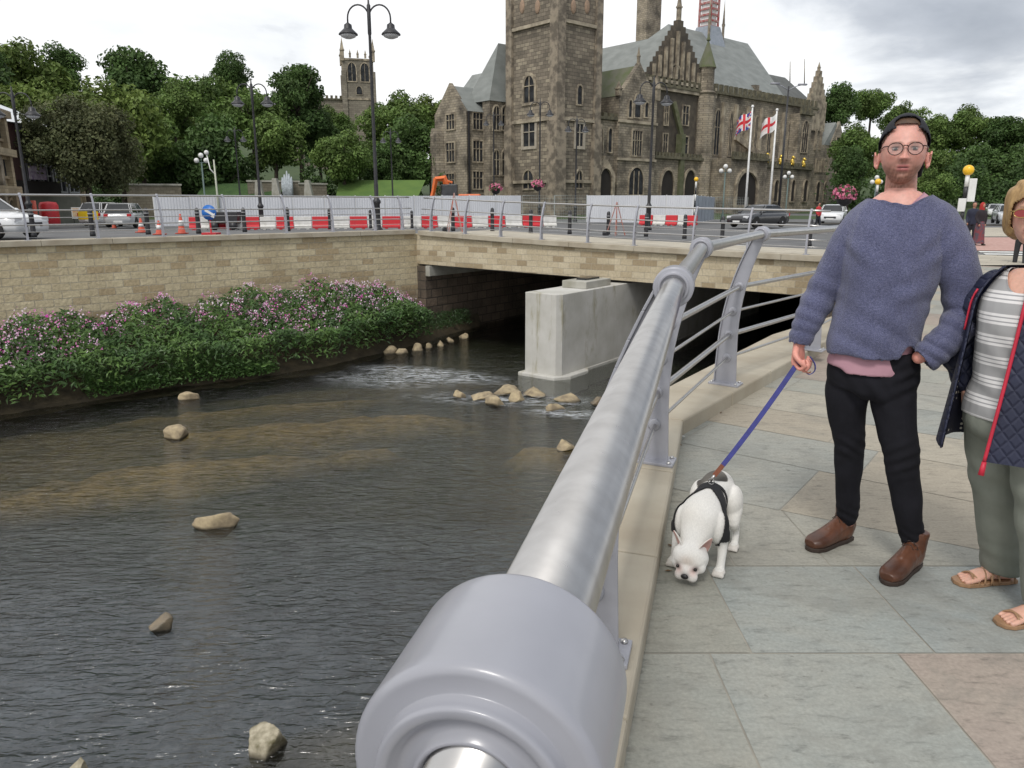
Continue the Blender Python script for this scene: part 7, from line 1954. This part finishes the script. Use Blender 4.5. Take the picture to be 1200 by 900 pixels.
for s in (-1, 1):
    # bat ears
    mb = MB(); n = 12; rings = []
    B_ = Vector((s*.050, -.258, .136)); T_ = Vector((s*.080, -.250, .204)); ax = (T_-B_).normalized(); sd_ = Vector((s*.75, -.55, -.3)).normalized(); sd_ = (sd_-ax*ax.dot(sd_)).normalized(); fw = ax.cross(sd_)*s
    for j in range(7):
        u = j/6; r = .030*(1-u**2.2)+.003; c = B_.lerp(T_, u)
        for k in range(n): a = -1.35+2.7*k/(n-1); rings.append(c+(-sd_*math.cos(a)*.55+fw*math.sin(a))*r)
    mb.mat(0, True).add(rings, [(j*n+k, j*n+k+1, (j+1)*n+k+1, (j+1)*n+k) for j in range(6) for k in range(n-1)])
    mb.mat(1, True).add([p+(sd_*.15+Vector((0, -.002, 0)))*.02 for p in rings], [((j+1)*n+k, (j+1)*n+k+1, j*n+k+1, j*n+k) for j in range(6) for k in range(1, n-2)])
    M_EARO = mat('ear_fur', (.68, .65, .60), None, 20, .8); M_EARI = mat('ear_pink', (.42, .22, .19), (.55, .36, .32), 20, .7)
    e_ = mb.build('ear', [M_EARO, M_EARI], dog); solid(e_, .003, 0)
    mb = MB().mat(0, True); mb.ball((s*.037, -.319, .083), (.0078, .0070, .0065), 14, 10); mb.build('eye', mat('dog_eye', (.012, .008, .006), None, 5, .05), dog)
mb = MB().mat(0, True); mb.ball((0, -.341, .053), (.0155, .009, .011), 16, 10); mb.build('nose', mat('dog_nose', (.012, .011, .012), None, 30, .3), dog)
# harness: bands lifted off the dog's own surface
bm = bmesh.new(); bm.from_mesh(dog_me); V = getv(dog_me); 
X, Y, Z = V.T; ax_ = np.abs(X)
ok_body = (Z > .10) & (Y > -.19) & (Y < .12) & ~((ax_ > .093) & (Z < .15))
girth = np.abs(Y-.040-.10*(Z-.33)) < .0105
yoke_c = .018-.95*np.clip(ax_-.006, 0, .2)-.30*np.clip(.30-Z, 0, .3)
yoke = np.abs(Y-yoke_c) < .030+.22*np.clip(ax_, 0, .12)
sel = ok_body & (girth | (yoke & (Z > .13)))
hm = dog_me.copy(); V2 = getv(hm)+getn(hm)*.003; setv(hm, V2); cut(hm, sel)
ha = mkobj('harness', hm, mat('black_webbing', (.012, .012, .014), None, 60, .8, bmp=.3, bdist=.001), dog); solid(ha, .004, 1)
bm.free()
ring_l = Vector((0, .024, .333)); 
mb = MB().mat(0, True); mb.tube([ring_l+Vector((.013*math.cos(a), 0, .013+.013*math.sin(a))) for a in [2*PI*k/16 for k in range(17)]], .0022, 6, cap=False); mb.build('ring', M_STEEL, ha)
# lead
Mw = Matrix.Translation(DO)@Matrix.Rotation(DR, 4, 'Z'); Mm = Matrix.Translation(MO)@Matrix.Rotation(MR, 4, 'Z')
A_ = Mw@(ring_l+Vector((.002, .0, .028))); Hh = Mm@Vector((-.345, -.075, .895))
ld = thing('dog_lead', 'blue webbing lead with tan leather grip between man\'s hand and dog', 'dog lead', A_)
def ribbon(pts, w_, th, m_, name, parent, side=None):
    mb = MB().mat(0, False); n = len(pts); vs = []
    for i, p in enumerate(pts):
        t = (pts[min(i+1, n-1)]-pts[max(i-1, 0)]).normalized(); s = (side or Vector((0, 0, 1))); s_ = t.cross(s).normalized() if side is None else (side-t*t.dot(side)).normalized(); n_ = t.cross(s_)
        vs += [p-s_*w_/2-n_*th/2, p+s_*w_/2-n_*th/2, p+s_*w_/2+n_*th/2, p-s_*w_/2+n_*th/2]
    fs = [(i*4+k, i*4+(k+1) % 4, i*4+4+(k+1) % 4, i*4+4+k) for i in range(n-1) for k in range(4)]+[(3, 2, 1, 0), tuple((n-1)*4+k for k in range(4))]
    mb.add(vs, fs); return mb.build(name, m_, parent)
M_WEB = mat('blue_webbing', (.045, .05, .24), (.035, .04, .17), 40, .7, bmp=.3, bdist=.001, bscale=200); M_TAN = mat('tan_leather', (.24, .075, .03), (.17, .05, .025), 20, .5)
d_ = Hh-A_; L_ = d_.length
def lp_(t): return d_*t+Vector((0, 0, -.016*4*t*(1-t)))
sd2 = Vector((.75, -.35, .3)).normalized()
ribbon([lp_(t) for t in (0.03, .06, .10, .135)], .020, .006, M_TAN, 'leather_end', ld, sd2)
pts = []; 
for k in range(30): pts.append(lp_(.13+.87*k/29))
ribbon(pts, .021, .003, M_WEB, 'strap', ld, sd2)
mb = MB().mat(0, True); mb.tube([lp_(-.01)+Vector((0, 0, -.012)), lp_(.0), lp_(.035)], [.004, .006, .006], 8); mb.build('clip', M_STEEL, ld)
Rx = (Mm.to_3x3()@Vector((1, 0, 0))); lc = Hh-A_+Vector((0, 0, .0))
pts = [lc+Vector((0, 0, .02)), lc+Rx*.018+Vector((0, 0, -.012)), lc+Rx*.038+Vector((0, 0, -.040)), lc+Rx*.052+Vector((0, 0, -.045)), lc+Rx*.068+Vector((0, 0, -.028)), lc+Rx*.066+Vector((0, 0, .0)), lc+Rx*.045+Vector((0, 0, .03))]
cv = cr([tuple(p) for p in pts], 5); cv = [Vector(p) for p in cv]
vw = Mm.to_3x3()@Vector((.2, -.9, .25))
ribbon(cv, .022, .003, M_WEB, 'loop', ld, vw.normalized())
ribbon([p+Vector((-.006, 0, .006)) for p in cv[:18]], .020, .005, M_TAN, 'leather_grip', ld, vw.normalized())
# ============================================================ THE WOMAN
WO = Vector((1.895, 2.70, 0)); WR = math.radians(-54)
mb = MB()
WH = head_mesh(mb, (-.028, -.02, 1.515), Matrix.Rotation(math.radians(14), 4, 'Z')@Matrix.Rotation(math.radians(-2), 4, 'X'), .93)
loft(mb, [(0, .04, 1.26, .07, .06), (0, .03, 1.32, .05, .05), (0, .02, 1.38, .047, .05), (0, .02, 1.45, .047, .05)], 22)
WT = [(0, .01, .80, .165, .130), (0, .01, .90, .150, .125), (0, .0, 1.0, .150, .128), (0, -.005, 1.12, .155, .135), (0, .01, 1.20, .158, .118), (0, .02, 1.26, .135, .092), (0, .03, 1.31, .08, .068)]
loft(mb, WT, 26)
wA = {s: [(s*.155, .02, 1.235), (s*.205, .03, 1.12), (s*.232, .05, .98), (s*.218, .06, .91), (s*.195, .05, .84)] for s in (-1, 1)}
for s in (-1, 1): limb(mb, wA[s], [.048, .042, .038, .032, .025])
wlegs = {-1: [(-.085, .02, .78), (-.10, .03, .45), (-.105, .03, .10)], 1: [(.085, .0, .78), (.095, -.01, .45), (.10, -.03, .10)]}
FT = {-1: ((.055, .10), (-.110, -.075)), 1: ((.14, .03), (.01, -.20))}
Wi = (Matrix.Translation(WO)@Matrix.Rotation(WR, 4, 'Z')).inverted()
f1h, f1t = Wi@P(1188, 681, 0), Wi@P(1120, 684, 0); f2h, f2t = Wi@P(1240, 722, 0), Wi@P(1171, 733, 0)
def leg(hp_, h, t_): a = Vector((h.x, h.y, 0)).lerp(Vector((t_.x, t_.y, 0)), .24); return [hp_, (hp_[0]*.5+a.x*.5, hp_[1]*.5+a.y*.5-.02, .45), (a.x, a.y, .10)]
l1 = leg((-.085, .03, .78), f1h, f1t); l2 = leg((.085, .0, .78), f2h, f2t)
for l, h, t_ in ((l1, f1h, f1t), (l2, f2h, f2t)):
    limb(mb, l, [.085, .05, .033]); d = (Vector((t_.x, t_.y, 0))-Vector((h.x, h.y, 0))); L_ = d.length; d.normalize(); n_ = Vector((-d.y, d.x, 0)); h0 = Vector((h.x, h.y, 0))
    loft(mb, [(*(h0+d*.02+Vector((0, 0, .035))), .026, .022), (*(h0+d*.07+Vector((0, 0, .05))), .030, .034), (*(h0+d*.14+Vector((0, 0, .042))), .034, .024), (*(h0+d*(L_-.06)+Vector((0, 0, .03))), .038, .014)], 18, 5, n_)
    for k in range(5):
        o_ = (k-2)*.0155; r = .0105 if k in (0, 4) and ((k == 4) if l is l1 else (k == 4)) else .0078
        limb(mb, [tuple(h0+d*(L_-.075)+n_*o_+Vector((0, 0, .03))), tuple(h0+d*(L_-.035-.003*abs(k-3)*1.5)+n_*o_*1.1+Vector((0, 0, .026))), tuple(h0+d*(L_-.016-.004*abs(k-3)*1.5)+n_*o_*1.1+Vector((0, 0, .022)))], [.010, r, r*.9], 10, 3)
for s in (-1, 1):
    M_ = Matrix.Translation(Vector(wA[s][-1]))@Matrix.Rotation(math.radians(-90*s), 4, 'Z')@Matrix.Rotation(math.radians(-10), 4, 'X'); hand(mb, M_, (20, 30, 20), side=s, s=.92)
me = remesh(mb, .0034, 3, .45); V = getv(me); Hi = np.array(WH.inverted()); Vh = V@Hi[:3, :3].T+Hi[:3, 3]
setcol(me, face_colour(Vh, (.64, .37, .28), (.50, .18, .17), None, (.35, .22, .12)))
wom = mkobj('person', me, M_SKIN); wom.location = WO; wom.rotation_euler = (0, 0, WR)
tag(wom, 'fair haired woman in open navy quilted jacket, striped top and sandals', 'person')
def hp2(x, y, z): return tuple(WH@Vector((x, y, z)))
for s in (-1, 1):
    mb = MB().mat(0, True); mb.ball(hp2(s*.031, -.0755, .0005), (.0105, .009, .005), 20, 14); mb.mat(1); mb.ball(hp2(s*.031, -.081, 0), (.0055, .0045, .0048), 14, 10); mb.build('eye', [M_EYEW, M_IRIS], wom)
g2 = D.objects.new('glasses', None); COL.objects.link(g2); g2.parent = wom
M_REDL = mat('red_lens', (.30, .03, .03), None, 3, .08); M_GOLD = mat('gold_wire', (.55, .38, .15), None, 3, .3, 1)
for s in (-1, 1):
    mb = MB().mat(0, True); pts = [hp2(s*.033+.025*math.cos(2*PI*k/24), -.104+.25*max(0, s*.025*math.cos(2*PI*k/24)), -.004+.0155*math.sin(2*PI*k/24)) for k in range(25)]
    mb.tube(pts, .0016, 8, cap=False); mb.build('rim', M_GOLD, g2); MB().mat(0, True).add([hp2(s*.033, -.104, -.004)]+pts[:24], [(0, k+1, (k+1) % 24+1) for k in range(24)]).build('lens', M_REDL, g2)
    MB().mat(0, True).tube([hp2(s*.057, -.098, .004), hp2(s*.074, -.07, .004), hp2(s*.082, .01, 0)], .0018, 6).build('temple_arm', M_GOLD, g2)
# hair
mb = MB(); 
loft(mb, [hp2(0, .02, -.085)+(.075, .075), hp2(0, .025, -.05)+(.088, .085), hp2(0, .018, .0)+(.092, .098), hp2(0, .012, .06)+(.090, .102), hp2(0, .010, .105)+(.070, .085), hp2(0, .01, .135)+(.03, .04)], 32)
me = remesh(mb, .005, 5); V = getv(me); Vh = V@Hi[:3, :3].T+Hi[:3, 3]
setv(me, V+getn(me)*(.003*np.sin(Vh[:, 0]*190+3*vnoise(Vh, 25, 2))+.003*vnoise(V, 50, 3))[:, None])
Vh = getv(me)@Hi[:3, :3].T+Hi[:3, 3]
cut(me, ~((Vh[:, 1] < -.035) & (np.abs(Vh[:, 0]) < .066) & (Vh[:, 2] < .066-.9*np.abs(Vh[:, 0])**1.0*.6)))
M_BLOND = mat('blond_hair', (.46, .30, .13), (.30, .185, .08), 90, .55, bmp=.5, bdist=.002, bscale=160, stretch=(1, 1, .25))
o = mkobj('hair', me, M_BLOND, wom); solid(o, .004)
# striped top
def stripemat():
    m, nt, b = newmat('striped_jersey'); b.inputs['Roughness'].default_value = .9; co = coords(nt); s = N(nt, 'SeparateXYZ'); nt.links.new(co, s.inputs[0])
    mm = N(nt, 'Math', operation='MULTIPLY', i_1=1/.078); nt.links.new(s.outputs[2], mm.inputs[0]); fr_ = N(nt, 'Math', operation='FRACT'); nt.links.new(mm.outputs[0], fr_.inputs[0])
    c = ramp(nt, fr_.outputs[0], [(0, (.33, .33, .335)), (.40, (.33, .33, .335)), (.41, (.68, .67, .67)), (.52, (.68, .67, .67)), (.53, (.30, .30, .31)), (.58, (.30, .30, .31)), (.59, (.68, .67, .67)), (.72, (.68, .67, .67)), (.73, (.30, .30, .31)), (.78, (.30, .30, .31)), (.79, (.68, .67, .67)), (.90, (.68, .67, .67)), (.91, (.33, .33, .335))])
    nt.links.nodes if False else None
    n_ = [n for n in nt.nodes if n.type == 'VALTORGB'][-1]; n_.color_ramp.interpolation = 'LINEAR'
    nt.links.new(c, b.inputs['Base Color']); return m
mb = MB(); loft(mb, [(0, .01, .76, .172, .140)]+widen(WT, .010)[0:], 28)
me = remesh(mb, .006, 4); V = getv(me); V = folds(V, getn(me), [((0, -.13, .95), .16, .004, (.6, 0, 1), 60)], 4); setv(me, V)
gcut(me, lambda V: np.maximum(ell(V, 0, .082, .0, .11, 1.235), .765-V[:, 2]), .006); solid(mkobj('striped_top', me, stripemat(), wom), .002)
# trousers
M_TR = mat('sage_trousers', (.225, .24, .205), (.17, .185, .155), 5, .9, bmp=.3, bdist=.002, bscale=150)
mb = MB(); loft(mb, [(0, .01, .86, .150, .122), (0, .012, .80, .168, .136), (0, .015, .72, .170, .135), (0, .02, .68, .11, .09)], 26)
for l, sx in ((l1, -1), (l2, 1)):
    a, b_, c_ = [Vector(p) for p in l]
    limb(mb, [tuple(a+Vector((0, 0, -.02))), tuple(a.lerp(b_, .5)), tuple(b_), tuple(b_.lerp(c_, .5)), tuple(c_+Vector((0, 0, -.02)))], [.098, .098, .088, .082, .080], 22)
me = remesh(mb, .006, 5); V = getv(me); V = folds(V, getn(me), [(tuple(l1[1]), .14, .006, (.4, .2, 1), 50), (tuple(l2[1]), .14, .006, (.4, .2, 1), 50), ((l1[2][0], l1[2][1], .16), .09, .006, (.2, .2, 1), 80)], 6); setv(me, V)
gcut(me, lambda V: .062-V[:, 2], .006); solid(mkobj('trousers', me, M_TR, wom), .003)
# open jacket: shell round the torso, flaring at the front edges, with sleeves
m, nt, b = newmat('navy_quilt'); b.inputs['Roughness'].default_value = .6; co = coords(nt); s = N(nt, 'SeparateXYZ'); nt.links.new(co, s.inputs[0])
aa = N(nt, 'Math', operation='ADD'); nt.links.new(s.outputs[0], aa.inputs[0]); nt.links.new(s.outputs[1], aa.inputs[1])
hs_ = []
for sg in (1, -1):
    k_ = N(nt, 'Math', operation='MULTIPLY', i_1=sg*1.0); nt.links.new(aa.outputs[0], k_.inputs[0]); a2 = N(nt, 'Math', operation='ADD'); nt.links.new(k_.outputs[0], a2.inputs[0]); nt.links.new(s.outputs[2], a2.inputs[1])
    w_ = N(nt, 'Math', operation='PINGPONG', i_1=.03); nt.links.new(a2.outputs[0], w_.inputs[0]); hs_.append(w_.outputs[0])
mn = N(nt, 'Math', operation='MINIMUM'); nt.links.new(hs_[0], mn.inputs[0]); nt.links.new(hs_[1], mn.inputs[1])
hq = N(nt, 'MapRange'); nt.links.new(mn.outputs[0], hq.inputs[0]); hq.inputs[2].default_value = .012
bump(nt, b, hq.outputs[0], .5, .009); nt.links.new(mixc(nt, ramp(nt, noise(nt, co, 5, 3), [(.4, 0), (.6, 1)]), (.010, .013, .034), (.016, .020, .048)), b.inputs['Base Color']); M_QUILT = m
m, nt, b = newmat('polka_lining'); b.inputs['Roughness'].default_value = .7; co = coords(nt, 'Object'); v = N(nt, 'TexVoronoi'); v.inputs['Scale'].default_value = 42; v.inputs['Randomness'].default_value = .35; nt.links.new(co, v.inputs['Vector'])
nt.links.new(ramp(nt, v.outputs['Distance'], [(.20, (.62, .60, .52)), (.26, (.010, .012, .03))]), b.inputs['Base Color']); M_POLKA = m
M_PIPE = mat('red_piping', (.55, .02, .05), None, 9, .5)
na, nz_ = 64, 40
def jac(u, w_):
    """u -1..1 round the back from right front edge to left front edge; w 0 hem..1 shoulder"""
    z = .63+.695*w_; open_ = .42+.26*(1-w_)
    if u > 0: open_ = .16*w_+.02
    else: open_ = .80-.20*(1-w_)
    a = u*(PI-open_); flare = (abs(u)**6)*((.035 if u < 0 else .02)*(1-w_)**.7+.012)
    rx = .185+.055*(1-w_)**1.5; ry = .150+.05*(1-w_)**1.4
    if w_ > .78: k = (w_-.78)/.22; rx *= 1-.42*k*k; ry *= 1-.38*k*k
    x = math.sin(a)*(rx+flare); y = .015+math.cos(a)*(ry+flare*.6)
    r_ = .006*math.sin(u*23+w_*3)*(1-w_); return (x*(1+r_/rx), y+r_, z+(.0 if w_ < .9 else -.02*(1-abs(math.sin(a)))*0))
V_ = [jac(-1+2*i/na, j/nz_) for j in range(nz_+1) for i in range(na+1)]
F_ = [(j*(na+1)+i, j*(na+1)+i+1, (j+1)*(na+1)+i+1, (j+1)*(na+1)+i) for j in range(nz_) for i in range(na)]
out_ = MB().mat(0, True).add(V_, F_); jk = out_.build('jacket', M_QUILT, wom); 
in_ = MB().mat(0, True).add([(x-.006*math.copysign(1, x)*abs(math.sin(math.atan2(x, y))), y-.006*math.cos(math.atan2(x, y)), z) for x, y, z in V_], [f[::-1] for f in F_]); lin = in_.build('jacket_lining', M_POLKA, jk)
for s in (-1, 1):
    MB().mat(0, True).tube([Vector(jac(s, j/nz_))+Vector((0, -.002, 0)) for j in range(nz_+1)], .0065 if s > 0 else .004, 8).build('zip_edge', M_PIPE if s > 0 else M_QUILT, jk)
    MB().mat(0, True).tube([Vector(jac(s*.90, j/nz_))+Vector((s*.003, -.004, 0)) for j in range(26, nz_-4)], .004, 6).build('piping', M_PIPE, jk)
    mb = MB(); a = wA[s]; limb(mb, [(s*.125, .02, 1.235), tuple(Vector(a[1])+Vector((s*.008, 0, 0))), a[2], a[3], tuple(Vector(a[3]).lerp(Vector(a[4]), .8))], [.075, .070, .066, .060, .052], 20)
    me = remesh(mb, .007, 4); V = getv(me); V = folds(V, getn(me), [((s*.235, .03, .95), .1, .006, (.2, .2, 1), 75)], 3); setv(me, V); mkobj('sleeve', me, M_QUILT, jk)
mb = MB().mat(0, True); p_ = Vector(jac(1, 0)); mb.tube([p_, p_+Vector((.0, -.012, -.05))], [.008, .011], 8); mb.build('zip_pull', M_PIPE, jk)
# sandals
M_SAND = mat('tan_sandal', (.34, .20, .11), (.26, .15, .08), 30, .5)
for l, h, t_ in ((l1, f1h, f1t), (l2, f2h, f2t)):
    h0 = Vector((h.x, h.y, 0)); d = Vector((t_.x, t_.y, 0))-h0; L_ = d.length+.012; d.normalize(); an = math.atan2(d.y, d.x)
    mb = MB().mat(0, False); o_ = [(-.005, 0), (.002, .026), (.06, .034), (.12, .034), (.17, .045), (L_-.04, .046), (L_-.01, .030), (L_, 0), (L_-.01, -.030), (L_-.04, -.044), (.17, -.040), (.12, -.032), (.06, -.032), (.002, -.026)]
    mb.prism(o_[::-1], lambda u, v: (u, v, .001), (0, 0, .017)); sd_ = mb.build('sandal', M_SAND, wom, bevel=.003); sd_.location = h0; sd_.rotation_euler = (0, 0, an)
    def arcs(x0, x1, hgt, w0=.042, w1=.042, r=.0042):
        pts = []
        for k in range(11):
            a = PI*k/10; pts.append((x0+(x1-x0)*k/10, math.cos(a)*(w0 if k < 5 else w1), .012+math.sin(a)*hgt))
        mb = MB().mat(0, True); mb.tube(pts, r, 6); mb.build('strap', M_SAND, sd_)
    for x0, x1, hg in ((.095, .135, .062), (.135, .095, .062), (.125, .165, .050), (.165, .125, .050), (L_-.085, L_-.055, .036), (L_-.055, L_-.085, .036)): arcs(x0, x1, hg)
    arcs(.03, .03, .055)

# ============================================================ DISTANT PEOPLE
def walker(px, py, Y, H, rz, label, top, low, head=None, skirt=False, z=None, hairc=None, stride=.12):
    p = PY(px, py, Y); zg = p.z if z is None else z; S = H/1.72; mb = MB()
    mb.ball((0, 0, 1.60*S), (.078*S, .095*S, .118*S), 16, 12); limb(mb, [(0, .02, 1.40*S), (0, .01, 1.52*S)], [.05*S, .05*S], 10, 2)
    loft(mb, [(0, .01, .85*S, .15*S, .11*S), (0, 0, 1.05*S, .135*S, .10*S), (0, 0, 1.25*S, .17*S, .115*S), (0, .01, 1.38*S, .15*S, .09*S), (0, .01, 1.43*S, .08*S, .06*S)], 16, 3)
    arms = []; legs = []
    for s in (-1, 1):
        arms.append([(s*.17*S, .01, 1.35*S), (s*.21*S, .03*s*-1, 1.10*S), (s*.20*S, -.08+.05*s, .88*S)]); limb(mb, arms[-1], [.05*S, .042*S, .03*S], 10, 3); mb.ball((s*.20*S, -.09+.05*s, .82*S), (.03*S, .045*S, .06*S), 8, 6)
        legs.append([(s*.08*S, 0, .86*S), (s*.085*S, -.03-s*stride*.5, .48*S), (s*.08*S, -s*stride*1.2, .07*S)]); limb(mb, legs[-1], [.085*S, .055*S, .038*S], 10, 3)
        mb.ball((s*.08*S, -s*stride*1.2-.06, .04*S), (.045*S, .12*S, .04*S), 10, 6)
    me = remesh(mb, .022, 1); V = getv(me); C = np.tile(np.array((.42, .22, .15)), (len(V), 1)); C[V[:, 2] < .1*S] = (.03, .025, .02); setcol(me, C)
    o = mkobj('person', me, M_SKIN); o.location = (p.x, p.y, zg); o.rotation_euler = (0, 0, rz); tag(o, label, 'person')
    mb = MB(); loft(mb, [(0, .01, .80*S, .175*S, .135*S), (0, 0, 1.05*S, .155*S, .12*S), (0, 0, 1.25*S, .19*S, .135*S), (0, .01, 1.39*S, .165*S, .105*S), (0, .01, 1.45*S, .08*S, .07*S)], 16, 3)
    for a in arms: limb(mb, a, [.065*S, .056*S, .044*S], 10, 3)
    mkobj('jacket', remesh(mb, .022, 2), top, o)
    mb = MB()
    if skirt: loft(mb, [(0, 0, .98*S, .15*S, .12*S), (0, 0, .7*S, .19*S, .17*S), (.02, 0, .3*S, .20*S, .20*S), (.02, 0, .08*S, .23*S, .24*S)], 18, 3)
    else:
        loft(mb, [(0, .01, .92*S, .16*S, .125*S), (0, 0, .78*S, .16*S, .125*S)], 14, 3)
        for l in legs: limb(mb, l, [.098*S, .072*S, .058*S], 10, 3)
    mkobj('skirt' if skirt else 'trousers', remesh(mb, .022, 2), low, o)
    mb = MB()
    if head: loft(mb, [(0, .02, 1.28*S, .16*S, .13*S), (0, .02, 1.42*S, .10*S, .10*S), (0, .018, 1.55*S, .098*S, .11*S), (0, .015, 1.66*S, .09*S, .10*S), (0, .01, 1.735*S, .03*S, .03*S)], 16, 3); me = remesh(mb, .016, 2); cut(me, ~((getv(me)[:, 1] < -.07) & (np.abs(getv(me)[:, 2]-1.6*S) < .07) & (np.abs(getv(me)[:, 0]) < .05))); mkobj('headscarf', me, head, o)
    else: mb.ball((0, .015, 1.63*S), (.084*S, .098*S, .105*S), 14, 10); me = remesh(mb, .016, 1); cut(me, ~((getv(me)[:, 1] < -.04) & (getv(me)[:, 2] < 1.66*S))); mkobj('hair', me, hairc or M_CAP, o)
    return o
M_NAVYJ = mat('navy_jacket', (.02, .025, .05), None, 4, .8); M_GREYJ = mat('grey_jacket', (.22, .23, .25), None, 4, .85); M_DKTR = mat('dark_trousers', (.02, .022, .03), None, 4, .9)
M_SCARF = mat('red_scarf', (.42, .03, .025), (.30, .02, .02), 6, .8); M_PATT = mat('patterned_skirt', (.20, .05, .06), (.09, .07, .09), 9, .9, lo=.45, hi=.55); M_BLKT = mat('black_shawl', (.025, .02, .025), None, 5, .9)
walker(1137, 278, 31, 1.70, math.radians(-20), 'walking person in dark jacket and dark trousers beneath the crossing beacon', M_NAVYJ, M_DKTR, z=-.09)
walker(1146.5, 279, 30, 1.66, math.radians(15), 'walking woman in red headscarf and long patterned skirt by the crossing', M_BLKT, M_PATT, M_SCARF, True, z=-.09)
walker(1196, 300, 20, 1.68, math.radians(160), 'person in grey top and dark trousers walking away behind the blond woman', M_GREYJ, mat('grey_black_jeans', (.035, .036, .04), None, 4, .9), z=-.09, hairc=M_HAIRB)
walker(958, 262, 52, 1.7, math.radians(30), 'small distant person in red top near the town hall steps', mat('red_top', (.5, .03, .04), None, 4, .8), M_DKTR, z=-.1)
